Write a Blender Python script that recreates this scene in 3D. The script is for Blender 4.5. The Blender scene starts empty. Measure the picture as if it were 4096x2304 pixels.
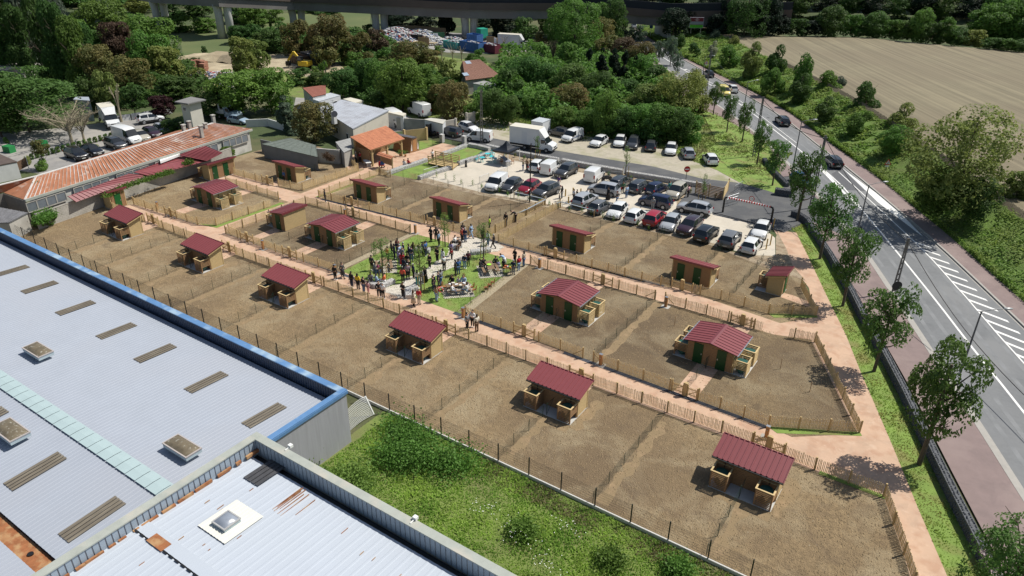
import bpy, bmesh, math, random
from mathutils import Vector, Matrix, noise
R = random.Random(7)
rad = math.radians
SC = bpy.context.scene
COL = SC.collection
# ------------------------------------------------------------------ camera (34 m up, looking down 27 degrees; X runs along the garden paths)
H, FPX, PITCH, ROLL, AL = 34.0, 2936.9, 0.47913, -0.01217, -0.58944
def _rz(v):
 c, s = math.cos(AL), math.sin(AL)
 return Vector((v[0]*c+v[1]*s, -v[0]*s+v[1]*c, v[2]))
_f = (0, math.cos(PITCH), -math.sin(PITCH)); _d = (0, -math.sin(PITCH), -math.cos(PITCH))
RGT = _rz((math.cos(ROLL), _d[1]*math.sin(ROLL), _d[2]*math.sin(ROLL)))
DWN = _rz((-math.sin(ROLL), _d[1]*math.cos(ROLL), _d[2]*math.cos(ROLL)))
FWD = _rz(_f)
cam = bpy.data.cameras.new('camera'); co = bpy.data.objects.new('camera', cam); COL.objects.link(co)
cam.sensor_width = 36; cam.lens = FPX/4096*36; cam.clip_end = 3000; cam.clip_start = .5
m = Matrix.Identity(4)
for i in range(3):
 m[i][0] = RGT[i]; m[i][1] = -DWN[i]; m[i][2] = -FWD[i]
m[2][3] = H
co.matrix_world = m; SC.camera = co
# ------------------------------------------------------------------ light
SUN_EL, SHADOW_AZ = 55.0, -127.4           # shadows fall towards this direction
sd = Vector((math.cos(rad(SHADOW_AZ))*math.cos(rad(SUN_EL)), math.sin(rad(SHADOW_AZ))*math.cos(rad(SUN_EL)), -math.sin(rad(SUN_EL))))
sun = bpy.data.lights.new('sun', 'SUN'); sun.energy = 4.6; sun.angle = rad(.53); sun.color = (1, .962, .885)
so = bpy.data.objects.new('sun', sun); COL.objects.link(so)
so.rotation_euler = sd.to_track_quat('-Z', 'Y').to_euler(); so.location = (0, 0, 80)
w = bpy.data.worlds.new('World'); SC.world = w; w.use_nodes = True
nt = w.node_tree; bg = nt.nodes['Background']; sky = nt.nodes.new('ShaderNodeTexSky')
sky.sky_type = 'NISHITA'; sky.sun_disc = False; sky.sun_elevation = rad(SUN_EL)
sky.sun_rotation = rad(90-(SHADOW_AZ+180)); sky.air_density = 1.2; sky.dust_density = 1.5
nt.links.new(sky.outputs[0], bg.inputs[0]); bg.inputs[1].default_value = .072
SC.view_settings.view_transform = 'Standard'; SC.view_settings.look = 'None'
SC.view_settings.exposure = .13; SC.view_settings.gamma = 1; SC.view_settings.use_curve_mapping = False
SC.cycles.max_bounces = 5; SC.cycles.diffuse_bounces = 2; SC.cycles.transparent_max_bounces = 6
# ------------------------------------------------------------------ survey: turns a sighting in one of the survey sheets into a ground point
SHEET = {'v': (0, 0, 1/1.59006), 'a': (1330, 880, 3.813), 'b': (1700, 860, 3.813), 'c': (1380, 480, 4.529), 'd': (1850, 520, 5.5725),
         'e': (3040, 960, 4.263), 'f': (0, 380, 1.8614), 'h': (1480, 100, 2.275), 'i': (2700, 60, 3.033)}
def px(k, x, y):
 if k in SHEET:
  a, b, s = SHEET[k]; return a+x/s, b+y/s
 return int(k[1])*1024+x/2.5156, int(k[0])*576+y/2.5156
def ray(k, x, y):
 X, Y = px(k, x, y)
 return RGT*((X-2048)/FPX)+DWN*((Y-1152)/FPX)+FWD
def at(k, x, y, z=0.0):
 d = ray(k, x, y); t = (z-H)/d.z
 return Vector((d.x*t, d.y*t, z))
def ztop(q, k, x, y):
 d = ray(k, x, y); t = (q.x*d.x+q.y*d.y)/(d.x**2+d.y**2)
 return H+t*d.z
def dist(q): return (Vector((q.x, q.y, q.z-H))).dot(FWD)
def sx(q):
 v = Vector((q[0], q[1], (q[2] if len(q) > 2 else 0)-H)); return v.dot(RGT)/v.dot(FWD)
# ------------------------------------------------------------------ materials
MATS = {}
def M(name, col, rough=.85, var=.12, sc=4., bump=0., bsc=20., metal=0., col2=None, sc2=None, w2=.5, rnd=0., trans=0., coat=0., obj=False, spec=.5, stretch=None, hue=0.):
 if name in MATS: return MATS[name]
 m = bpy.data.materials.new(name); m.use_nodes = True; n = m.node_tree.nodes; l = m.node_tree.links
 b = n['Principled BSDF']; b.inputs['Roughness'].default_value = rough; b.inputs['Metallic'].default_value = metal
 b.inputs['Specular IOR Level'].default_value = spec
 if coat: b.inputs['Coat Weight'].default_value = coat; b.inputs['Coat Roughness'].default_value = .05
 if obj: tc = n.new('ShaderNodeTexCoord').outputs['Object']
 else: tc = n.new('ShaderNodeNewGeometry').outputs['Position']
 if stretch:
  mp = n.new('ShaderNodeMapping'); mp.inputs['Scale'].default_value = stretch; l.new(tc, mp.inputs[0]); tc = mp.outputs[0]
 nz = n.new('ShaderNodeTexNoise'); nz.inputs['Scale'].default_value = sc; nz.inputs['Detail'].default_value = 5; nz.inputs['Roughness'].default_value = .62
 l.new(tc, nz.inputs['Vector'])
 mx = n.new('ShaderNodeMix'); mx.data_type = 'RGBA'; mx.inputs[6].default_value = (*[c*(1-var*2) for c in col], 1); mx.inputs[7].default_value = (*[min(1, c*(1+var*2)) for c in col], 1)
 l.new(nz.outputs[0], mx.inputs[0]); out = mx.outputs[2]
 if col2:
  n2 = n.new('ShaderNodeTexNoise'); n2.inputs['Scale'].default_value = sc2 or sc/4; n2.inputs['Detail'].default_value = 4; l.new(tc, n2.inputs['Vector'])
  mr = n.new('ShaderNodeMapRange'); mr.inputs[1].default_value = w2-.08; mr.inputs[2].default_value = w2+.08; l.new(n2.outputs[0], mr.inputs[0])
  m2 = n.new('ShaderNodeMix'); m2.data_type = 'RGBA'; m2.inputs[7].default_value = (*col2, 1); l.new(mr.outputs[0], m2.inputs[0]); l.new(out, m2.inputs[6]); out = m2.outputs[2]
 if rnd or hue:
  oi = n.new('ShaderNodeObjectInfo'); hs = n.new('ShaderNodeHueSaturation')
  a = n.new('ShaderNodeMapRange'); a.inputs[3].default_value = 1-rnd; a.inputs[4].default_value = 1+rnd; l.new(oi.outputs['Random'], a.inputs[0]); l.new(a.outputs[0], hs.inputs['Value'])
  if hue:
   a2 = n.new('ShaderNodeMath'); a2.operation = 'MULTIPLY_ADD'; a2.inputs[1].default_value = 7.3; a2.inputs[2].default_value = 0; l.new(oi.outputs['Random'], a2.inputs[0])
   a3 = n.new('ShaderNodeMath'); a3.operation = 'FRACT'; l.new(a2.outputs[0], a3.inputs[0])
   a4 = n.new('ShaderNodeMapRange'); a4.inputs[3].default_value = .5-hue; a4.inputs[4].default_value = .5+hue; l.new(a3.outputs[0], a4.inputs[0]); l.new(a4.outputs[0], hs.inputs['Hue'])
  l.new(out, hs.inputs['Color']); out = hs.outputs[0]
 l.new(out, b.inputs['Base Color'])
 if bump:
  nb = n.new('ShaderNodeTexNoise'); nb.inputs['Scale'].default_value = bsc; nb.inputs['Detail'].default_value = 6; nb.inputs['Roughness'].default_value = .7; l.new(tc, nb.inputs['Vector'])
  bp = n.new('ShaderNodeBump'); bp.inputs['Strength'].default_value = 1.; bp.inputs['Distance'].default_value = bump; l.new(nb.outputs[0], bp.inputs['Height']); l.new(bp.outputs[0], b.inputs['Normal'])
 if trans:
  tr = n.new('ShaderNodeBsdfTranslucent'); ms = n.new('ShaderNodeMixShader'); ms.inputs[0].default_value = trans; l.new(out, tr.inputs[0])
  l.new(b.outputs[0], ms.inputs[1]); l.new(tr.outputs[0], ms.inputs[2]); l.new(ms.outputs[0], n['Material Output'].inputs[0])
 MATS[name] = m; return m
# ------------------------------------------------------------------ mesh builder
class MB:
 def __init__(s): s.v = []; s.f = []; s.mi = []
 def face(s, pts, mi=0):
  n = len(s.v); s.v += [tuple(p) for p in pts]; s.f.append(tuple(range(n, n+len(pts)))); s.mi.append(mi); return s
 def box(s, x0, x1, y0, y1, z0, z1, mi=0, rz=0, o=(0, 0, 0)):
  n = len(s.v); c, q = math.cos(rz), math.sin(rz)
  for z in (z0, z1):
   for x, y in ((x0, y0), (x1, y0), (x1, y1), (x0, y1)): s.v.append((o[0]+x*c-y*q, o[1]+x*q+y*c, o[2]+z))
  for f in ((3, 2, 1, 0), (4, 5, 6, 7), (0, 1, 5, 4), (1, 2, 6, 5), (2, 3, 7, 6), (3, 0, 4, 7)): s.f.append(tuple(n+i for i in f)); s.mi.append(mi)
  return s
 def prism(s, poly, z0, z1, mi=0, bottom=False):
  n = len(s.v); k = len(poly)
  s.v += [(p[0], p[1], z0 if not callable(z0) else z0(p)) for p in poly]+[(p[0], p[1], z1 if not callable(z1) else z1(p)) for p in poly]
  for i in range(k): j = (i+1) % k; s.f.append((n+i, n+j, n+k+j, n+k+i)); s.mi.append(mi)
  s.f.append(tuple(n+k+i for i in range(k))); s.mi.append(mi)
  if bottom: s.f.append(tuple(n+k-1-i for i in range(k))); s.mi.append(mi)
  return s
 def bar(s, a, b, w, h=None, mi=0, up=(0, 0, 1)):
  a = Vector(a); b = Vector(b); d = (b-a); h = h or w
  if d.length < 1e-6: return s
  d.normalize(); u = Vector(up)
  if abs(d.dot(u)) > .95: u = Vector((1, 0, 0))
  r = d.cross(u).normalized()*w/2; u = r.cross(d).normalized()*h/2; n = len(s.v)
  for p in (a, b):
   for e, g in ((-1, -1), (1, -1), (1, 1), (-1, 1)): s.v.append(tuple(p+r*e+u*g))
  for f in ((0, 1, 2, 3), (7, 6, 5, 4), (0, 4, 5, 1), (1, 5, 6, 2), (2, 6, 7, 3), (3, 7, 4, 0)): s.f.append(tuple(n+i for i in f)); s.mi.append(mi)
  return s
 def tube(s, pts, rs, k=8, mi=0, cap=True):
  if not isinstance(rs, (list, tuple)): rs = [rs]*len(pts)
  n0 = len(s.v); pts = [Vector(p) for p in pts]
  for i, p in enumerate(pts):
   d = (pts[min(i+1, len(pts)-1)]-pts[max(i-1, 0)])
   d = d.normalized() if d.length > 1e-9 else Vector((0, 0, 1))
   u = Vector((1, 0, 0)) if abs(d.x) < .8 else Vector((0, 1, 0))
   r = d.cross(u).normalized(); q = d.cross(r)
   for j in range(k):
    a = 2*math.pi*j/k; s.v.append(tuple(p+(r*math.cos(a)+q*math.sin(a))*rs[i]))
  for i in range(len(pts)-1):
   for j in range(k):
    a = n0+i*k+j; b = n0+i*k+(j+1) % k; s.f.append((a, b, b+k, a+k)); s.mi.append(mi)
  if cap:
   s.f.append(tuple(n0+k-1-j for j in range(k))); s.f.append(tuple(n0+(len(pts)-1)*k+j for j in range(k))); s.mi += [mi, mi]
  return s
 def cyl(s, c, r, z0, z1, k=12, mi=0, r2=None): return s.tube([(c[0], c[1], z0), (c[0], c[1], z1)], [r, r if r2 is None else r2], k, mi)
 def blob(s, c, rx, ry, rz, mi=0, seed=0, amp=.15, n=8, mm=5):
  n0 = len(s.v)
  for i in range(mm+1):
   t = math.pi*i/mm
   for j in range(n):
    a = 2*math.pi*j/n; d = Vector((math.sin(t)*math.cos(a), math.sin(t)*math.sin(a), math.cos(t)))
    q = 1+amp*noise.noise(d*1.7+Vector((seed*3.1, seed*1.3, 0)))*2
    s.v.append((c[0]+d.x*rx*q, c[1]+d.y*ry*q, c[2]+d.z*rz*q))
  for i in range(mm):
   for j in range(n):
    a = n0+i*n+j; b = n0+i*n+(j+1) % n; s.f.append((a, a+n, b+n, b)); s.mi.append(mi)
  return s
 def mesh(s, name, mats, smooth=False):
  me = bpy.data.meshes.new(name); me.from_pydata(s.v, [], s.f)
  if not isinstance(mats, (list, tuple)): mats = [mats]
  for q in mats: me.materials.append(q)
  if len(mats) > 1: me.polygons.foreach_set('material_index', s.mi)
  if smooth: me.polygons.foreach_set('use_smooth', [True]*len(s.f))
  me.update(); return me
 def build(s, name, mats, parent=None, smooth=False, **kw):
  if parent is not None and parent.type == 'EMPTY' and kw.pop('world', False):
   iv = parent.matrix_basis.inverted(); s.v = [tuple(iv @ Vector(p)) for p in s.v]
  kw.pop('world', None)
  o = bpy.data.objects.new(name, s.mesh(name, mats, smooth)); COL.objects.link(o)
  if parent is not None: o.parent = parent
  for k, v in kw.items(): o[k] = v
  return o
def tag(o, label=None, cat=None, group=None, kind=None):
 if label: o['label'] = label
 if cat: o['category'] = cat
 if group: o['group'] = group
 if kind: o['kind'] = kind
 return o
def empty(name, loc=(0, 0, 0), rz=0, label=None, cat=None, group=None):
 o = bpy.data.objects.new(name, None); COL.objects.link(o); o.empty_display_size = .2
 o.matrix_basis = Matrix.Translation(Vector(loc) if len(loc) == 3 else Vector((loc[0], loc[1], 0))) @ Matrix.Rotation(rz, 4, 'Z')
 return tag(o, label, cat, group)
KIDS = {}
def copy_tree(o, loc=None, rz=None, parent=None, kids=None, scale=None):
 if kids is None:
  kids = KIDS.get(o.name)
  if kids is None:
   kids = {}
   def walk(q):
    kids[q.name] = list(q.children)
    for c in q.children: walk(c)
   walk(o); KIDS[o.name] = kids
 c = o.copy(); COL.objects.link(c)
 if parent is not None: c.parent = parent
 if loc is not None:
  mm = Matrix.Translation(Vector(loc) if len(loc) == 3 else Vector((loc[0], loc[1], 0))) @ Matrix.Rotation(rz or 0, 4, 'Z')
  if scale: mm = mm @ Matrix.Diagonal((*scale, 1))
  c.matrix_basis = mm
 for ch in kids.get(o.name, []): copy_tree(ch, parent=c, kids=kids)
 return c
PROTOS = []
def retire(): # prototypes that were only copied from leave the scene
 for o in PROTOS:
  def rm(q):
   for c in list(q.children): rm(c)
   bpy.data.objects.remove(q)
  rm(o)
NUMW = ['', 'first', 'second', 'third', 'fourth', 'fifth', 'sixth', 'seventh', 'eighth', 'ninth', 'tenth', 'eleventh', 'twelfth', 'thirteenth', 'fourteenth', 'fifteenth', 'sixteenth', 'seventeenth', 'eighteenth', 'nineteenth', 'twentieth']
def ordn(i):
 if i <= 20: return NUMW[i]
 t = {2: 'twenty', 3: 'thirty', 4: 'forty', 5: 'fifty', 6: 'sixty', 7: 'seventy', 8: 'eighty', 9: 'ninety'}[i//10] if i < 100 else 'hundred'
 return (t+'-'+NUMW[i % 10]) if i % 10 else t+'th'
POOL = []   # (object, base phrase, order key): alike things get their place in the row added to the label
def pool(o, phrase, key=None):
 POOL.append((o, phrase, sx(o.matrix_basis.translation) if key is None else key)); return o
def settle_labels():
 d = {}
 for t in POOL: d.setdefault(t[1], []).append(t)
 for ph, L in d.items():
  L.sort(key=lambda t: t[2])
  for i, t in enumerate(L):
   if len(L) == 1: t[0]['label'] = ph
   elif i == 0: t[0]['label'] = ph+', leftmost'
   elif i == len(L)-1: t[0]['label'] = ph+', rightmost'
   elif i < len(L)/2: t[0]['label'] = ph+', '+ordn(i+1)+' from left'
   else: t[0]['label'] = ph+', '+ordn(len(L)-i)+' from right'
# ------------------------------------------------------------------ surface colours
soil = M('soil', (.262, .186, .10), .95, .34, 2.6, bump=.11, bsc=7, col2=(.19, .133, .075), sc2=.07, w2=.52)
def soil_extra():   # clods: a second, finer relief and pale stones
 n = soil.node_tree.nodes; l = soil.node_tree.links; b = n['Principled BSDF']
 geo = n.new('ShaderNodeNewGeometry'); vo = n.new('ShaderNodeTexVoronoi'); vo.inputs['Scale'].default_value = 13; l.new(geo.outputs['Position'], vo.inputs['Vector'])
 bp = [x for x in n if x.type == 'BUMP'][0]
 b2 = n.new('ShaderNodeBump'); b2.inputs['Distance'].default_value = .03; b2.inputs['Strength'].default_value = 1; b2.invert = True
 l.new(vo.outputs['Distance'], b2.inputs['Height']); l.new(bp.outputs[0], b2.inputs['Normal']); l.new(b2.outputs[0], b.inputs['Normal'])
 v2 = n.new('ShaderNodeTexVoronoi'); v2.inputs['Scale'].default_value = 1.7; l.new(geo.outputs['Position'], v2.inputs['Vector'])
 lt = n.new('ShaderNodeMath'); lt.operation = 'LESS_THAN'; lt.inputs[1].default_value = .06; l.new(v2.outputs['Distance'], lt.inputs[0])
 mx = n.new('ShaderNodeMix'); mx.data_type = 'RGBA'; mx.inputs[7].default_value = (.42, .36, .27, 1); l.new(lt.outputs[0], mx.inputs[0])
 src = b.inputs['Base Color'].links[0].from_socket; l.new(src, mx.inputs[6]); l.new(mx.outputs[2], b.inputs['Base Color'])
soil_extra()
def patches(m_, col, sc, lo, hi, amt): # broad drier or worn patches with soft edges
 n = m_.node_tree.nodes; l = m_.node_tree.links; b = n['Principled BSDF']; g_ = n.new('ShaderNodeNewGeometry'); z = n.new('ShaderNodeTexNoise'); z.inputs['Scale'].default_value = sc; z.inputs['Detail'].default_value = 7; z.inputs['Roughness'].default_value = .65; z.inputs['Distortion'].default_value = .6
 l.new(g_.outputs['Position'], z.inputs['Vector']); r_ = n.new('ShaderNodeMapRange'); r_.inputs[1].default_value = lo; r_.inputs[2].default_value = hi; r_.inputs[4].default_value = amt; l.new(z.outputs[0], r_.inputs[0]); x = n.new('ShaderNodeMix'); x.data_type = 'RGBA'; x.inputs[7].default_value = (*col, 1); l.new(r_.outputs[0], x.inputs[0]); l.new(b.inputs['Base Color'].links[0].from_socket, x.inputs[6]); l.new(x.outputs[2], b.inputs['Base Color'])
patches(soil, (.36, .285, .175), .22, .46, .64, .75); patches(soil, (.13, .09, .055), .5, .52, .7, .6)
pink = M('pink_paving', (.53, .36, .25), .9, .09, .7, bump=.003, bsc=60, col2=(.46, .285, .19), sc2=.9, w2=.56)
patches(pink, (.36, .26, .19), .5, .5, .72, .55); patches(pink, (.62, .46, .34), 1.6, .56, .7, .5)
soil2 = soil.copy(); soil2.name = 'fresh_dug_soil'; n = soil2.node_tree.nodes; l = soil2.node_tree.links; b = n['Principled BSDF']; h_ = n.new('ShaderNodeHueSaturation'); h_.inputs['Value'].default_value = .8; l.new(b.inputs['Base Color'].links[0].from_socket, h_.inputs['Color']); l.new(h_.outputs[0], b.inputs['Base Color'])
cream = M('cream_concrete', (.56, .50, .41), .9, .06, .5, bump=.004, bsc=50, col2=(.49, .44, .355), sc2=.25, w2=.55)
asphalt = M('asphalt', (.175, .18, .185), .9, .1, 2.5, bump=.004, bsc=60, col2=(.205, .208, .21), sc2=.12, w2=.52)
def wheel_tracks():    # tyre-worn lighter bands along the lanes
 pass
patches(cream, (.40, .37, .31), .35, .5, .72, .5); patches(cream, (.66, .61, .52), .8, .56, .7, .4); patches(asphalt, (.12, .125, .13), .3, .52, .7, .5)
asphalt_new = M('dark_asphalt', (.085, .087, .092), .9, .14, 2.2, bump=.005, bsc=60, col2=(.115, .115, .115), sc2=.35, w2=.52)
side = M('red_asphalt', (.235, .175, .165), .92, .08, 1.5, bump=.004, bsc=60, col2=(.27, .205, .19), sc2=.3, w2=.55)
patches(side, (.17, .13, .125), .4, .5, .7, .6)
kerbm = M('kerb_concrete', (.36, .34, .31), .85, .1, 2)
white = M('road_paint', (.78, .77, .74), .6, .05, 6, col2=(.6, .59, .57), sc2=3, w2=.66)
grass = M('grass_ground', (.16, .21, .05), .95, .3, .7, bump=.05, bsc=14, col2=(.16, .165, .06), sc2=.35, w2=.58)
lawn = M('lawn', (.175, .26, .05), .9, .28, .9, bump=.03, bsc=25, col2=(.20, .205, .06), sc2=.5, w2=.58)
scrub = M('scrub_ground', (.06, .085, .028), .95, .35, .4, bump=.1, bsc=6, col2=(.11, .11, .05), sc2=.12, w2=.55)
gravel = M('pale_gravel_ground', (.40, .36, .28), .95, .16, 1.3, bump=.02, bsc=30, col2=(.28, .27, .16), sc2=.3, w2=.57)
mulch = M('mulch', (.27, .20, .13), .95, .4, 3.5, bump=.06, bsc=16, col2=(.36, .29, .20), sc2=1.3, w2=.5)
field_m = M('ploughed_field', (.205, .175, .11), .95, .09, .25, bump=.03, bsc=7, col2=(.192, .16, .102), sc2=.05, w2=.5)
sand = M('sand_ground', (.44, .37, .25), .95, .2, .5, bump=.1, bsc=3, col2=(.33, .27, .18), sc2=.2)
slate = M('dark_slate_chips', (.05, .055, .07), .8, .6, 14, bump=.05, bsc=22)
town = M('old_yard_asphalt', (.26, .25, .24), .95, .14, .8, bump=.01, bsc=30, col2=(.33, .31, .28), sc2=.2)
concrete = M('concrete', (.42, .40, .36), .9, .14, 1.2, bump=.01, bsc=12, col2=(.34, .32, .29), sc2=.5, w2=.56)
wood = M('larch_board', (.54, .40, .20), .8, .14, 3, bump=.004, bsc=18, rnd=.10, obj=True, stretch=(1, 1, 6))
wood_d = M('larch_board_brown_shaded', (.30, .175, .085), .8, .16, 3, bump=.004, bsc=18, rnd=.10, obj=True, stretch=(1, 1, 6))  # brown timber; on shed walls and crates the shade is put into this colour
picketm = M('chestnut_paling', (.70, .50, .265), .85, .28, 7)
postm = M('round_timber_post', (.48, .35, .17), .85, .2, 5)
maroon = M('maroon_sheet', (.215, .056, .062), .45, .05, 2, spec=.4, rnd=.06)
maroon_f = M('maroon_flashing', (.18, .04, .047), .4, .05, 2)
green_door = M('green_door_paint', (.005, .10, .022), .45, .05, 3, spec=.4)
green_d = M('dark_green_door_paint', (.004, .055, .014), .45, .05, 3, spec=.4)
tank_m = M('green_tank_plastic', (.03, .105, .085), .35, .06, 3)
black = M('black_plastic', (.012, .012, .013), .5, .1, 3)
steel = M('galvanised_steel', (.5, .52, .54), .35, .1, 4, metal=.8)
greenp = M('green_coated_steel', (.008, .035, .022), .5, .1, 3)
blackp = M('black_coated_steel', (.01, .012, .014), .5, .1, 3)
whitep = M('white_paint', (.78, .78, .76), .55, .05, 2)
STR = dict(kind='structure')
def sheet(name, pts, z, mat, **kw):
 return MB().face([(p[0], p[1], z) for p in pts]).build(name, mat, **(STR | kw))
def offs(pl, d):
 out = []
 for i, p in enumerate(pl):
  a = Vector(pl[max(i-1, 0)][:2]); b = Vector(pl[min(i+1, len(pl)-1)][:2]); t = (b-a).normalized(); out.append((p[0]-t.y*d, p[1]+t.x*d))
 return out
def resample(pl, step):
 out = [Vector(pl[0][:2])];
 for i in range(len(pl)-1):
  a = Vector(pl[i][:2]); b = Vector(pl[i+1][:2]); n = max(1, round((b-a).length/step))
  out += [a.lerp(b, (j+1)/n) for j in range(n)]
 return out
def strip_mb(mb, pl, d0, d1, z, mi=0):
 a = offs(pl, d0); b = offs(pl, d1)
 for i in range(len(pl)-1): mb.face([(*a[i], z), (*b[i], z), (*b[i+1], z), (*a[i+1], z)][::1 if d1 < d0 else -1], mi)
 return mb
def strip(name, pl, d0, d1, z, mat, **kw): return strip_mb(MB(), pl, d0, d1, z).build(name, mat, **(STR | kw))
def smoothpl(pl, n=3):
 out = []; P = [Vector(p[:2]) for p in pl]
 for i in range(len(P)-1):
  p0 = P[max(i-1, 0)]; p1 = P[i]; p2 = P[i+1]; p3 = P[min(i+2, len(P)-1)]
  for j in range(n):
   t = j/n; out.append(.5*((2*p1)+(p2-p0)*t+(2*p0-5*p1+4*p2-p3)*t*t+(3*p1-p0-3*p2+p3)*t**3))
 out.append(P[-1]); return out
# ------------------------------------------------------------------ the ground and the big sheets on it
g = MB()
n = 26
for i in range(n):
 for j in range(n):
  x0, x1 = -700+1300*i/n, -700+1300*(i+1)/n; y0, y1 = -150+1300*j/n, -150+1300*(j+1)/n
  g.face([(x0, y0, -.01), (x1, y0, -.01), (x1, y1, -.01), (x0, y1, -.01)])
g.build('ground', scrub, **STR)
sheet('grass_field', [(-140, 98), (-60, 96), (-24, 97), (-30, 122), (-60, 150), (-150, 150)], -.004, grass)
sheet('garden_soil', [(-94.5, 32.3), (14, 32.3), (6, 36), (2.2, 39.3), (.3, 43.9), (-9.6, 66.5), (-13.6, 74.5), (-17, 76.1), (-22.5, 76), (-43, 76.5), (-70, 73.5), (-94.5, 78)], .004, soil)
sheet('wild_meadow', [(-33, 32.2), (30, 32.2), (30, 5), (-33, 5)], 0, grass)
RK = smoothpl([(-104, 223), (-90, 205), (-74.2, 187), (-38, 145.2), (-24.4, 125.8), (-14.3, 110.8), (-3.4, 93.4), (3.5, 81.3), (13, 64), (28, 37)])
RS = smoothpl([(-106, 228), (-92, 209), (-76, 190), (-40.3, 152.2), (-22.8, 127.6), (-12.6, 112.8), (-5.9, 101.9), (-1.1, 94.1), (4.8, 83.6), (15, 66), (32, 38)])
CL = smoothpl([(-98, 210), (-84, 192), (-66.9, 172), (-47.2, 149.8), (-20.1, 112.6), (-12, 98.4), (-2, 78.8), (3, 68.5), (7.3, 59.9), (17, 40)])
LK = smoothpl([(-92, 197), (-76, 177), (-60, 157), (-44.9, 138.7), (-35.2, 126.5), (-22.5, 107.5), (-10.6, 86.9), (-5.3, 76.3), (.7, 63.6), (4.6, 55.3), (7.8, 48.3), (14, 35)])
GI = [(-16.2, 89.2), (-11.4, 80.1), (-7.6, 72.2), (-6, 68.6), (-3, 62.3), (-.4, 56.6), (1.6, 51.8), (4.2, 45.8), (8.3, 36.8), (11, 31)]       # gabion wall, garden side
def between(name, A, B, z, mat, **kw):
 return MB().face([(*p[:2], z) for p in A]+[(*p[:2], z) for p in reversed(B)]).build(name, mat, **(STR | kw))
between('road', LK, RK, .0, asphalt)
SWI = smoothpl([(-96, 192), (-78, 172), (-62, 152), (-47.5, 134.5), (-38, 122.5), (-27.8, 109.5), (-22.6, 100.5), (-16.4, 90.6), (-10.9, 80.3), (-7.1, 72.4), (-5.4, 68.6), (-2.4, 62.4), (.2, 56.8), (2.2, 52), (4.9, 45.9), (9, 36.8), (11.5, 31)], 2)
between('sidewalk_near', SWI, LK, .11, side)
between('sidewalk_far', RK, RS, .11, side)
def along0(pl, s):
 for i in range(len(pl)-1):
  a, c = Vector(pl[i][:2]), Vector(pl[i+1][:2]); L = (c-a).length
  if s < L: return a+(c-a)*s/L, (c-a)/L
  s -= L
 return None, None
def kerb(name, pl, d0, d1, z0, z1):
 mb = MB(); a = offs(pl, d0); b = offs(pl, d1)
 for i in range(len(pl)-1):
  A0, A1, B0, B1 = a[i], a[i+1], b[i], b[i+1]
  mb.face([(*A0, z1), (*A1, z1), (*B1, z1), (*B0, z1)]); mb.face([(*A0, z0), (*A1, z0), (*A1, z1), (*A0, z1)]); mb.face([(*B1, z0), (*B0, z0), (*B0, z1), (*B1, z1)])
 return mb.build(name, kerbm, **STR)
kerb('kerb_near', LK, -.02, .3, -.01, .125)
kerb('kerb_far', RK, .02, -.2, -.01, .135)
strip('gutter_far', RK, -.42, -.21, .004, kerbm)
strip('gutter_near', LK, .31, .62, .004, kerbm)
worn = M('worn_lane', (.215, .22, .225), .85, .12, 1.2, bump=.003, bsc=60, col2=(.18, .185, .19), sc2=.5, w2=.5); wt = MB()
for o_ in (-1.2, -2.6): strip_mb(wt, CL, o_, o_-.38, .0035)
for o_ in (1.2, 2.7): strip_mb(wt, CL, o_, o_+.38, .0035)
wt.build('worn_lane_tracks', worn, **STR)
dk = M('tar_patch', (.07, .072, .078), .85, .1, 3)
tb_ = MB()
for i in range(14):
 p, t = along0(CL, 22+i*9.3+R.uniform(-3, 3))
 if p is None: break
 n_ = Vector((-t.y, t.x)); c = p+n_*R.choice((-3.1, -1.8, 2.2, 3.2)); q = [c]
 for j in range(7): q.append(q[-1]+t*R.uniform(.3, .8)+n_*R.uniform(-.18, .18))
 strip_mb(tb_, q, -.025, .025, .0045)
tb_.build('tar_lines', dk, **STR)
mh = MB()
for s_, o_ in ((30, -2), (52, 1.6), (74, -2.4), (95, 1.8), (112, -1.9)):
 p, t = along0(CL, s_)
 if p: n_ = Vector((-t.y, t.x)); c = p+n_*o_; mh.face([(c.x+.32*math.cos(a*.5236), c.y+.32*math.sin(a*.5236), .0095) for a in range(12)])
mh.build('manhole_covers', dk, **STR)
# painted markings
mk = MB(); strip_mb(mk, CL, -.10, .10, .008)
W2 = smoothpl([(-18, 112.7), (-4.7, 90.9), (.6, 80.8), (1.7, 78.7), (7, 68), (16, 52)])
strip_mb(mk, W2[:], -.07, .07, .008)
# hatched island between the second line and the far kerb, and between the centre pair
along = along0
for i in range(26):
 p, t = along(W2[3:], 2.02*i)
 if p is None: break
 q = p+Vector((1.8+.11*i, -.55-.05*i)); w_ = t*.24; mk.face([(*(p-w_), .0085), (*(q-w_), .0085), (*(q+w_), .0085), (*(p+w_), .0085)])
far2 = offs(CL, .95); strip_mb(mk, far2[6:12], -.06, .06, .008)
for i in range(11):
 p, t = along(CL[6:], 1+3.5*i)
 if p is None or p.y < 118: break
 n_ = Vector((-t.y, t.x)); mk.face([(*(p+n_*.2-t*.35), .0085), (*(p+n_*.2+t*.35), .0085), (*(p+n_*.8+t*.35), .0085), (*(p+n_*.8-t*.35), .0085)])
for P_ in ([(530, 262), (580, 268), (760, 470), (935, 640), (915, 640), (720, 460)], [(742, 238), (795, 280), (985, 420), (1230, 590), (1560, 930), (1520, 905), (1110, 590), (985, 470)], [(300, 60), (350, 100), (540, 262), (500, 255)]):
 Q_ = [at('13', *q) for q in P_]; mk.face([(q.x, q.y, .0083) for q in Q_])
mk.build('road_markings', white, **STR)
patch_m = M('asphalt_patch', (.105, .107, .115), .9, .1, 3, bump=.004, bsc=60)
sheet('asphalt_repair', [at('13', 640, 300), at('13', 740, 240), at('13', 980, 475), at('13', 770, 460)], .004, patch_m)
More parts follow.
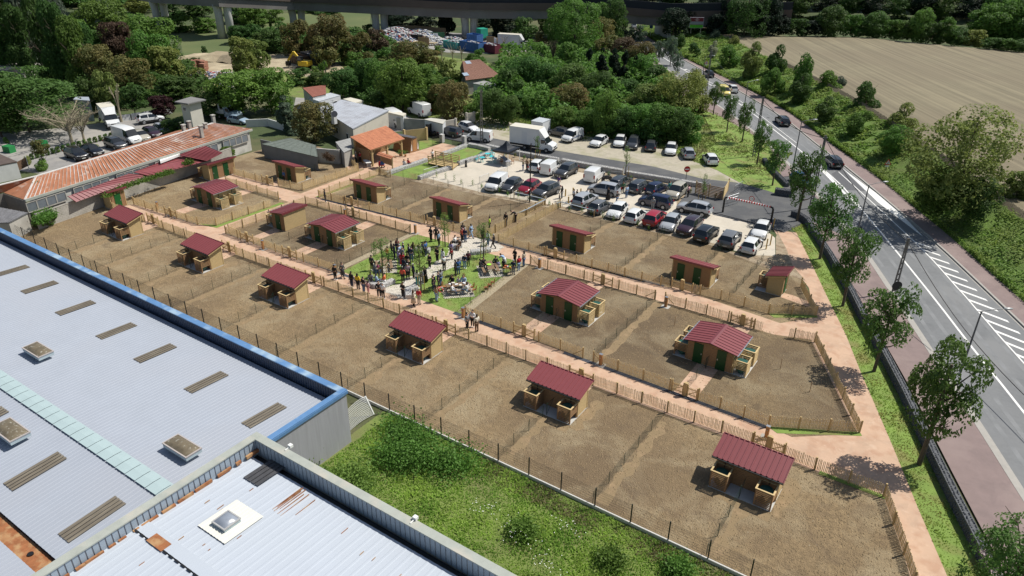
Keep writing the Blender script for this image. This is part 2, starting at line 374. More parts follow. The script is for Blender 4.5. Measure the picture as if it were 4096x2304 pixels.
# lighter verge of the far gutter
# entrance drive and parking
sheet('entrance_drive', [(-80, 92.3), (-62, 91.9), (-49.7, 92.9), (-33, 94.2), (-32, 86.3), (-21.5, 85.6), (-18.2, 84.9), (-16.6, 90.3), (-10.9, 87.3), (-22.6, 107.3), (-27.2, 99.2), (-33.2, 97.6), (-41, 98.6), (-49, 97.7), (-57, 97), (-80, 96.5)], .114, asphalt_new)
sheet('drive_base', [(-80, 92.2), (-62, 91.8), (-49.7, 92.8), (-33, 94.1), (-31.9, 86.2), (-18, 84.8), (-16.5, 90.2), (-10.8, 87.2), (-22.6, 107.4), (-33.2, 97.7), (-57, 97.1), (-80, 96.6)], .05, asphalt_new)
sheet('dirt_parking', [(-82, 96.4), (-57, 96.9), (-49, 97.6), (-41, 98.5), (-33.2, 97.5), (-27.2, 99.1), (-29, 101.5), (-37, 106), (-43.7, 107.6), (-54, 108), (-61, 105), (-70, 106), (-84, 110)], .1, gravel)
sheet('car_park', [(-64.9, 75.2), (-64.9, 91), (-59.8, 89), (-47.7, 90.2), (-40, 90.2), (-34, 90.2), (-31.4, 84.6), (-28, 87), (-21.6, 86), (-18.4, 82.6), (-16.9, 77.6), (-19, 76.3), (-43, 76.9), (-55, 75)], .02, cream)
sheet('planting_bed', [(-64, 90.4), (-59.8, 89), (-47.7, 90.2), (-40, 90.2), (-34, 90.2), (-31.4, 84.6), (-28, 87), (-28.3, 94), (-33, 94), (-49.7, 92.5), (-64, 91.6)], .012, mulch)
sheet('planting_bed', [(-18.4, 82.9), (-16.9, 77.8), (-19.2, 76.4), (-22.5, 75.6), (-15.8, 73.7), (-12.5, 73.3), (-14.6, 76.1), (-16.4, 80.2), (-18.6, 84.4)], .016, mulch)
sheet('planting_bed', [(-64.9, 75.2), (-55, 75), (-43, 76.9), (-22, 76.9), (-22, 76.1), (-43, 75.7), (-55, 74), (-66, 73)], .024, mulch)
# walkways
sheet('walkway', [(-19.3, 85.0), (-16.4, 80.2), (-14.6, 76.1), (-11.8, 71.8), (-9.7, 65.9), (-12.1, 62.9), (-22, 63.9), (-26.4, 63.3), (-35.5, 63), (-41.8, 62.7), (-54.4, 62.3), (-66.8, 61.2), (-71, 60.9), (-71.4, 72), (-72, 73.5), (-74.6, 73), (-74.4, 60.7),
 (-88.1, 60.5), (-88.1, 57.5), (-73.2, 57.7), (-73.6, 47), (-88.6, 45.7), (-88.6, 43.2), (-74, 43.4), (-52, 43.9), (-28, 44.1), (-4, 43.9), (.1, 43.9), (2, 39.3), (5, 31), (9, 31), (4.3, 39.1), (2, 44.3), (.9, 46.9), (-1, 51.3), (-4.2, 58.5), (-6.6, 64.2), (-9, 69.2), (-10.6, 72.6), (-14, 79.9), (-16.8, 85.7)], .010, pink)
sheet('plot_soil', [(-70.9, 59), (-71, 47), (-53, 47), (-53, 59.2)], .014, soil2)
sheet('lawn', [(-53, 59.2), (-53, 47.2), (-37, 47.2), (-38.2, 60)], .014, lawn)
sheet('plot_soil', [(-38.2, 60), (-37, 47.2), (-8.5, 46.9), (-6.6, 46.7), (-2.7, 49.8), (-9, 61.5), (-12, 60.5), (-26, 60.4)], .016, soil2)
sheet('plot_soil', [(-70.8, 61.3), (-54.4, 62.6), (-46, 63.2), (-46, 76.2), (-69.8, 73.4)], .0125, soil2)
sheet('plot_soil', [(-43.8, 63), (-26.4, 63.7), (-13.6, 64.3), (-10.2, 66.3), (-13.8, 73.2), (-17, 75.6), (-22.5, 75.8), (-43.6, 76.4)], .0125, soil2)
sheet('grass_verge', [(-19.9, 91.4), (-19.7, 88.7), (-16.8, 85.7), (-14, 79.9), (-10.6, 72.6), (-9, 69.2), (-6.6, 64.2), (-4.2, 58.5), (-1, 51.3), (.9, 46.9), (2, 44.3), (4.3, 39.1), (8.5, 31), (11, 31)]+list(reversed(GI[:-1])), .012, lawn)
for P_ in ([('12', 2060, 0), ('12', 1800, 170), ('12', 2060, 270), ('12', 2300, 400), ('12', 2576, 480), ('13', 60, 500), ('13', 180, 430), ('02', 2576, 1449), ('02', 2100, 1180), ('02', 1900, 1100)],): sheet('grass_verge', [at(*q) for q in P_], .118, lawn)
# plaza of pale setts across the lawn
PZ = [at('a', 690, 1060), at('a', 1130, 1225), at('a', 1290, 1130), at('a', 1320, 1010), at('b', 0, 1000), at('b', 380, 820), at('b', 560, 700), at('b', 700, 620), at('b', 1000, 565), at('b', 1090, 560), at('b', 1215, 490), at('b', 1100, 430), at('b', 800, 350), at('b', 590, 345), at('b', 440, 400), at('b', 370, 520), at('b', 340, 620), at('b', 210, 690), at('a', 1450, 740), at('a', 1130, 900), at('a', 1050, 970), at('a', 800, 1040)]
sett_m = M('pale_sett', (.60, .55, .47), .85, .12, 2.5, bump=.004, bsc=30)
joint_m = M('sett_joint', (.36, .32, .26), .95, .2, 6)
sheet('plaza', PZ, .018, joint_m)
def inside(p, poly):
 c = False; j = len(poly)-1
 for i in range(len(poly)):
  a, b = poly[i], poly[j]
  if (a[1] > p[1]) != (b[1] > p[1]) and p[0] < (b[0]-a[0])*(p[1]-a[1])/(b[1]-a[1])+a[0]: c = not c
  j = i
 return c
def setts(poly, z, dx, dy, name, ang=0., gap=.03, parent=None, jit=.01):
 mb = MB(); xs = [p[0] for p in poly]; ys = [p[1] for p in poly]; cx_, cy_ = (min(xs)+max(xs))/2, (min(ys)+max(ys))/2; L = max(max(xs)-min(xs), max(ys)-min(ys))
 c, s = math.cos(ang), math.sin(ang); r = 0; y = -L
 while y < L:
  x = -L+(r % 2)*dx/2
  while x < L:
   px_, py_ = cx_+x*c-y*s, cy_+x*s+y*c
   if inside((px_, py_), poly): mb.box(-dx/2+gap/2, dx/2-gap/2, -dy/2+gap/2, dy/2-gap/2, 0, .02+R.uniform(0, jit), rz=ang+R.uniform(-.02, .02), o=(px_, py_, z))
   x += dx
  y += dy; r += 1
 return mb.build(name, sett_m, parent, kind='stuff')
setts(PZ, .012, .42, .28, 'plaza_setts', .45, .035)
# plot access slabs (pink) from gates to sheds
for P_ in ([(-31.2, 47.2), (-29.4, 47.2), (-29.4, 52), (-31.2, 52)],[(-15.9, 46.9), (-14.1, 46.9), (-14.1, 52), (-15.9, 52)], [(-60.9, 46.9), (-59.2, 46.9), (-59.2, 51.3), (-60.9, 51.3)], [(-67.9, 46.9), (-66.6, 46.9), (-66.6, 51), (-67.9, 51)],
           [(-60.6, 54.4), (-59, 54.4), (-59, 58.8), (-60.6, 58.8)], [(-30.6, 55.2), (-29, 55.2), (-29, 60.2), (-30.6, 60.2)], [(-15.6, 55.2), (-14, 55.2), (-14, 60.6), (-15.6, 60.6)], [(-82.2, 47), (-80.5, 47), (-80.5, 51), (-82.2, 51)], [(-81.6, 53.9), (-80, 53.9), (-80, 57.6), (-81.6, 57.6)],
           [(-23.9, 41.3), (-21.5, 41.3), (-21.5, 44.2), (-23.9, 44.2)], [(-37.7, 41.3), (-35.5, 41.3), (-35.5, 44.2), (-37.7, 44.2)], [(-54.6, 41.2), (-52, 41.2), (-52, 44), (-54.6, 44)], [(-67.8, 41.2), (-65.4, 41.2), (-65.4, 43.8), (-67.8, 43.8)], [(-81.9, 41.2), (-79.4, 41.2), (-79.4, 43.5), (-81.9, 43.5)], [(-8.9, 41.3), (-6.4, 41.3), (-6.4, 44.1), (-8.9, 44.1)],
           [(-80.9, 60.6), (-78.8, 60.6), (-78.8, 63), (-80.9, 63)], [(-66.7, 61.4), (-64.4, 61.4), (-64.4, 63.8), (-66.7, 63.8)], [(-54.6, 62.5), (-52, 62.5), (-52, 64.8), (-54.6, 64.8)], [(-37.7, 63), (-35.4, 63), (-35.4, 65.5), (-37.7, 65.5)], [(-23.3, 63.8), (-21, 63.8), (-21, 65.5), (-23.3, 65.5)], [(-13.6, 68.1), (-10.6, 67.6), (-10.4, 68.6), (-12.6, 69.2), (-13.6, 69.2)]):
 sheet('plot_path', P_, .020, pink)
pale_soil = M('trodden_soil', (.285, .2, .112), .95, .25, 2.6, bump=.05, bsc=9, col2=(.25, .18, .098), sc2=1.2, w2=.45)
def ragged(name, x0, y0, x1, y1, z, mat, amp=.3):
 a, b = Vector((x0, y0)), Vector((x1, y1)); P = resample([a, b], .6); n_ = Vector((-(b-a).y, (b-a).x)).normalized(); w_ = .36
 L_ = [p+n_*(w_+R.uniform(-amp, amp)) for p in P]; K_ = [p-n_*(w_+R.uniform(-amp, amp)) for p in P]; mb = MB()
 for i in range(len(P)-1): mb.face([(*L_[i], z), (*K_[i], z), (*K_[i+1], z), (*L_[i+1], z)])
 return mb.build(name, mat, **STR)
for u in (-80.2, -73.9, -66.6, -59.9, -52.6, -45.2, -36.8, -29.1, -22.3, -14.9, -7.3): ragged('trodden_strip', u, 32.8, u, 38.4 if u in (-80.2, -66.6, -52.6, -36.8, -22.3, -7.3) else 43, .0075, pale_soil)
for u, a_, b_ in ((-23, 48, 60), (-29, 64.4, 75.5), (-36.1, 69, 75.5), (-59.6, 64, 73.5), (-52.6, 68, 74.5), (-21.9, 69, 75)): ragged('trodden_strip', u, a_, u, b_, .0175, pale_soil)
for u, v in ((-22.6, 39.95), (-36.7, 39.9), (-66.3, 39.9), (-80.8, 39.8), (-53.3, 39.9), (-7.7, 39.6)): ragged('trodden_strip', u+2.5, v-1.6, u+2.6, v+2.6, .0078, pale_soil, .3); ragged('trodden_strip', u-2.2, v-1.75, u+2.2, v-1.75, .0079, pale_soil, .2)
# strips of dark slate chips along the fences and grass strips at the corners
for P_ in ([(-26, 47.2), (-8.2, 46.95), (-8.6, 46.55), (-26, 46.8)], [(-46, 63.0), (-26, 63.6), (-26, 63.2), (-46, 62.5)], [(-82, 46.3), (-76, 46.7), (-76, 46.3), (-82, 45.9)], [(-70.6, 61), (-54.8, 62.2), (-54.8, 61.8), (-70.6, 60.6)], [(-71, 46.9), (-50.5, 47), (-50.5, 46.6), (-71, 46.5)], [(-38.2, 63.1), (-24, 63.9), (-24, 63.5), (-38.2, 62.7)], [(-38, 47.3), (-31.6, 47.3), (-31.6, 46.8), (-38, 46.8)], [(-80, 57.9), (-75, 58), (-75, 57.6), (-80, 57.5)]):
 sheet('slate_chip_strip', P_, .022, slate)
for P_ in ([(-8.4, 46.9), (-7.6, 46.5), (-2.4, 49.75), (-2.6, 50.1)], [(-13.6, 64.1), (-12.9, 63.6), (-9.5, 66), (-9.7, 66.4)], [(-4, 44.1), (.3, 44.1), (.4, 43.7), (-4, 43.7)], [(-77, 46.3), (-73.4, 47), (-73.2, 57), (-73.9, 57), (-74, 47.6)], [(-71.2, 61.1), (-71.2, 71.5), (-71.8, 71.5), (-71.9, 61)]):
 sheet('grass_edging', P_, .0225, lawn)
# gravel edging beside the lawn
chips = M('woodchip_edging', (.36, .30, .20), .95, .4, 6, bump=.05, bsc=30)
sheet('woodchip_strip', [(-53.9, 59.2), (-53.2, 59.2), (-53.2, 47.6), (-54, 47.6)], .022, chips)
sheet('woodchip_strip', [(-38.9, 60), (-37.9, 60), (-36.8, 47.5), (-37.9, 47.5)], .022, chips)
# embankment, field and far ground on the right
FE = smoothpl([(-96, 236), (-80, 219), (-63, 199), (-44.9, 175.2), (-27.1, 151.6), (-13, 129), (-4, 113.5), (2.2, 101.8), (6.5, 94.5), (16, 79), (34, 50)])
emb = M('embankment_grass', (.12, .2, .03), .9, .4, .55, bump=.18, bsc=4.5, col2=(.115, .155, .03), sc2=.3, w2=.54)
mb = MB(); A = resample(RS, 2.5); Bn = resample(FE, 2.5); K = 9; N = min(len(A), len(Bn)); idx = []
for i in range(N):
 a = A[int(i*(len(A)-1)/(N-1))]; b = Bn[int(i*(len(Bn)-1)/(N-1))]
 for k in range(K+1):
  t = k/K; p = a.lerp(b, t); z = .1+2.9*t+(noise.noise(Vector((p.x*.4, p.y*.4, 0)))*.35 if 0 < k < K else 0); mb.v.append((p.x, p.y, z))
for i in range(N-1):
 for k in range(K):
  a = i*(K+1)+k; mb.f.append((a, a+1, a+K+2, a+K+1)); mb.mi.append(0)
mb.build('embankment', emb, smooth=True, **STR)
FF = [(-101, 239), (-84, 222), (-59.7, 214.3), (-37, 229.9), (-24.5, 229.1), (-.3, 229.9), (60, 236), (200, 236), (200, 40), (60, 30)]
# the field slopes of its drill lines run along the edge
n = field_m.node_tree.nodes; l = field_m.node_tree.links; bs = n['Principled BSDF']
geo = n.new('ShaderNodeNewGeometry'); mp = n.new('ShaderNodeMapping'); mp.inputs['Rotation'].default_value = (0, 0, rad(57)); l.new(geo.outputs['Position'], mp.inputs[0])
nn = n.new('ShaderNodeTexNoise'); nn.inputs['Scale'].default_value = 1; nn.inputs['Detail'].default_value = 4
m3 = n.new('ShaderNodeMapping'); m3.inputs['Scale'].default_value = (.012, 1.1, 1); l.new(mp.outputs[0], m3.inputs[0]); l.new(m3.outputs[0], nn.inputs['Vector'])
mr = n.new('ShaderNodeMapRange'); mr.inputs[1].default_value = .35; mr.inputs[2].default_value = .65; mr.inputs[3].default_value = .78; mr.inputs[4].default_value = 1.18; l.new(nn.outputs[0], mr.inputs[0])
hs = n.new('ShaderNodeHueSaturation'); l.new(bs.inputs['Base Color'].links[0].from_socket, hs.inputs['Color']); l.new(mr.outputs[0], hs.inputs['Value']); l.new(hs.outputs[0], bs.inputs['Base Color'])
MB().face([(*p[:2], 3) for p in FE]+[(*p, 3) for p in reversed(FF)]).build('ploughed_field', field_m, **STR)
MB().face([(-400, 700, 2.2), (-101, 239, 2.2), (-84, 222, 2.2), (-59.7, 214.3, 2.2), (-37, 229.9, 2.2), (60, 236, 2.2), (400, 236, 2.2), (400, 700, 2.2)]).build('terrain_far', scrub, **STR)
# ------------------------------------------------------------------ chestnut paling fences
post_mesh = MB().cyl((0, 0), .065, 0, 1.12, 7).mesh('post', postm)
def paling(pl, label, h=.98, posts=2.05, gaps=(), group='chestnut paling fences of the garden', braces=True):
 """pickets stand in one part, each round post is a part of its own; gaps are (start, end) distances left open for gates"""
 o = empty('paling_fence', (*pl[0][:2], 0), 0, label, 'fence', group); o0 = Vector(pl[0][:2]); mb = MB(); wires = MB(); s = 0
 P = [Vector(p[:2]) for p in pl]; s_tot = 0
 for i in range(len(P)-1):
  a, b = P[i], P[i+1]; d = b-a; L = d.length; d.normalize(); nrm = Vector((-d.y, d.x)); x = 0; zz = R.uniform(0, .05)
  while x < L:
   st = s_tot+x
   if not any(g0 < st < g1 for g0, g1 in gaps):
    p = a+d*x-o0; wd = R.uniform(.036, .056)/2; hh = h+R.uniform(-.06, .07); ln = R.uniform(-.025, .025); th = .012; n0 = len(mb.v)
    for z, e in ((.05, 0), (hh, ln)):
     for u_, v_ in ((-wd, -th), (wd, -th), (wd, th), (-wd, th)): q = p+d*(u_*(1 if z < .1 else .75)+e)+nrm*v_; mb.v.append((q.x, q.y, z))
    for f in ((0, 1, 5, 4), (1, 2, 6, 5), (2, 3, 7, 6), (3, 0, 4, 7), (4, 5, 6, 7)): mb.f.append(tuple(n0+k for k in f)); mb.mi.append(0)
   x += R.uniform(.088, .112)
  k = max(1, round(L/posts))
  for j in range(k+1):
   if j == k and i < len(P)-2: continue
   st = s_tot+L*j/k
   if any(g0+.15 < st < g1-.15 for g0, g1 in gaps): continue
   c = bpy.data.objects.new('post', post_mesh); COL.objects.link(c); c.parent = o; q = a+d*(L*j/k)-o0-nrm*.06
   c.matrix_basis = Matrix.Translation((q.x, q.y, 0)) @ Matrix.Rotation(R.uniform(-.03, .03), 4, 'X')
  for z in (.25, .55, .85):
   g_ = [0]+sorted(sum([[max(0, g0-s_tot), max(0, g1-s_tot)] for g0, g1 in gaps if g1 > s_tot and g0 < s_tot+L], []))+[L]
   for q in range(0, len(g_)-1, 2):
    if g_[q+1] > g_[q]: wires.bar((*(a+d*g_[q]-o0), z), (*(a+d*min(L, g_[q+1])-o0), z), .008)
  s_tot += L
 if braces:
  for q, dd in ((P[0], P[1]-P[0]), (P[-1], P[-2]-P[-1])):
   dd = dd.normalized(); br = MB().tube([(*(q-o0), .85), (*(q-o0+dd*1.0), .05)], .035, 6).build('brace', postm, o)
 mb.build('pickets', picketm, o, kind='stuff'); wires.build('wire', steel, o)
 return o
def paling_gate(p, q, label, hinge=0):
 p = Vector(p[:2]); q = Vector(q[:2]); d = (q-p); L = d.length; ang = math.atan2(d.y, d.x)
 o = empty('garden_gate', (p.x, p.y, 0), ang); pool(o, label); o['category'] = 'gate'; o['group'] = 'small paling gates of the plots'
 for x in (0.02, L-.02):
  MB().box(x-.05, x+.05, -.05, .05, 0, 1.15).build('post', postm, o)
 n = max(3, round(L/.11)); pm = MB().box(-.022, .022, -.012, .012, .08, .92).mesh('picket', picketm)
 for i in range(1, n):
  c = bpy.data.objects.new('picket', pm); COL.objects.link(c); c.parent = o; c.location = (L*i/n, 0, 0)
 MB().box(.08, L-.08, .013, .04, .2, .27).build('rail', postm, o); MB().box(.08, L-.08, .013, .04, .72, .79).build('rail', postm, o)
 MB().bar((.1, .028, .22), (L-.1, .028, .76), .03, .06).build('brace', postm, o)
 return o
# gates in a pair share a fat middle post
def gate_pair(u, v, label, w=1.0, ang=0):
 d = Vector((math.cos(ang), math.sin(ang))); c = Vector((u, v))
 paling_gate(c-d*(w+.12), c-d*.14, label); paling_gate(c+d*.14, c+d*(w+.12), label)
 o = MB().box(-.13, .13, -.11, .11, 0, 1.2).box(-.14, .14, -.12, .12, 1.2, 1.22).build('gate_pillar', postm); o.matrix_basis = Matrix.Translation((u, v, 0)) @ Matrix.Rotation(ang, 4, 'Z')
 o['category'] = 'post'; o['group'] = 'fat posts between paired gates'; pool(o, 'fat square timber post between two small gates '+label.split(' ', 4)[-1])
def gp(us, start): return [(abs(u-start)-1.15, abs(u-start)+1.15) for u in us]
G1 = (-80.6, -66.6, -53.4, -36.5, -22.7, -7.6)
paling([(-88.6, 43.2), (-74, 43.3), (-52, 43.9), (-28, 44.15), (-11, 44.3), (.1, 43.9), (2, 39.3), (5.2, 31), (8, 25)], 'long paling fence on the near side of the lowest pink path', gaps=gp(G1, -88.6))
for u in G1: gate_pair(u, 43.3+(u+88)*.9/88+.15, 'small picket gate in the lowest path fence')
paling([(-88.3, 45.8), (-83.5, 45.9), (-76, 46.3), (-74, 47.4), (-73.7, 56.5), (-75, 57.5), (-83.3, 57.5), (-85.5, 57.4)], 'paling fence curving round the far left plot', gaps=gp((-80.9,), -88.3)+[(22.5, 24.5)])
gate_pair(-80.9, 46.05, 'small picket gate of the far left plot')
paling([(-71, 46.9), (-71, 58.6), (-60.7, 59), (-53.9, 59.2)], 'paling fence of the plots left of the lawn, back and left side', gaps=[(11.7+7, 11.7+9.2)])
gate_pair(-63, 58.95, 'small picket gate facing the middle path')
paling([(-71, 46.55), (-60.2, 46.5), (-53.5, 46.7)], 'paling fence of the plots left of the lawn, lower side', gaps=gp((-67.2, -60.1), -71))
gate_pair(-60.1, 46.5, 'small picket gate below the left four-tank shed'); gate_pair(-67.2, 46.5, 'small picket gate below the small shed')
paling([(-36.8, 47.3), (-28.7, 47.3), (-24.2, 47.2)], 'paling fence right of the lawn, below the middle four-tank shed', gaps=gp((-30.3,), -36.8))
gate_pair(-30.3, 47.3, 'small picket gate below the middle four-tank shed')
paling([(-23.2, 47.2), (-14, 47.05), (-8.4, 46.9), (-2.7, 50), (-8.6, 61.2), (-12, 60.4), (-22.6, 60.5)], 'paling fence enclosing the right-hand plots', gaps=gp((-15,), -23.2)+[(8.0+6.8+6.5+12.6-7.9+10.2, 8.0+6.8+6.5+12.6-7.9+12.5)])
gate_pair(-15, 47.05, 'small picket gate below the right four-tank shed'); gate_pair(-14.9, 60.4, 'small picket gate above the right four-tank shed')
paling([(-37.9, 60.2), (-31.4, 60.3), (-23.6, 60.5)], 'paling fence right of the lawn along the upper path', gaps=gp((-29.3,), -37.9))
gate_pair(-29.3, 60.35, 'small picket gate above the middle four-tank shed')
paling([(-74.9, 71.8), (-75, 61.6), (-81, 60.6), (-87.8, 60.4)], 'paling fence round the upper left plot', gaps=[(10.2+4.2, 10.2+7.2)])
gate_pair(-80.9, 60.65, 'small picket gate of the upper left plot')
paling([(-71.3, 72.4), (-71.3, 61.1), (-54.4, 62.3), (-50.2, 62.5), (-45.9, 62.9), (-45.9, 67), (-46, 76)], 'paling fence round the upper plots left of the ramp', gaps=[(11.3+4.2, 11.3+6.6), (11.3+17, 11.3+19.4)])
gate_pair(-65.8, 61.5, 'small picket gate of the upper plots'); gate_pair(-53, 62.4, 'small picket gate of the upper plots')
paling([(-43.9, 76.6), (-43.9, 62.8), (-35.8, 63), (-26.4, 63.4), (-18.3, 64.2), (-13.6, 64.1), (-9.8, 66.2), (-12, 70.3), (-12.6, 71.5)], 'paling fence round the upper plots right of the ramp', gaps=[(13.8+6.2, 13.8+8.6), (13.8+20.5, 13.8+22.9)])
gate_pair(-36.5, 62.98, 'small picket gate of the upper plots'); gate_pair(-22.2, 63.8, 'small picket gate of the upper plots')
paling([(-75, 71.9), (-78, 73.5), (-83, 74.5)], 'short paling fence beside the timber pavilion')
paling([(-71.2, 72.5), (-69.3, 72.6)], 'short paling fence piece at the gabion wall end')
# ------------------------------------------------------------------ thin green wire fences between plots
wpost = MB().cyl((0, 0), .022, 0, 1.05, 5).mesh('post', greenp)
def wirefence(pl, label, h=.95, step=2.2):
 o = empty('wire_fence', (*pl[0], 0)); pool(o, label); o['category'] = 'fence'; o['group'] = 'thin green wire fences between plots'; mesh = MB(); o0 = Vector(pl[0])
 for i in range(len(pl)-1):
  a, b = Vector(pl[i]), Vector(pl[i+1]); d = b-a; L = d.length; d.normalize(); k = max(1, round(L/step))
  for j in range(k+(i == len(pl)-2)):
   c = bpy.data.objects.new('post', wpost); COL.objects.link(c); c.parent = o; q = a+d*(L*j/k)-o0; c.matrix_basis = Matrix.Translation((q.x, q.y, 0)) @ Matrix.Rotation(R.uniform(-.05, .05), 4, 'X')
  for z in [h*t/5 for t in range(1, 6)]: mesh.bar((*(a-o0), z), (*(b-o0), z), .006)
  x = 0
  while x < L: q = a+d*x-o0; mesh.bar((q.x, q.y, .03), (q.x, q.y, h), .005); x += .16
 mesh.build('wire_mesh', greenp, o, kind='stuff'); return o
for u in (-74.3, -67.0, -60.3, -53.0, -45.6, -37.2, -29.5, -22.7, -15.3, -7.7):
 wirefence([(u, 32.5), (u, 38.3)] if u in (-67.0, -53.0, -37.2, -22.7, -7.7) else [(u, 32.5), (u, 43.7)], 'thin green wire fence across the front row of plots')
wirefence([(-80.6, 32.5), (-80.6, 38.2)], 'thin green wire fence across the front row of plots')
for u, a, b in ((-63.7, 47.2, 58.8), (-59.8, 47.2, 51), (-23.4, 47.6, 60.1)): wirefence([(u, a), (u, b)], 'thin green wire fence across the middle plots')
for u in (-30.3, -15.1): wirefence([(u, 47.6), (u, 51.7)], 'thin green wire fence across the middle plots')
wirefence([(-56, 52.5), (-53.8, 52.5)], 'thin green wire fence across the middle plots')
for u, a, b in ((-65.5, 66.7, 73.4), (-60, 62.4, 74), (-53, 67.3, 75), (-48.3, 62.8, 76), (-36.5, 68.3, 76), (-29.4, 63.6, 76), (-22.3, 68.5, 75.5), (-17.6, 64.5, 75.2), (-79.9, 65.8, 73)): wirefence([(u, a), (u, b)], 'thin green wire fence across the upper plots')
wirefence([(-70.4, 73.2), (-65, 73.6), (-55.5, 74.6), (-46.2, 76.3)], 'green wire fence between the plots and the car park, left of the ramp', 1.1, 2.6)
wirefence([(-43.6, 76.5), (-34.7, 76.6), (-22.5, 75.6), (-15.2, 74.2)], 'green wire fence between the plots and the car park, right of the ramp', 1.1, 2.6)
wirefence([(-54, 47.6), (-53.9, 53), (-53.8, 58.8)], 'green wire fence left of the lawn', 1.0, 2.0)
wirefence([(-37.6, 47.6), (-38.2, 53), (-38.6, 59.8)], 'green wire fence right of the lawn', 1.0, 1.9)
for u, v in ((-9.9, 55.2), (-7.0, 53.2), (-20, 56.8)):
 o = MB().cyl((0, 0), .025, 0, 1.0, 5).build('stake', wood_d); o.location = (u, v, 0); o['category'] = 'stake'; o['group'] = 'lone stakes in the soil'; pool(o, 'thin stake standing alone in bare soil')
# ------------------------------------------------------------------ dark rigid panel fence behind the factory, on a concrete kerb
o = empty('panel_fence', (-90, 32.2, 0), 0, 'long dark rigid mesh fence on a white concrete kerb beside the factory', 'fence')
pm = MB().box(-.035, .035, -.03, .03, 0, 1.72).mesh('post', blackp)
ms = MB(); L = 106
for i in range(int(L/2.5)+1):
 c = bpy.data.objects.new('post', pm); COL.objects.link(c); c.parent = o; c.location = (i*2.5, 0, 0)
for z in (.3, .5, .7, .9, 1.1, 1.3, 1.5, 1.62): ms.bar((0, 0, z), (L, 0, z), .007)
x = 0
while x < L: ms.bar((x, .005, .25), (x, .005, 1.64), .005); x += .075
ms.build('mesh_panel', blackp, o, kind='stuff')
MB().box(0, L, -.05, .05, 0, .24).build('kerb_board', M('pale_precast', (.62, .60, .55), .85, .08, 1.5), o)
# ------------------------------------------------------------------ garden sheds
def ribbed(mb, x0, x1, y0, y1, z0, z1, ribs, mi=0, rh=.04, axis='y', th=.03):
 """sheet with raised ribs; ribs run along the slope (from z0 at y0 to z1 at y1)"""
 n = ribs; prof = []
 for i in range(n+1):
  t = i/n; xx = x0+(x1-x0)*t; r = .04
  if 0 < i < n: prof += [(xx-r-.015, 0), (xx-r, rh), (xx+r, rh), (xx+r+.015, 0)]
  elif i == 0: prof += [(xx, rh), (xx+.05, rh), (xx+.065, 0)]
  else: prof += [(xx-.065, 0), (xx-.05, rh), (xx, rh)]
 n0 = len(mb.v); k = len(prof)
 for (yy, zz) in ((y0, z0), (y1, z1)):
  for p, h in prof: mb.v.append((p, yy, zz+h) if axis == 'y' else (yy, p, zz+h))
 for i in range(k-1):
  f = (n0+i, n0+i+1, n0+k+i+1, n0+k+i); mb.f.append(f if axis == 'y' else f[::-1]); mb.mi.append(mi)
 # underside
 a = [(x0, y0, z0-th), (x1, y0, z0-th), (x1, y1, z1-th), (x0, y1, z1-th)]
 if axis != 'y': a = [(p[1], p[0], p[2]) for p in a]
 mb.face(a, mi); return mb
def boards_wall(o, x0, x1, y0, y1, zt, mat, name='wall'):
 """horizontal boards, joints recessed, zt may be a function of x,y; one part"""
 mb = MB(); n = 16; Lx, Ly = x1-x0, y1-y0; hz = 0
 top0 = zt(x0, y0); top1 = zt(x1, y1); mx = max(top0, top1); bh = .135; z = .06
 th = .03
 dx, dy = Lx, Ly; LL = math.hypot(dx, dy); nx, ny = dy/LL, -dx/LL
 while z < mx-.01:
  za, zb = z+.014, min(z+bh-.006, mx)
  P2 = [(0, za), (1, za), (1, zb), (0, zb)]; out = []; f = lambda p: top0+(top1-top0)*p[0]-p[1]
  for i in range(4):
   p, q = P2[i], P2[(i+1) % 4]; fp, fq = f(p), f(q)
   if fp >= 0: out.append(p)
   if fp*fq < 0: k = fp/(fp-fq); out.append((p[0]+(q[0]-p[0])*k, p[1]+(q[1]-p[1])*k))
  if len(out) > 2:
   P = [(x0+dx*t, y0+dy*t, zz) for t, zz in out]; Q = [(p[0]+nx*th, p[1]+ny*th, p[2]) for p in P]; mb.face(Q)
   for i in range(len(P)): a, b = i, (i+1) % len(P); mb.face([P[a], P[b], Q[b], Q[a]])
  z += bh
 mb.face([(x0-nx*.004, y0-ny*.004, .02), (x1-nx*.004, y1-ny*.004, .02), (x1-nx*.004, y1-ny*.004, top1), (x0-nx*.004, y0-ny*.004, top0)])
 return mb.build(name, mat, o)
slat_cache = {}
def slat(o, p, q, z, hgt=.072, th=.02, mat=None):
 L = math.hypot(q[0]-p[0], q[1]-p[1]); k = (round(L, 3), mat.name)
 if k not in slat_cache: slat_cache[k] = MB().box(0, L, -th/2, th/2, 0, hgt).mesh('slat', mat)
 c = bpy.data.objects.new('slat', slat_cache[k]); COL.objects.link(c); c.parent = o
 c.matrix_basis = Matrix.Translation((p[0], p[1], z)) @ Matrix.Rotation(math.atan2(q[1]-p[1], q[0]-p[0]), 4, 'Z')
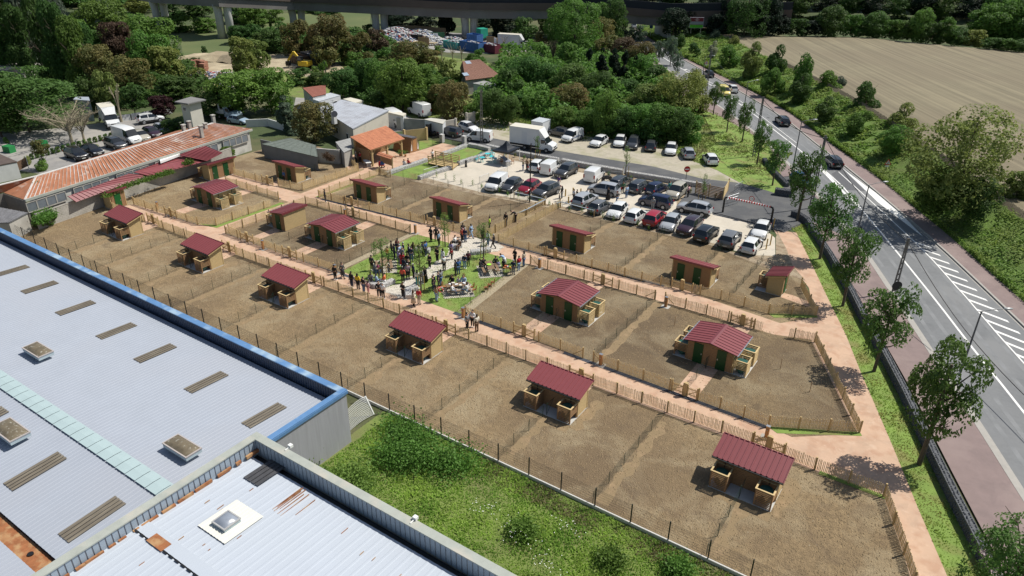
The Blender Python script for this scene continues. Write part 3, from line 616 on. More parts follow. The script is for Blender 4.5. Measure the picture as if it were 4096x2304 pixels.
def cage(t, x0, x1, y0, y1, closed, mat, openside):
 """slatted crate round a water butt; closed = sides with slats ('s','n','w','e'); openside has slats only in its upper half"""
 h = 1.38; o = MB()
 for x in (x0+.04, x1-.04):
  for y in (y0+.04, y1-.04): o.box(x-.045, x+.045, y-.045, y+.045, 0, h)
 o = o.build('water_butt_crate', mat, t)
 E = {'s': ((x0, y0), (x1, y0)), 'n': ((x1, y1), (x0, y1)), 'e': ((x1, y0), (x1, y1)), 'w': ((x0, y1), (x0, y0))}
 for sd_ in closed:
  p, q = E[sd_]; z = .08 if sd_ != openside else .62
  while z < h-.08: slat(o, p, q, z, mat=mat); z += .132
 rim = MB().box(x0-.05, x1+.05, y0-.05, y0+.06, h, h+.035).box(x0-.05, x1+.05, y1-.06, y1+.05, h, h+.035).box(x0-.05, x0+.06, y0+.06, y1-.06, h, h+.035).box(x1-.06, x1+.05, y0+.06, y1-.06, h, h+.035)
 rim.build('rim', wood, o)
 cx_, cy_ = (x0+x1)/2, (y0+y1)/2; r = min(x1-x0, y1-y0)/2-.09
 tk = MB().tube([(cx_, cy_, .3), (cx_, cy_, .36), (cx_, cy_, 1.12), (cx_, cy_, 1.16)], [r*.86, r*.92, r, r*.97], 16)
 tk.cyl((cx_, cy_), r*.5, 0, .3, 8)
 tk = tk.build('water_butt', tank_m, o, smooth=False)
def door(t, x, y, w, h, facing, mat, hx):
 """facing angle 0: door looks towards -y"""
 o = MB().box(-w/2, w/2, -.035, .01, .06, h).build('door', mat, t); o.matrix_basis = Matrix.Translation((x, y, 0)) @ Matrix.Rotation(facing, 4, 'Z')
 MB().box(hx*w*.38-.06, hx*w*.38+.05, -.065, -.035, .98, 1.01).box(hx*w*.38-.02, hx*w*.38+.02, -.05, -.034, .88, 1.06).build('handle', steel, o)
def mono_shed(name, W_=4.15, two=True, light=wood, dark=wood_d):
 """local frame: crates and gutter on the -y side, doors on the +y side, base centre at the middle of the slab"""
 t = empty(name); hw = W_/2
 MB().box(-hw, hw, -1.33, 1.33, 0, .05).build('slab', M('slab_concrete', (.50, .49, .46), .9, .1, 2), t)
 zf, zb = 1.95, 2.36
 zt = lambda x, y: zf+(zb-zf)*(y+.2)/1.5
 y0, y1 = -.18, 1.27
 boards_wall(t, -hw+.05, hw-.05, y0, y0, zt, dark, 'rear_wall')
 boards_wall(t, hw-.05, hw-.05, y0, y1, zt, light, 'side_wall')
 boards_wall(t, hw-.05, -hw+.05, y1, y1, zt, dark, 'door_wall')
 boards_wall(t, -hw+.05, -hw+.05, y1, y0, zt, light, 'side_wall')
 cp = MB()
 for x in (-hw+.05, hw-.05):
  for y in (y0, y1): cp.box(x-.05, x+.05, y-.05, y+.05, .05, zt(x, y)-.03)
 cp.build('corner_post', postm, t)
 ya, yb = -.5, 1.52
 ribbed(MB(), -hw-.28, hw+.28, ya, yb, zt(0, ya)+.05, zt(0, yb)+.05, 13 if two else 7, rh=.06).build('roof', maroon, t)
 MB().box(-hw-.29, hw+.29, yb, yb+.05, zt(0, yb)-.10, zt(0, yb)+.11).build('flashing', maroon_f, t)
 f = MB()
 for x in (-hw-.26, hw+.24): f.bar((x+.01, ya+.03, zt(0, ya)-.07), (x+.01, yb-.02, zt(0, yb)-.07), .03, .1)
 f.build('fascia', wood, t)
 gz = zt(0, ya)
 gt = MB().box(-hw-.27, hw+.27, ya-.1, ya-.01, gz-.05, gz+.02)
 gt.build('gutter', blackp, t)
 xs = (-hw+.6, hw-.6) if two else (-hw+.6,)
 for x in xs:
  MB().tube([(x, ya-.05, gz-.04), (x, -.27, gz-.3), (x, -.27, 1.2)], .035, 6).build('downpipe', blackp, t)
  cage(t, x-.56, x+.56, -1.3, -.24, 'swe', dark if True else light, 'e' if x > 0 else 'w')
 if two:
  door(t, -.62, y1+.035, .78, 1.93, math.pi, green_d, 1); door(t, hw-.95, y1+.035, .78, 1.93, math.pi, green_d, -1)
  MB().box(-.02, .02, -1.28, -1.24, .05, 1.1).bar((0, -1.24, 1.0), (0, -.22, 1.0), .02).bar((0, -1.24, .1), (0, -.3, 1.0), .02).build('divider', greenp, t)
 else: door(t, 0, y1+.035, .8, 1.9, math.pi, green_door, 1)
 return t
def gable_shed(name, half=False, W_=3.85, D_=3.2):
 """ridge along y, doors on the -y and +y gable sides, crates on the x sides"""
 t = empty(name); hw = W_/2; hd = D_/2; x0 = -hw; x1 = 0.15 if half else hw; zr, ze = 2.3, 1.98
 MB().box(-hw-1.25, x1 if half else hw+1.25, -hd, hd, 0, .05).build('slab', M('slab_concrete', (0,)*3), t)
 zt = lambda x, y: zr-(zr-ze)*abs(x)/hw
 def gable(y, sgn):
  if half: parts = [(x0, x1)]
  else: parts = [(x0, 0), (0, x1)]
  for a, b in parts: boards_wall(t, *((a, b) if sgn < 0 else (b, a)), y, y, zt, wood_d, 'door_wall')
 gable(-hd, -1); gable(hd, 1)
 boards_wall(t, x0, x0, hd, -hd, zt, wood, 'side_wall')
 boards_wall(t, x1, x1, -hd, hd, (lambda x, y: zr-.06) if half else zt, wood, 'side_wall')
 ov = .38
 r = ribbed(MB(), -hd-.3, hd+.3, 0 if not half else x1+.15, x0-ov, (zr if not half else zr+.0)+.07, ze-.05+.05, 9, axis='x')
 r.build('roof', maroon, t)
 if not half: ribbed(MB(), -hd-.3, hd+.3, 0, hw+ov, zr+.07, ze-.05+.05, 9, axis='x').build('roof', maroon, t)
 if half: MB().box(x1+.14, x1+.19, -hd-.31, hd+.31, zr-.13, zr+.14).build('flashing', maroon_f, t)
 else: MB().face([(-.2, -hd-.31, zr+.075), (0, -hd-.31, zr+.125), (0, hd+.31, zr+.125), (-.2, hd+.31, zr+.075)][::-1]).face([(0, -hd-.31, zr+.125), (.2, -hd-.31, zr+.075), (.2, hd+.31, zr+.075), (0, hd+.31, zr+.125)][::-1]).build('ridge_cap', maroon_f, t)
 sides = (-1,) if half else (-1, 1)
 for s in sides:
  gx = s*(hw+ov+.03); MB().box(gx-.05, gx+.05, -hd-.3, hd+.3, ze-.07, ze+.0).build('gutter', steel, t)
  for y in (-hd+.62, hd-.62):
   MB().tube([(gx, y, ze-.06), (s*(hw+.07), y, ze-.3), (s*(hw+.07), y, 1.2)], .035, 6).build('downpipe', blackp, t)
   a, b = sorted((s*(hw+.08), s*(hw+1.2))); cage(t, a, b, y-.56, y+.56, 'sn'+('e' if s > 0 else 'w'), wood if s > 0 else wood_d, 's' if y < 0 else 'n')  # crates on the shaded side take the board colour with shade painted in
 if half: door(t, -.9, -hd-.035, .8, 1.9, 0, green_d, 1)
 else:
  for y, f in ((-hd-.035, 0), (hd+.035, math.pi)): door(t, -hw*.52, y, .8, 1.9, f, green_d, 1 if f == 0 else -1); door(t, hw*.52, y, .8, 1.9, f, green_d, -1 if f == 0 else 1)
  MB().box(-.02, .02, -hd-.52, -hd-.48, .05, 1.2).bar((0, -hd-.5, 1.1), (0, -hd-.04, 1.1), .02).bar((0, -hd-.5, .3), (0, -hd-.04, .9), .02).build('divider', greenp, t)
 return t
GS = 'maroon roofed timber garden sheds'
P1 = mono_shed('garden_shed'); P2 = gable_shed('four_tank_shed'); P3 = mono_shed('small_garden_shed', 2.0, False)
FRONT = [(-22.6, 39.95, 'front row, second from the right'), (-36.7, 39.9, 'front row, in front of the lawn'), (-66.3, 39.9, 'front row, second from the left'), (-80.8, 39.8, 'front row, far left beside the block wall'), (-53.3, 39.9, 'front row, third from the left'), (-7.7, 39.6, 'front row, far right beside the path junction')]
for i, (u, v, lb) in enumerate(FRONT):
 o = P1 if i == 0 else copy_tree(P1)
 o.matrix_basis = Matrix.Translation((u, v, 0)); tag(o, 'maroon roofed timber shed with two water crates, '+lb, 'shed', GS)
for u, v, lb in ((-79.9, 64.4, 'upper row, far left, a person at its open door'), (-65.6, 65.1, 'upper row, left of centre, both doors shut'), (-53.1, 66.1, 'upper row behind a small tree, one door open'), (-36.5, 67.0, 'upper row, just below the middle of the car park'), (-22.1, 67.0, 'upper row, below the right end of the car park')):
 o = copy_tree(P1); o.matrix_basis = Matrix.Translation((u, v, 0)) @ Matrix.Rotation(math.pi, 4, 'Z'); tag(o, 'timber shed with two green doors, '+lb, 'shed', GS)
o = copy_tree(P1); o.matrix_basis = Matrix.Translation((-89.4, 58.9, 0)) @ Matrix.Rotation(-math.pi/2, 4, 'Z'); tag(o, 'timber shed with two bright green doors against the block wall, top left', 'shed', GS)
P3.matrix_basis = Matrix.Translation((-89.9, 44.05, 0)) @ Matrix.Rotation(-math.pi/2, 4, 'Z'); tag(P3, 'narrow timber shed with one bright green door against the block wall', 'shed', GS)
o = copy_tree(P3); o.matrix_basis = Matrix.Translation((-14.9, 69.2, 0)) @ Matrix.Rotation(-math.pi/2, 4, 'Z'); tag(o, 'narrow timber shed with one door at the right edge of the plots', 'shed', GS)
for i, (u, v, lb) in enumerate([(-29.5, 53.6, 'right of the lawn, in the middle'), (-59.7, 52.7, 'left of the lawn'), (-15, 53.7, 'far right near the walkway'), (-80.8, 52.5, 'far left block')]):
 o = P2 if i == 0 else copy_tree(P2)
 o.matrix_basis = Matrix.Translation((u, v, 0)); tag(o, 'ridged maroon roofed shed with four water crates, '+lb, 'shed', GS)
o = gable_shed('half_gable_shed', True); o.matrix_basis = Matrix.Translation((-66.1, 52.5, 0)); tag(o, 'half shed with single maroon slope and tall blank side, left of centre', 'shed', GS)
# standpipe posts
for i, (k, x, y, lb) in enumerate([('10', 1590, 665, 'beside the far left plot'), ('11', 75, 1060, 'left of the lower path'), ('11', 900, 740, 'between the plots above the left four-tank shed'), ('11', 1605, 900, 'at the upper left corner of the lawn'), ('11', 800, 1310, 'at the lower left corner of the lawn'), ('21', 2085, 300, 'at the lower right corner of the lawn'), ('12', 275, 1250, 'right of the picnic lawn'), ('22', 890, 775, 'between two plots on the lower path'), ('22', 1545, 190, 'on the upper path between the four-tank sheds'), ('33', -20, 60, 'near the right end of the lower path')]):
 p = at(k, x, y); o = empty('standpipe_post', p, 0, 'squat timber water post with metal cap '+lb, 'water post', 'timber water posts by the paths')
 MB().box(-.13, .13, -.09, .09, .03, 1.05).build('body', M('orange_timber', (.42, .21, .08), .7, .12, 3), o); MB().box(-.15, .15, -.11, .11, 1.05, 1.1).build('cap', steel, o); MB().box(-.03, .03, -.17, -.09, .75, .8).build('tap', steel, o); MB().box(-.4, .4, -.35, .35, .024, .035).build('base', concrete, o)
# ------------------------------------------------------------------ factory halls (lower left)
roof_b = M('pale_blue_sheet_roof', (.345, .375, .43), .6, .04, .5, spec=.25, col2=(.35, .375, .425), sc2=.12, w2=.52)
roof_w = M('white_sheet_roof', (.46, .50, .56), .6, .03, .6, spec=.25, col2=(.46, .50, .555), sc2=.2, w2=.55)
blue_cap = M('blue_coping', (.11, .23, .43), .5, .14, 1.2, col2=(.32, .44, .56), sc2=.7, w2=.58)
navy = M('dark_blue_cladding', (.025, .045, .09), .5, .2, 2)
wallc = M('streaked_concrete', (.33, .33, .35), .9, .1, 2.2, stretch=(1.5, 1.5, .1), col2=(.30, .30, .315), sc2=2.5, w2=.55)
clad = M('grey_blue_cladding', (.30, .36, .42), .5, .1, 2)
coping = M('weathered_coping', (.36, .38, .34), .8, .12, 1.5, col2=(.45, .43, .37), sc2=.7, w2=.58)
dirty = M('dirty_rooflight', (.17, .145, .11), .7, .25, 1.5, stretch=(6, .6, 1), col2=(.24, .21, .16), sc2=1, w2=.6)
dome_m = M('dirty_dome', (.16, .13, .085), .45, .3, 2.2, col2=(.38, .36, .3), sc2=5, w2=.66)
rust = M('rust', (.30, .115, .045), .9, .3, 2.5, col2=(.42, .25, .12), sc2=1.5, w2=.55)
def rib_sheet(mb, x0, x1, y0, y1, z0, z1, pitch, rh=.045, mi=0):
 n0 = len(mb.v); prof = []; x = x0
 while x < x1: prof += [(x, 0), (x+pitch*.62, 0), (x+pitch*.7, rh), (x+pitch*.92, rh)]; x += pitch
 prof.append((x, 0)); k = len(prof)
 for yy, zz in ((y0, z0), (y1, z1)):
  for p, h in prof: mb.v.append((p, yy, zz+h))
 for i in range(k-1): mb.f.append((n0+i, n0+i+1, n0+k+i+1, n0+k+i)); mb.mi.append(mi)
 return mb
F1 = empty('factory_hall', (-32.4, 28.1, 0), 0, 'large factory hall with pale ribbed roof and blue parapet', 'factory')
def wb(mb, name, mat, par, **k): return mb.build(name, mat, par, world=True, **k)
def zr1(v): return 3.5+.62*(27.5-v)/12 if v > 15.5 else 4.12-.35*(15.5-v)/6.1
wb(MB().box(-130, -32.4, -14, 28.1, -.3, 3.3), 'wall', wallc, F1)
wb(rib_sheet(MB(), -130, -33, 15.5, 27.55, 4.12, 3.5, .33, .022), 'roof', roof_b, F1); wb(rib_sheet(MB(), -130, -32.5, 9.5, 15.5, 3.77, 4.12, .33, .022), 'roof', roof_b, F1)
wb(rib_sheet(MB(), -130, -32.5, -14, 8.5, 4.4, 3.72, .33, .03), 'roof', roof_b, F1)
wb(MB().box(-130, -32.5, 8.5, 9.5, 3.4, 3.55), 'valley_gutter', rust, F1)
wb(MB().box(-130, -33, 27.56, 27.74, 3.3, 3.42), 'eaves_gutter', black, F1)
pp = MB().box(-130, -32.72, 27.74, 28.1, 3.3, 4.42).box(-32.72, -32.4, 21.0, 28.1, 3.3, 4.42); wb(pp, 'parapet_wall', wallc, F1, kind='stuff')
c_ = MB(); x = -129.9
while x < -32.8: c_.box(x, x+.17, 27.70, 27.74, 3.45, 4.42); x += .25
wb(c_, 'parapet_lining', navy, F1, kind='stuff')
wb(MB().box(-130, -32.35, 27.66, 28.18, 4.42, 4.5), 'coping', blue_cap, F1); wb(MB().box(-32.76, -32.32, 21.0, 27.66, 4.42, 4.5), 'coping', blue_cap, F1)
wb(MB().box(-32.40, -32.30, 21.0, 28.2, 4.2, 4.42), 'coping', blue_cap, F1)
rc = MB(); x = -130
while x < -32.6:
 rc.face([(x+.02, 14.95, 4.205), (x+1.0, 14.95, 4.205), (x+1.0, 15.5, 4.235), (x+.02, 15.5, 4.235)]).face([(x+.02, 15.5, 4.235), (x+1.0, 15.5, 4.235), (x+1.0, 16.05, 4.205), (x+.02, 16.05, 4.205)]); x += 1.02
wb(rc, 'ridge_cap', M('pale_green_ridge', (.38, .48, .49), .6, .05, 1), F1, kind='stuff')
def rooflight(k, xa, ya, xb, yb, z, par, wd=1.0, mat=dirty, zf=None):
 a = at(k, xa, ya, z); b = at(k, xb, yb, z); u = (a.x+b.x)/2; mb = MB(); v0, v1 = sorted((a.y, b.y)); zf = zf or zr1
 n = 4
 for i in range(n):
  x0 = u-wd/2+wd*i/n
  mb.face([(x0, v0, zf(v0)+.05), (x0+wd/n*.75, v0, zf(v0)+.05), (x0+wd/n*.75, v1, zf(v1)+.05), (x0, v1, zf(v1)+.05)]); mb.face([(x0+wd/n*.75, v0, zf(v0)+.055), (x0+wd/n, v0, zf(v0)+.085), (x0+wd/n, v1, zf(v1)+.085), (x0+wd/n*.75, v1, zf(v1)+.055)])
 wb(mb, 'rooflight', mat, par)
for t in [('10', -120, 1320, 285, 1205), ('10', 215, 1474, 570, 1363), ('20', 570, 245, 940, 110), ('20', 980, 482, 1355, 338), ('20', 1365, 718, 1750, 550), ('20', 1880, 1022, 2265, 830), ('20', 2465, 1370, 2846, 1150)]: rooflight(*t, 3.9, F1)
for t in [('30', 85, 550, 620, 230), ('30', 645, 1065, 1205, 680), ('20', -260, 1360, 70, 1235)]: rooflight(*t, 4.0, F1, 1.15)
def dome(cs, k, z, par, dm=dome_m, hh=.32, trim=M('pale_trim', (.42, .38, .36), .6, .1, 2)):
 P = [at(k, x, y, z) for x, y in cs]; c = sum(P, Vector())/4; u0, u1 = min(p.x for p in P), max(p.x for p in P); v0, v1 = min(p.y for p in P), max(p.y for p in P)
 du = (abs(P[2].x-P[1].x)+abs(P[3].x-P[0].x))/4; dv = (abs(P[1].y-P[0].y)+abs(P[2].y-P[3].y))/4
 o = MB().box(-du, du, -dv, dv, z-hh, z-.07).build('skylight', M('skylight_upstand', (.42, .5, .53), .6, .1, 2), par); o.matrix_parent_inverse = Matrix(); pm_ = par.matrix_basis.inverted()
 o.matrix_basis = pm_ @ Matrix.Translation((c.x, c.y, 0))
 e = .03; MB().box(-du-e, du+e, -dv-e, -dv+.05, z-.07, z).box(-du-e, du+e, dv-.05, dv+e, z-.07, z).box(-du-e, -du+.05, -dv+.05, dv-.05, z-.07, z).box(du-.05, du+e, -dv+.05, dv-.05, z-.07, z).build('frame', trim, o)
 mb = MB(); N = 6; n0 = 0
 for i in range(N+1):
  for j in range(N+1):
   s, t = i/N*2-1, j/N*2-1; mb.v.append((s*(du-.05), t*(dv-.05), z-.02+.2*(1-s*s)**.5*(1-t*t)**.5))
 for i in range(N):
  for j in range(N): a = i*(N+1)+j; mb.f.append((a, a+N+1, a+N+2, a+1)); mb.mi.append(0)
 mb.build('dome', dm, o, smooth=True)
dome([(220, 597), (380, 533), (535, 637), (378, 695)], '20', 4.55, F1)
dome([(-130, 1390), (120, 1308), (297, 1445), (110, 1540)], '20', 4.6, F1)
dome([(1635, 105), (1800, 15), (2025, 165), (1860, 255)], '30', 4.6, F1)
wb(MB().box(-60, -38.2, -14, 5.6, 4, 5.2), 'upper_block', wallc, F1)
wb(MB().box(-60, -38.1, 5.2, 5.75, 5.2, 5.3).box(-38.6, -38.1, -14, 5.2, 5.2, 5.3), 'coping', blue_cap, F1)
wb(MB().cyl((-36.2, 9.0), .16, 3.55, 3.62, 12), 'outlet', black, F1)
F2 = empty('white_roofed_hall', (-32.5, 20.85, 0), 0, 'factory hall with white ribbed roof and grey green coping, nearest the camera', 'factory')
def zr2(v): return 4.45+.0*v if v > 20.2 else 4.45+.28*(20.2-v)/7.5 if v > 12.7 else 4.73-.03*(12.7-v)
wb(MB().box(-32.0, 16, -14, 20.4, -.3, 4.2), 'wall', wallc, F2)
wb(rib_sheet(MB(), -32.1, 16, 12.7, 20.0, 4.73, 4.45, .5, .012), 'roof', roof_w, F2); wb(rib_sheet(MB(), -32.1, 16, -14, 12.55, 4.1, 4.72, .5, .012), 'roof', roof_w, F2)
rp = MB(); x = -32
while x < 16: rp.box(x, x+.32, 12.5, 12.6, 4.76, 4.8); x += .5
wb(rp, 'ridge_closer', black, F2, kind='stuff')
wb(MB().box(-32.1, 16, 12.6, 13.3, 4.76, 4.785), 'ridge_sheet', roof_w, F2)
wb(MB().box(-32.5, 16, 20.5, 20.85, 4.1, 5.42), 'parapet_wall', wallc, F2); wb(MB().box(-32.5, -32.15, -14, 20.5, 4.1, 5.42), 'parapet_wall', wallc, F2)
c_ = MB(); x = -32.1
while x < 16: c_.box(x, x+.27, 20.46, 20.5, 4.3, 5.42); x += .34
y = -14
while y < 20.4: c_.box(-32.15, -32.11, y, y+.27, 4.3, 5.42); y += .34
wb(c_, 'parapet_lining', clad, F2, kind='stuff')
wb(MB().box(-32.58, 16, 20.42, 20.95, 5.42, 5.49), 'coping', coping, F2); wb(MB().box(-32.58, -32.05, -14, 20.42, 5.42, 5.49), 'coping', coping, F2)
wb(MB().box(-32.1, 16, 20.0, 20.4, 4.2, 4.28), 'gutter', black, F2)
c_ = MB()
y = -14
while y < 20: yy = y+R.uniform(.3, 1.1); c_.box(-32.05, -31.93+R.uniform(-.04, .03), y, yy, 4.6, 4.79); y = yy+R.uniform(0, .4)
wb(c_, 'rusty_flashing', rust, F2, kind='stuff')
dome([(2130, 900), (2295, 785), (2420, 865), (2255, 980)], '30', 4.95, F2, M('grey_dome', (.25, .28, .33), .25, .15, 2), .28, M('zinc_trim', (.4, .4, .4), .4, .1, 2))
c0 = at('30', 2320, 890, 4.75); wb(rib_sheet(MB(), c0.x-1.15, c0.x+1.0, c0.y-1.2, c0.y+1.25, zr2(c0.y-1.2)+.07, zr2(c0.y+1.25)+.07, .25, .03), 'skylight_sheet', M('cream_sheet', (.70, .69, .62), .5, .04, 2), F2)
c0 = at('30', 1610, 1120, 4.78); wb(MB().box(c0.x-.75, c0.x+.55, c0.y-.3, c0.y+.3, 4.79, 4.805), 'rusty_panel', rust, F2)
c0 = at('31', 100, 400, 4.5); rooflight('31', -40, 520, 230, 300, 4.5, F2, 1.3, M('dark_rooflight', (.07, .07, .075), .5, .2, 2), lambda v: zr2(v)+.02)
rs = MB()
for i in range(40):
 x = R.uniform(-31.5, -14); y = R.uniform(8, 19); L_ = R.uniform(.1, .5); rs.box(x, x+.018, y, y+L_, zr2(y)+.01, zr2(y)+.056)
for i in range(8): x = -26.9+R.uniform(-.8, .9); rs.box(x, x+.02, 18.2-R.random()*.8, 18.4+R.random()*1.5, 4.5, 4.56)
wb(rs, 'rust_streaks', rust, F2, kind='stuff')
for k, x, y in (('31', 345, 138), ('31', 1603, 862)):
 p = at(k, x, y, 5.6); wb(MB().box(p.x-.12, p.x+.12, p.y-.1, p.y+.12, 5.5, 5.68).bar((p.x, p.y-.1, 5.55), (p.x, p.y-.4, 5.52), .05), 'floodlight', whitep, F2)
# bent white mesh fence at the corner of the hall
o = empty('bent_mesh_fence', (-32.3, 28.3, 0), 0, 'sagging white wire mesh panel between hall corner and panel fence', 'fence'); mb = MB()
A_ = at('21', 900, 1250, 1.6); B_ = at('21', 1100, 1090, 1.7); A2 = at('21', 935, 1440, 0); B2 = at('21', 1185, 1270, .1)
def bil(s, t): p = A_.lerp(B_, s); q = A2.lerp(B2, s); r_ = p.lerp(q, t); r_.z += .15*math.sin(s*3.1)-.1*math.sin(t*3); return r_
for i in range(23):
 for j in range(6): mb.bar(bil(i/22, j/6), bil(i/22, (j+1)/6), .015)
for j in range(13):
 for i in range(6): mb.bar(bil(i/6, j/12), bil((i+1)/6, j/12), .018)
wb(mb, 'mesh_panel', whitep, o, kind='stuff'); wb(MB().bar(B_, B2, .09), 'post', whitep, o)
# ------------------------------------------------------------------ block wall and rusty building (left)
blockm = M('weathered_block_wall', (.43, .405, .36), .92, .14, 1.6, bump=.006, bsc=18, col2=(.33, .31, .27), sc2=.5, w2=.58)
W0, W1 = at('10', 400, 862), at('10', 2345, 165); o = empty('block_wall', W0, math.atan2((W1-W0).y, (W1-W0).x), 'long weathered concrete block wall behind the left plots', 'wall')
Lw = (W1-W0).length; mb = MB().box(0, Lw, .02, .2, -.2, 1.85).box(0, Lw, -.02, .24, 1.85, 1.93); r_ = 0; z = 0
while z < 1.84:
 x = -.25*(r_ % 2)
 while x < Lw: mb.box(max(0, x+.01), min(Lw, x+.49), .0, .019, z+.01, z+.19); x += .5
 z += .2; r_ += 1
mb.build('blockwork', blockm, o, kind='stuff')
def roof_pts(k, pts, z): return [at(k, x, y, zz) for (x, y), zz in zip(pts, z if isinstance(z, tuple) else [z]*len(pts))]
def slab(mb, P, th=.12, mi=0):
 n = len(P); mb.face([tuple(p) for p in P] if (P[1]-P[0]).cross(P[2]-P[0]).z > 0 else [tuple(p) for p in reversed(P)], mi)
 for i in range(n):
  a, b = P[i], P[(i+1) % n]; mb.face([a, b, b-Vector((0, 0, th)), a-Vector((0, 0, th))], mi)
 mb.face([tuple(p-Vector((0, 0, th))) for p in P], mi); return mb
def ribs_on(mb, a0, a1, b0, b1, n, w_=.08, h_=.07, mi=0):
 """ribs between edge a (a0->a1) and edge b (b0->b1)"""
 for i in range(n+1): t = i/n; p = a0.lerp(a1, t)+Vector((0, 0, h_/2)); q = b0.lerp(b1, t)+Vector((0, 0, h_/2)); mb.bar(p, q, w_, h_, mi)
 return mb
rustroof = M('rusted_roof_sheet', (.33, .135, .07), .85, .25, 1.4, col2=(.50, .40, .34), sc2=.9, w2=.66, stretch=None)
E0, E1 = at('10', 250, 562, 3.2), at('00', 2538, 1300, 3.2); R0, R1 = at('10', 365, 322, 4.3), at('00', 2140, 1238, 4.3)
o = empty('rusty_roofed_building', (E0.x, E0.y, 0), 0, 'long low white building with rusty corrugated roof behind the block wall', 'building')
B0 = E0+(R0-E0)*2.0; B1 = E1+(R1-E1)*2.0; B0.z = B1.z = 3.2
wl = MB(); core = [E0.lerp(B1, .02), E1.lerp(B0, .02), B1.lerp(E0, .02), B0.lerp(E1, .02)]
wl.prism([(p.x, p.y) for p in core], -.2, 3.15); wb(wl, 'wall', M('dirty_white_render', (.55, .54, .50), .9, .1, 1, col2=(.42, .41, .37), sc2=.6, w2=.58), o)
C0 = E0.lerp(R0, 0)+(E0-R0)*0
mb = MB(); hip = E0.lerp(B0, .5);
mb.face([E0, E1, R1, R0]); mb.face([R0, R1, B1, B0]); XL, YL, RL = at('10', 35, 488, 3.2), at('10', -300, 560, 3.2), at('10', -300, 483, 4.3); mb.face([RL, YL, XL, R0]); mb.face([R0, XL, E0]); mb.face([E1, B1, R1]); wb(mb, 'roof', rustroof, o)
wb(MB().bar(R0, RL, .25, .1), 'ridge_cap', M('bleached_ridge', (.62, .6, .57), .7, .1, 2), o)
for a, b in ((E0, XL), (XL, YL)): wb(MB().bar((a.x, a.y, 1.5), (b.x, b.y, 1.5), .2, 3.2), 'end_wall', M('old_stone_wall', (.2, .18, .155), .95, .2, 3), o)
rb = ribs_on(MB(), E0, E1, R0, R1, 62, .06, .06); wb(rb, 'roof_rib', M('rib_worn_metal', (.42, .27, .2), .7, .4, 1.2, col2=(.62, .60, .58), sc2=.5, w2=.5), o, kind='stuff')
wb(MB().bar(R0, R1, .3, .1).bar(E0, R0, .2, .1), 'ridge_cap', M('bleached_ridge', (.62, .6, .57), .7, .1, 2), o)
wb(MB().bar(E0+Vector((0, 0, -.1)), E1+Vector((0, 0, -.1)), .16, .3), 'eaves_board', coping, o)
dE = (E1-E0); nE = Vector((dE.y, -dE.x, 0)).normalized()
if nE.dot(R0-E0) > 0: nE = -nE
for i in range(30):
 t = (i+.5)/30; p = E0.lerp(E1, t);
 if i % 5 == 4: continue
 f_ = MB(); a = p-dE.normalized()*.62; b = p+dE.normalized()*.62
 f_.bar(a+nE*.02-Vector((0, 0, 1.55)), a+nE*.02-Vector((0, 0, .45)), .08).bar(b+nE*.02-Vector((0, 0, 1.55)), b+nE*.02-Vector((0, 0, .45)), .08).bar(a+nE*.02-Vector((0, 0, .45)), b+nE*.02-Vector((0, 0, .45)), .08).bar(a+nE*.02-Vector((0, 0, 1.6)), b+nE*.02-Vector((0, 0, 1.6)), .1)
 f_ = wb(f_, 'window', concrete, o)
 q = MB().bar(a+nE*.005-Vector((0, 0, 1.0)), b+nE*.005-Vector((0, 0, 1.0)), .02, 1.0); wb(q, 'window_pane', M('grey_glass', (.18, .2, .22), .15, .3, .6), o)
for k, x, y, hh in (('00', 1855, 1320, .9), ('00', 1912, 1290, 1.0), ('00', 2030, 1350, 1.2), ('00', 2070, 1290, .7), ('00', 2150, 1220, .9)):
 p = at(k, x, y, 4.1); wb(MB().box(p.x-.22, p.x+.22, p.y-.22, p.y+.22, 3.6, 4.1+hh).box(p.x-.3, p.x+.3, p.y-.3, p.y+.3, 4.1+hh, 4.2+hh), 'chimney', concrete, o)
for lb, cs, z, nr in (('maroon ribbed lean-to roof at the lower end of the white building', [(680, 527), (1290, 300), (1480, 320), (765, 585)], (2.7, 2.7, 2, 2), 17), ('maroon ribbed lean-to roof in the middle behind the block wall', [(1340, 285), (1800, 112), (2110, 165), (1495, 322)], (2.6, 2.6, 2.05, 2.05), 14), ('maroon ribbed lean-to roof at the upper end behind the block wall', [(1795, 112), (2045, 14), (2238, 92), (2080, 172)], (3.0, 3.0, 2.2, 2.2), 10)):
 P = roof_pts('10', cs, z); o = empty('lean_to', (P[0].x, P[0].y, 0), 0, lb, 'lean-to'); mb = MB()
 for f_ in ((P[0], P[1], P[2]), (P[0], P[2], P[3])): mb.face(f_ if (f_[1]-f_[0]).cross(f_[2]-f_[0]).z > 0 else f_[::-1])
 wb(mb, 'roof', maroon, o); wb(ribs_on(MB(), P[0], P[1], P[3], P[2], nr, .05, .07), 'roof_rib', maroon_f, o, kind='stuff')
P = roof_pts('10', [(1600, 135), (1790, 75), (1810, 100), (1612, 175)], 3.0); o = empty('white_awning', (P[0].x, P[0].y, 0), 0, 'short white awning over a doorway of the rusty roofed building', 'awning'); wb(slab(MB(), P, .3), 'cover', whitep, o)
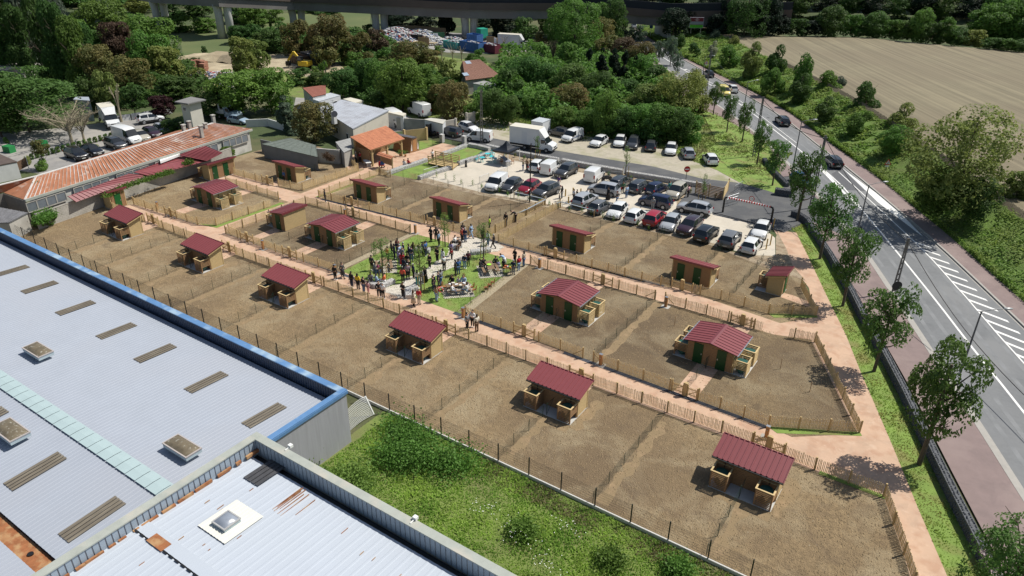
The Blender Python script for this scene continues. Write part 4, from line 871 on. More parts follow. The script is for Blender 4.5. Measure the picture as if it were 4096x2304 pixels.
# ------------------------------------------------------------------ buildings in the middle distance
def block(name, label, cat, k, pts, z, wall, roof, over=.25, th=.15, base=0, slope=None, wins=(), ribs=0, group=None):
 """flat or single-slope roofed box; pts are the roof corners seen at height z (slope: z of each corner)"""
 zs = slope or [z]*len(pts); P = [at(k, x, y, zz) for (x, y), zz in zip(pts, zs)]; c = sum(P, Vector())/len(P)
 o = empty(name, (c.x, c.y, 0), 0, label, cat, group); W = [c+(p-c)*(1-over/max(.5, (p-c).length)) for p in P]
 if sum((P[i].x*P[(i+1) % len(P)].y-P[(i+1) % len(P)].x*P[i].y) for i in range(len(P))) < 0: P.reverse(); W.reverse(); zs = zs[::-1]
 mb = MB(); n = len(P)
 for i in range(n):
  a, b = W[i], W[(i+1) % n]; za, zb = P[i].z-th, P[(i+1) % n].z-th; mb.face([(a.x, a.y, base), (b.x, b.y, base), (b.x, b.y, zb), (a.x, a.y, za)])
 wb(mb, 'wall', wall, o); wb(slab(MB(), P, th), 'roof', roof, o)
 if ribs: wb(ribs_on(MB(), P[0], P[1], P[3], P[2], ribs, .05, .05), 'roof_rib', roof, o, kind='stuff')
 for (i, t, z0, z1, wd, kind) in wins:
  a, b = W[i], W[(i+1) % n]; d = (b-a); d.z = 0; d.normalize(); nn_ = Vector((d.y, -d.x, 0)); q = a.lerp(b, t)+nn_*.03; q.z = 0
  f_ = wb(MB().bar(q-d*wd/2+Vector((0, 0, (z0+z1)/2)), q+d*wd/2+Vector((0, 0, (z0+z1)/2)), .08, z1-z0), kind, whitep if kind == 'window' else M('grey_door', (.5, .52, .55), .6, .05, 2), o)
  if kind == 'window':
   q2 = q+nn_*.05; pn = MB().bar(q2-d*(wd/2-.06)+Vector((0, 0, (z0+z1)/2)), q2+d*(wd/2-.06)+Vector((0, 0, (z0+z1)/2)), .02, z1-z0-.12); wb(pn, 'pane', M('dark_glass', (.02, .025, .03), .08, .2, 1), o)
 return o
render_w = M('cream_render', (.52, .48, .41), .9, .06, .6, col2=(.44, .41, .35), sc2=.5, w2=.6)
zinc = M('grey_sheet_roof', (.40, .42, .46), .55, .08, .8, col2=(.34, .35, .38), sc2=.5, w2=.56)
white_pan = M('white_panel', (.62, .64, .66), .6, .05, 1)
o = block('grey_roofed_house', 'cream rendered house with grey sheet roof and satellite dish behind the pavilion', 'house', '01', [(670, 1102), (975, 1296), (1337, 1110), (865, 1003)], 3.4, render_w, zinc, .15, .14, slope=[3.7, 3.2, 3.2, 3.7], ribs=14, wins=((0, .45, .9, 1.9, .9, 'window'), (0, .8, .9, 1.9, .7, 'window')))
p = at('01', 790, 1225, 3.6); wb(MB().box(p.x-.3, p.x+.3, p.y-.3, p.y+.3, 3.3, 5.2), 'chimney', M('white_render', (.6, .6, .58), .8, .1, 1), o)
wb(MB().tube([(p.x+.1, p.y, 5.2), (p.x+.1, p.y, 7.0)], .025, 5).bar((p.x-.5, p.y, 6.9), (p.x+.9, p.y+.3, 6.9), .03).bar((p.x-.3, p.y, 6.6), (p.x+.7, p.y+.3, 6.6), .03), 'antenna', steel, o)
wb(MB().tube([(p.x+.45, p.y-.2, 4.9), (p.x+.52, p.y-.3, 4.95), (p.x+.56, p.y-.36, 4.98)], [.05, .3, .5], 12), 'satellite_dish', M('dark_grey', (.1, .1, .11), .6, .1, 2), o)
block('site_cabin', 'white portable cabin with barred window behind the grey roofed house', 'cabin', '01', [(532, 985), (635, 1020), (850, 960), (755, 935)], 2.7, white_pan, M('cabin_roof', (.5, .53, .56), .5, .04, 1), .02, .1, ribs=6, wins=((0, .5, 1, 1.9, .8, 'window'), (1, .72, 1, 2.0, .9, 'window'), (1, .35, .1, 2.0, .8, 'door')))
block('caravan', 'cream caravan roof behind the white portable cabin', 'caravan', '01', [(875, 995), (1000, 1035), (1078, 1010), (950, 980)], 2.5, white_pan, M('cream_caravan', (.66, .62, .52), .5, .05, 1), .05, .3)
block('caravan', 'long cream caravan roof right of the grey roofed house', 'caravan', '01', [(1330, 1130), (1480, 1165), (1510, 1140), (1340, 1100)], 2.5, white_pan, M('cream_caravan', (0,)*3), .05, .3)
block('low_flat_building', 'low white flat roofed outbuilding behind the dark gate', 'outbuilding', '01', [(1690, 1200), (1880, 1245), (1912, 1205), (1760, 1185)], 2.4, white_pan, M('dirty_felt', (.5, .48, .42), .9, .1, 1), .1, .15)
block('white_store', 'low white flat roofed store in front of the brown tiled house', 'outbuilding', 'h', [(937, 530), (1090, 560), (1205, 545), (1040, 508)], 2.6, white_pan, M('felt_roof', (.33, .33, .32), .9, .15, 1), .1, .2, ribs=7)
block('white_store', 'lower lean-to beside the white flat roofed store', 'outbuilding', 'h', [(1088, 565), (1210, 575), (1212, 540), (1150, 535)], 2.0, white_pan, M('felt_roof', (0,)*3), .1, .15)
block('site_box', 'small pale site box with ribbed roof beside the box truck', 'cabin', '02', [(195, 1215), (310, 1235), (390, 1200), (280, 1180)], 2.5, white_pan, M('cabin_roof', (0,)*3), .02, .1, ribs=6, wins=((0, .55, .1, 2.0, .8, 'door'),))
block('transformer_tower', 'small white tower house with flat overhanging roof and two windows, left', 'tower', '00', [(1755, 1022), (1890, 1042), (2070, 1000), (1920, 972)], 5.4, M('tower_render', (.60, .57, .50), .9, .08, .8), M('grey_felt', (.2, .195, .19), .9, .15, 2), .85, .2, wins=((0, .3, 1.2, 2.2, .5, 'window'), (0, .6, 1.2, 2.2, .5, 'window'), (0, .4, 3.9, 4.5, .7, 'window')))
block('grey_warehouse', 'blue grey box building half hidden by the chestnut tree', 'building', '00', [(735, 1000), (905, 1012), (892, 975), (765, 972)], 3.6, M('bluegrey_panel', (.32, .36, .42), .7, .08, .4), M('bluegrey_panel', (0,)*3), .02, .1)
block('asbestos_roof_shed', 'grey corrugated roof far left behind the chestnut tree', 'building', '00', [(-300, 690), (60, 700), (430, 640), (-100, 590)], 4, concrete, concrete, .1, .2)
block('brown_roofed_shed', 'white walled shed with dark brown roof at the left edge', 'shed', '10', [(-260, 160), (-260, 260), (170, 175), (0, 100)], 2.4, M('white_render', (0,)*3), M('brown_roof', (.10, .075, .065), .9, .2, 2), .05, .15)
block('grey_shed', 'dark grey roofed shed beside the factory corner, far left', 'shed', '10', [(-200, 800), (90, 790), (280, 690), (-200, 600)], 2.2, concrete, M('old_slate_roof', (.16, .16, .17), .9, .35, 2), .1, .1, ribs=12)
for lb, k, pts, z, wm, rm in (('red ribbed roof shed with white gable left of the portable cabin', '01', [(470, 885), (570, 975), (705, 945), (700, 855)], 3.2, M('white_render', (0,)*3), M('red_tile_sheet', (.27, .10, .07), .8, .12, 2)),
 ('rusty stone outbuilding with green net beside the pavilion', 'c', [(-170, 400), (-20, 590), (130, 520), (100, 330)], 2.3, concrete, M('felt_roof', (0,)*3)),
 ('flat grey store of precast concrete slabs beyond the upper left plots', '11', [(60, 0), (620, 130), (600, 10), (350, -60)], 2.1, M('dark_precast', (.19, .20, .20), .9, .15, 1), M('green_net', (.13, .15, .13), .8, .3, 2))):
 block('outbuilding', lb, 'outbuilding', k, pts, z, wm, rm, .1, .1, ribs=8)
# precast wall line and cream garden walls
def wall_line(name, label, pts, h, mat, th=.15, cat='wall', caps=False):
 P = [at(*q) for q in pts]; o = empty(name, P[0], 0, label, cat); mb = MB()
 for i in range(len(P)-1): a, b = P[i]-P[0], P[i+1]-P[0]; mb.bar(a+Vector((0, 0, h/2)), b+Vector((0, 0, h/2)), th, h)
 mb.build('panel', mat, o, **({'kind': 'stuff'} if len(P) > 2 else {}))
 if caps:
  for q in P: MB().box(-.16, .16, -.16, .16, 0, h+.15, o=tuple(q-P[0])).build('pillar', mat, o)
 return o
dpc = M('dark_precast', (0,)*3)
for i, (a, b) in enumerate([(60, 190), (190, 280), (280, 395), (395, 508), (508, 620)]):
 f = lambda x: 75+(x-60)*.215
 wall_line('precast_wall', 'dark precast concrete wall bay above the upper left plots, %s from left' % ordn(i+1), [('11', a+4, f(a)), ('11', b-4, f(b))], 1.9, dpc)
wall_line('stone_wall', 'pale rendered wall with ivy beside the pavilion', [('11', 620, 180), ('11', 850, 200), ('11', 880, 150)], 2.1, concrete, .25)
wall_line('garden_wall', 'grey yard wall behind the white tipper van', [('01', 1420, 1300), ('01', 1820, 1330)], 2, concrete, .2)
wall_line('garden_wall', 'cream garden wall with pillars behind the white parked car', [('01', 1900, 1310), ('01', 2010, 1290)], 1.6, render_w, .2, caps=True)
wall_line('garden_wall', 'short cream garden wall with pillars beyond the white parked car', [('01', 2120, 1250), ('01', 2195, 1240)], 1.9, render_w, .2, caps=True)
wall_line('yard_gate', 'black sliding gate between timber faced pillars', [('01', 1725, 1380), ('01', 1810, 1340)], 2, black, .08, 'gate', True)
wall_line('yard_gate', 'narrow black gate right of the black sliding gate', [('01', 1840, 1340), ('01', 1875, 1310)], 2, black, .08, 'gate', True)
o = wall_line('timber_panel_fence', 'tan timber panel fence behind the trapezoid hut', [('c', 1080, 400), ('c', 1480, 355)], 1.9, wood, .06, 'fence', True)
wall_line('low_wall', 'white wall at the left edge beside the brown roofed shed', [('10', -100, 330), ('10', 165, 290)], 1.5, M('white_render', (0,)*3), .2)
wall_line('low_wall', 'pale curved yard wall below the cedar', [('00', 2480, 1280), ('01', 130, 1270), ('01', 330, 1330)], 1.3, M('white_render', (0,)*3), .2)
for i in range(6): wall_line('steel_fence', 'white railing bay along the old yard street, %s from left' % ordn(i+1), [('00', 1120+i*105, 1240-i*17), ('00', 1215+i*105, 1225-i*17)], 1.1, M('white_rail', (.55, .56, .56), .6, .1, 2), .03, 'fence')
sheet('old_yard', [at('f', -200, 700), at('f', 120, 560), at('f', 520, 620), at('f', 1300, 300), at('f', 1420, 210), at('f', 1000, 170), at('f', 600, 230), at('f', 0, 290), at('f', -400, 330)], -.002, town)
sheet('house_yard', [at('01', 1300, 1330), at('01', 1750, 1300), at('01', 1500, 1150), at('01', 1250, 1150), at('01', 700, 1000), at('01', 400, 980), at('01', 380, 1080), at('01', 700, 1250)], .0, town)
sheet('building_site_ground', [at('01', -280, 640), at('01', 180, 545), at('01', 420, 540), at('01', 720, 570), at('01', 900, 690), at('01', 560, 780), at('01', 200, 720), at('00', 2080, 800), at('00', 1880, 640), at('00', 2100, 590)], .0, sand)
sheet('scrap_yard_ground', [at('h', -100, 140), at('h', 600, 60), at('h', 1350, 110), at('h', 1456, 240), at('h', 1050, 260), at('h', 700, 250), at('h', 350, 170)], .0, town)
sheet('meadow_far', [at('00', 1800, 290), at('00', 2500, 190), at('01', 500, 100), at('01', 1150, 130), at('01', 1150, 330), at('01', 300, 330), at('00', 2400, 560), at('00', 1850, 620)], -.003, M('meadow_far', (.12, .14, .05), .95, .2, .2, col2=(.09, .12, .04), sc2=.05))
# ------------------------------------------------------------------ tiled roofs
def tiles(o, A, B, C, D, nc, nr, mat, name='roof_tiles'):
 """A,B lower corners, C,D upper corners (B above -> C); each tile a slightly arched, lapped piece"""
 mb = MB(); up = (B-A).cross(D-A).normalized()
 if up.z < 0: up = -up
 for r in range(nr):
  for c in range(nc):
   s0, s1 = c/nc, (c+.97)/nc; t0, t1 = r/nr, min(1, (r+1.08)/nr)
   def pt(s, t, h): return A.lerp(B, s).lerp(D.lerp(C, s), t)+up*h
   n0 = len(mb.v); j = R.uniform(-.006, .006)
   for t, h in ((t0, .055+j), (t1, .015+j)):
    for s, e in ((s0, 0), (s0+(s1-s0)*.3, .028), (s0+(s1-s0)*.62, .005), (s1, 0)): mb.v.append(tuple(pt(s, t, h+e)))
   for q in range(3): mb.f.append((n0+q, n0+q+1, n0+5+q, n0+4+q)); mb.mi.append(0)
   mb.f.append((n0, n0+1, n0+2, n0+3)); mb.mi.append(0);
   mb.v += [tuple(pt(s0, t0, 0)), tuple(pt(s1, t0, 0))]; mb.f.append((n0+8, n0+9, n0+3, n0+2, n0+1, n0)); mb.mi.append(0)
 wb(slab(MB(), [A, B, C, D], .08), 'roof', wood_d, o); wb(mb, name, mat, o, kind='stuff')
tile_o = M('orange_clay_tile', (.52, .21, .11), .8, .2, 3, col2=(.42, .16, .085), sc2=1.5, w2=.58)
A = at('c', 460, 548, 2.6); B = at('c', 1082, 342, 2.6); C = at('c', 740, 105, 3.75); D = at('c', 90, 308, 3.75)
pav = empty('timber_pavilion', (A.x, A.y, 0), 0, 'open timber pavilion with orange tiled roof at the end of the pink path', 'pavilion')
tiles(pav, A, B, C, D, 26, 13, tile_o)
def inset(p, q, t): return p.lerp(q, t)
fp = [A.lerp(C, .07), B.lerp(D, .07), C.lerp(A, .07), D.lerp(B, .07)]
for p, z in zip(fp, (2.5, 2.5, 3.55, 3.55)): wb(MB().box(p.x-.12, p.x+.12, p.y-.12, p.y+.12, 0, z), 'post', postm, pav)
mid = fp[0].lerp(fp[1], .5); wb(MB().box(mid.x-.12, mid.x+.12, mid.y-.12, mid.y+.12, 0, 2.5), 'post', postm, pav)
def vz(p, z): return Vector((p.x, p.y, z))
for a, b, z0, z1 in ((fp[0], fp[1], 2.42, 2.42), (fp[3], fp[2], 3.5, 3.5), (fp[0], fp[3], 2.42, 3.5), (fp[1], fp[2], 2.42, 3.5)): wb(MB().bar(vz(a, z0), vz(b, z1), .14, .2), 'beam', postm, pav)
for p in (fp[0], fp[1], mid):
 for q in (fp[1] if p is not fp[1] else fp[0], fp[0] if p is mid else fp[3] if p is fp[0] else fp[2]):
  d = (q-p); d.z = 0; d.normalize(); wb(MB().bar(vz(p, 1.6), vz(p, 2.4)+d*.75, .1), 'brace', postm, pav)
boards_back = MB(); z = .05
while z < 3.3: boards_back.bar(vz(fp[3], z+.07), vz(fp[2], z+.07), .04, .13); boards_back.bar(vz(fp[3], z+.07), vz(fp[3].lerp(fp[0], .85), z+.07), .04, .13) if z < 2.2 else None; z += .14
wb(boards_back, 'back_wall', wood_d, pav, kind='stuff')
A = at('c', 650, 625, 1.95); B = at('c', 850, 690, 1.95); ib = empty('notice_board', (A.x, A.y, 0), 0, 'timber notice board under a small tiled roof at the pavilion', 'notice board')
n_ = Vector((-(B-A).y, (B-A).x, 0)).normalized(); L1, L2 = A-n_*.5, B-n_*.5; U1, U2 = A+Vector((0, 0, .3)), B+Vector((0, 0, .3));
tiles(ib, L1-(B-A)*.15, L2+(B-A)*.15, U2+(B-A)*.15, U1-(B-A)*.15, 9, 2, tile_o); tiles(ib, A+n_*.5+(B-A)*1.15, A+n_*.5-(B-A)*.15, U1-(B-A)*.15, U2+(B-A)*.15, 9, 2, tile_o)
for p in (A, B): wb(MB().box(p.x-.07, p.x+.07, p.y-.07, p.y+.07, 0, 2.1), 'post', postm, ib)
wb(MB().bar(vz(A, 1.25), vz(B, 1.25), .05, .95), 'board', wood_d, ib)
# trapezoid hut
b0, b1, b2 = at('c', 870, 545), at('c', 1178, 605), at('c', 1350, 548); ht = empty('trapezoid_hut', b1, 0, 'dark timber hut with sloping walls, flat grey roof and white slit windows', 'hut')
b3 = b0+(b2-b1); zt_ = ztop(b1.lerp(b2, .35), 'c', 1212, 322); cc = (b0+b1+b2+b3)/4
def tp(p, q, t): r_ = p.lerp(q, t); return Vector((r_.x, r_.y, zt_))
t1, t2, t0, t3 = tp(b1, b2, .28), tp(b1, b2, .72), tp(b0, b3, .28), tp(b0, b3, .72);
wb(MB().face([b0, b1, t1, t0]).face([b2, b3, t3, t2]), 'side_wall', wood_d, ht); wb(MB().face([b3, b0, t0, t3]).face([b1, b2, t2, t1]), 'end_wall', wood_d, ht)
wb(slab(MB(), [t0-(t1-t0)*.04, t1+(t1-t0)*.04, t2+(t1-t0)*.04, t3-(t1-t0)*.04], .12), 'roof', M('dark_grey', (0,)*3), ht)
en = (b2-b1).normalized(); no_ = (t1-t0).normalized()
for i in range(12): z = .15+i*.2; f_ = z/zt_*.28; wb(MB().bar(b0.lerp(b3, f_)+Vector((0, 0, z))-en*.012, b1.lerp(b2, f_)+Vector((0, 0, z))-en*.012, .02, .17), 'plank', wood_d, ht) if z < zt_-.2 else None
dp = b1.lerp(b2, .5)+no_*.04; wb(MB().face([dp-en*.4+Vector((0, 0, .1)), dp+en*.4+Vector((0, 0, .1)), dp+en*.3+Vector((0, 0, 2.0)), dp-en*.3+Vector((0, 0, 2.0))]), 'door', M('orange_timber', (0,)*3), ht)
for s in (.17, .83):
 q = b1.lerp(b2, s)+no_*.04; wb(MB().face([q-en*.13+Vector((0, 0, .3)), q+en*.13+Vector((0, 0, .3)), q+en*.05+Vector((0, 0, 1.3)), q-en*.0+Vector((0, 0, 1.3))]), 'window', whitep, ht)
tx = bpy.data.curves.new('lettering', 'FONT'); tx.body = 'ONO'; tx.size = .38; tx.align_x = 'CENTER'; tx.extrude = .01; to = bpy.data.objects.new('lettering', tx); COL.objects.link(to); to.data.materials.append(black); to.parent = ht
q = b1.lerp(b2, .5)+no_*.06-b1; ang = math.atan2(en.y, en.x); to.matrix_basis = Matrix.Translation((q.x, q.y, 2.1)) @ Matrix.Rotation(ang, 4, 'Z') @ Matrix.Rotation(math.pi/2, 4, 'X')
# brown tiled house behind the trees
tile_b = M('brown_clay_tile', (.235, .12, .085), .85, .2, 3)
hs_ = empty('tiled_house', at('h', 900, 520), 0, 'house with hipped brown tiled roof and two skylights among the trees', 'house')
A = at('h', 870, 505, 3); B = at('h', 1190, 465, 3); D = at('h', 840, 330, 5.6); C = D+(B-A)*.5; A2_ = at('h', 800, 470, 3)
tiles(hs_, A, B, C, D, 22, 18, tile_b)
A3_ = A+(D-A)*2; A3_.z = 3; B3_ = B+(C-B)*2; B3_.z = 3; wb(MB().face([A, D, A3_]).face([B, B3_, C]).face([D, C, B3_, A3_]), 'roof', tile_b, hs_)
wb(MB().prism([tuple((A+B+A3_+B3_)/4+(q-(A+B+A3_+B3_)/4)*.95)[:2] for q in (A, B, B3_, A3_)], 0, 2.95), 'wall', concrete, hs_)
for x, y in ((870, 447), (893, 339)):
 p = at('h', x, y, 3.9 if y > 400 else 5.4); r_ = (B-A).normalized(); s_ = ((D-A)-(D-A).project(B-A)).normalized(); wb(MB().face([p-r_*.6-s_*.5, p+r_*.6-s_*.5, p+r_*.6+s_*.5, p-r_*.6+s_*.5]), 'skylight', M('sky_glass', (.35, .42, .5), .1, .1, 1), hs_)
# ------------------------------------------------------------------ viaduct
vi = empty('railway_viaduct', at('01', 1255, 330), 0, 'long concrete railway viaduct on twin round piers crossing the background', 'viaduct')
pier = M('pier_concrete', (.5, .49, .47), .9, .12, .4); web = M('viaduct_web', (.22, .21, .20), .9, .12, .3, col2=(.17, .155, .145), sc2=.08); brownb = M('brown_barrier', (.11, .085, .072), .9, .1, .3); darkb = M('dark_barrier', (.015, .02, .028), .8, .1, .5)
TOPS = [('00', 1640, 275, 1560, 20), ('00', 2285, 385, 2240, 55), ('01', 430, 300, 412, 90), ('01', 1255, 335, 1238, 130), ('01', 2150, 365, 2145, 172)]
pts = []
for k, x, y, xt, yt in TOPS:
 b = at(k, x, y); z = ztop(b, k, xt, yt); pts.append((b, z))
d = (pts[-1][0]-pts[1][0]).normalized(); nrm = Vector((-d.y, d.x, 0))
for b, z in [(pts[0][0]+(pts[0][0]-pts[1][0]), pts[0][1])]+pts:
 for s in (-1, 1):
  c0 = b+d*s*1.25; tb = MB().tube([vz(c0, -1), vz(c0, z-2.2), vz(c0+d*s*.15, z-.2), vz(c0+d*s*.15, z+.3)], [1.15, 1.05, 1.2, 1.3], 14); wb(tb, 'pier', pier, vi, smooth=True)
rr = at('02', 1540, 400); ext = [(pts[0][0]+(pts[0][0]-pts[1][0])*2.2, pts[0][1]+1)]+pts+[(at('02', 600, 370), 5.4), (rr, ztop(rr, '02', 1530, 255)), (rr+(rr-at('02', 600, 370))*1.2, 5.2)]
for j in range(len(ext)-1):
 (a, za), (b, zb) = ext[j], ext[j+1]
 for nm, o0, o1, h0, h1, mt in (('deck_girder', 0, 8, 0, 2.4, web), ('parapet', -.6, 8.6, 2.4, 4.3, brownb), ('noise_barrier', -.3, 0, 4.3, 6.3, darkb)):
  e_ = nrm*.0; P = [a+nrm*(o0-3), b+nrm*(o0-3), b+nrm*(o1-3), a+nrm*(o1-3)]
  mb = MB(); lo = [vz(P[0], za+h0), vz(P[1], zb+h0), vz(P[2], zb+h0), vz(P[3], za+h0)]; hi = [vz(P[0], za+h1), vz(P[1], zb+h1), vz(P[2], zb+h1), vz(P[3], za+h1)]
  for q in range(4): mb.face([lo[q], lo[(q+1) % 4], hi[(q+1) % 4], hi[q]])
  mb.face(hi); mb.face(lo[::-1]); wb(mb, nm, mt, vi)
wb(MB().bar(rr+Vector((0, 0, 2.6))-nrm*3, rr+nrm*9+Vector((0, 0, 2.6)), 1.2, 5.2), 'abutment', pier, vi)
# white panel wall on the far embankment
W_ = [at('03', 60, 118, 5), at('03', 560, 132, 5), at('03', 1230, 160, 5), at('03', 1800, 195, 5), at('03', 2060, 212, 5)]; o = empty('panel_wall', W_[0], 0, 'pale concrete panel wall along the far railway embankment', 'wall'); o.matrix_basis = Matrix.Translation((W_[0].x, W_[0].y, 0))
cc_ = resample(W_, 6.2)
for i in range(len(cc_)-1): a, b = cc_[i], cc_[i+1]; q = (b-a)*.01; wb(MB().bar((*(a+q), 5.9), (*(b-q), 5.9), .2, 2.4+R.uniform(-.1, .1)), 'panel', M('pale_blue_panel', (.26, .29, .34), .9, .1, .4, rnd=.12, obj=True), o)
MB().face([(W_[0].x-30, W_[0].y-12, 3), (W_[-1].x+120, W_[-1].y-12, 3), (W_[-1].x+120, W_[-1].y+.1, 5), (W_[0].x-30, W_[0].y+.1, 5)]).face([(W_[0].x-30, W_[0].y+.1, 5), (W_[-1].x+120, W_[-1].y+.1, 5), (W_[-1].x+200, W_[-1].y+90, 12), (W_[0].x-90, W_[0].y+90, 12)]).build('far_embankment', scrub, **STR)
# ------------------------------------------------------------------ vehicles
def paint(name, c, metal=.0): return M('paint_'+name, c, .28, .02, 1, coat=.7, metal=metal, spec=.5)
PAINT = {'white': (.72, .73, .73), 'dark grey': (.045, .048, .055), 'black': (.008, .009, .012), 'silver': (.36, .38, .41), 'red': (.33, .008, .02), 'dark red': (.24, .01, .025), 'navy': (.008, .014, .05), 'beige': (.42, .39, .32), 'aubergine': (.035, .015, .025),
         'grey': (.14, .145, .155), 'yellow': (.75, .62, .18), 'blue': (.03, .09, .25), 'pale blue': (.30, .40, .50)}
glass = M('car_glass', (.012, .016, .02), .06, .1, 1, spec=.8)
tyre = M('tyre', (.015, .015, .016), .85, .1, 4); rimm = M('alloy', (.33, .34, .36), .35, .05, 2, metal=.6); lamp_w = M('headlamp', (.6, .63, .66), .1, .05, 2, spec=.9); lamp_r = M('tail_lamp', (.30, .008, .01), .2, .05, 2); plate_m = M('number_plate', (.65, .65, .6), .5, .05, 2)
dark_pl = M('dark_trim', (.018, .018, .02), .6, .1, 2)
# x from the nose (0) to the tail (1): (x, half width, sill z, belt z, top z, half width at the top, kind) kind: b body, w windscreen base, r roof
TYPES = {
 'hatch': dict(L=4.0, W=1.74, wb=2.5, wr=.31, st=[(0, .62, .3, .52, .58, .50), (.03, .80, .2, .60, .70, .66), (.12, .86, .17, .74, .84, .72), (.27, .87, .17, .88, .96, .76), (.43, .87, .17, .92, 1.44, .60), (.45, .87, .17, .92, 1.45, .60), (.62, .87, .17, .94, 1.48, .60), (.64, .87, .17, .94, 1.48, .60), (.82, .87, .17, .98, 1.43, .58), (.86, .86, .17, 1.0, 1.40, .57), (.965, .80, .22, .92, .98, .70), (.995, .72, .28, .60, .66, .6), (1, .66, .34, .56, .6, .58)], ws=(3, 4), sw=((4, 6), (7, 8)), rw=(9, 10)),
 'mpv': dict(L=4.35, W=1.82, wb=2.7, wr=.33, st=[(0, .64, .32, .55, .62, .52), (.025, .83, .2, .66, .76, .70), (.10, .90, .18, .80, .92, .76), (.22, .91, .18, .96, 1.04, .80), (.42, .91, .18, 1.0, 1.58, .64), (.44, .91, .18, 1.0, 1.59, .64), (.60, .91, .18, 1.02, 1.63, .65), (.62, .91, .18, 1.02, 1.63, .65), (.80, .91, .18, 1.04, 1.60, .64), (.90, .90, .18, 1.06, 1.56, .62), (.975, .84, .24, .98, 1.04, .74), (.995, .78, .3, .66, .72, .66), (1, .7, .36, .6, .65, .6)], ws=(3, 4), sw=((4, 6), (7, 8)), rw=(9, 10)),
 'suv': dict(L=4.35, W=1.84, wb=2.65, wr=.35, st=[(0, .66, .36, .66, .74, .56), (.025, .85, .26, .78, .86, .74), (.10, .91, .24, .90, .98, .80), (.26, .92, .24, 1.0, 1.08, .82), (.42, .92, .24, 1.04, 1.58, .66), (.44, .92, .24, 1.04, 1.59, .66), (.60, .92, .24, 1.06, 1.63, .66), (.62, .92, .24, 1.06, 1.63, .66), (.80, .92, .24, 1.10, 1.60, .65), (.89, .91, .24, 1.12, 1.55, .62), (.97, .85, .3, 1.04, 1.10, .76), (.995, .8, .36, .7, .8, .68), (1, .72, .42, .66, .72, .62)], ws=(3, 4), sw=((4, 6), (7, 8)), rw=(9, 10)),
 'estate': dict(L=4.65, W=1.82, wb=2.75, wr=.33, st=[(0, .64, .3, .52, .58, .52), (.025, .82, .2, .62, .7, .70), (.12, .89, .17, .76, .84, .76), (.27, .90, .17, .88, .95, .80), (.40, .90, .17, .92, 1.42, .62), (.42, .90, .17, .92, 1.43, .62), (.57, .90, .17, .94, 1.47, .62), (.59, .90, .17, .94, 1.47, .62), (.80, .90, .17, .97, 1.44, .61), (.90, .88, .18, .99, 1.38, .58), (.975, .82, .24, .94, 1.0, .72), (.995, .76, .28, .62, .68, .64), (1, .7, .34, .58, .62, .6)], ws=(3, 4), sw=((4, 6), (7, 8)), rw=(9, 10)),
 'van': dict(L=4.25, W=1.83, wb=2.7, wr=.32, st=[(0, .66, .34, .60, .66, .54), (.02, .84, .22, .72, .8, .72), (.09, .90, .2, .88, .98, .78), (.17, .91, .2, 1.0, 1.1, .80), (.33, .91, .2, 1.05, 1.74, .72), (.35, .91, .2, 1.05, 1.76, .72), (.47, .91, .2, 1.06, 1.82, .76), (.49, .91, .2, 1.06, 1.83, .77), (.80, .91, .2, 1.06, 1.83, .78), (.97, .90, .22, 1.06, 1.80, .78), (.985, .89, .24, 1.0, 1.76, .77), (.995, .86, .26, .8, 1.2, .8), (1, .8, .3, .6, .64, .76)], ws=(3, 4), sw=((4, 6),), rw=None),
 'bigvan': dict(L=5.4, W=2.0, wb=3.3, wr=.35, st=[(0, .76, .36, .66, .72, .6), (.02, .93, .26, .84, .92, .82), (.07, .98, .24, 1.04, 1.14, .86), (.13, .99, .24, 1.2, 1.28, .88), (.24, .99, .24, 1.25, 2.2, .82), (.25, .99, .24, 1.25, 2.25, .82), (.36, .99, .24, 1.25, 2.4, .86), (.37, .99, .24, 1.25, 2.42, .86), (.8, .99, .24, 1.25, 2.45, .88), (.975, .99, .26, 1.25, 2.42, .88), (.985, .97, .28, 1.2, 2.36, .86), (.995, .95, .3, 1.0, 1.6, .9), (1, .9, .34, .7, .8, .86)], ws=(3, 4), sw=((4, 6),), rw=None)}
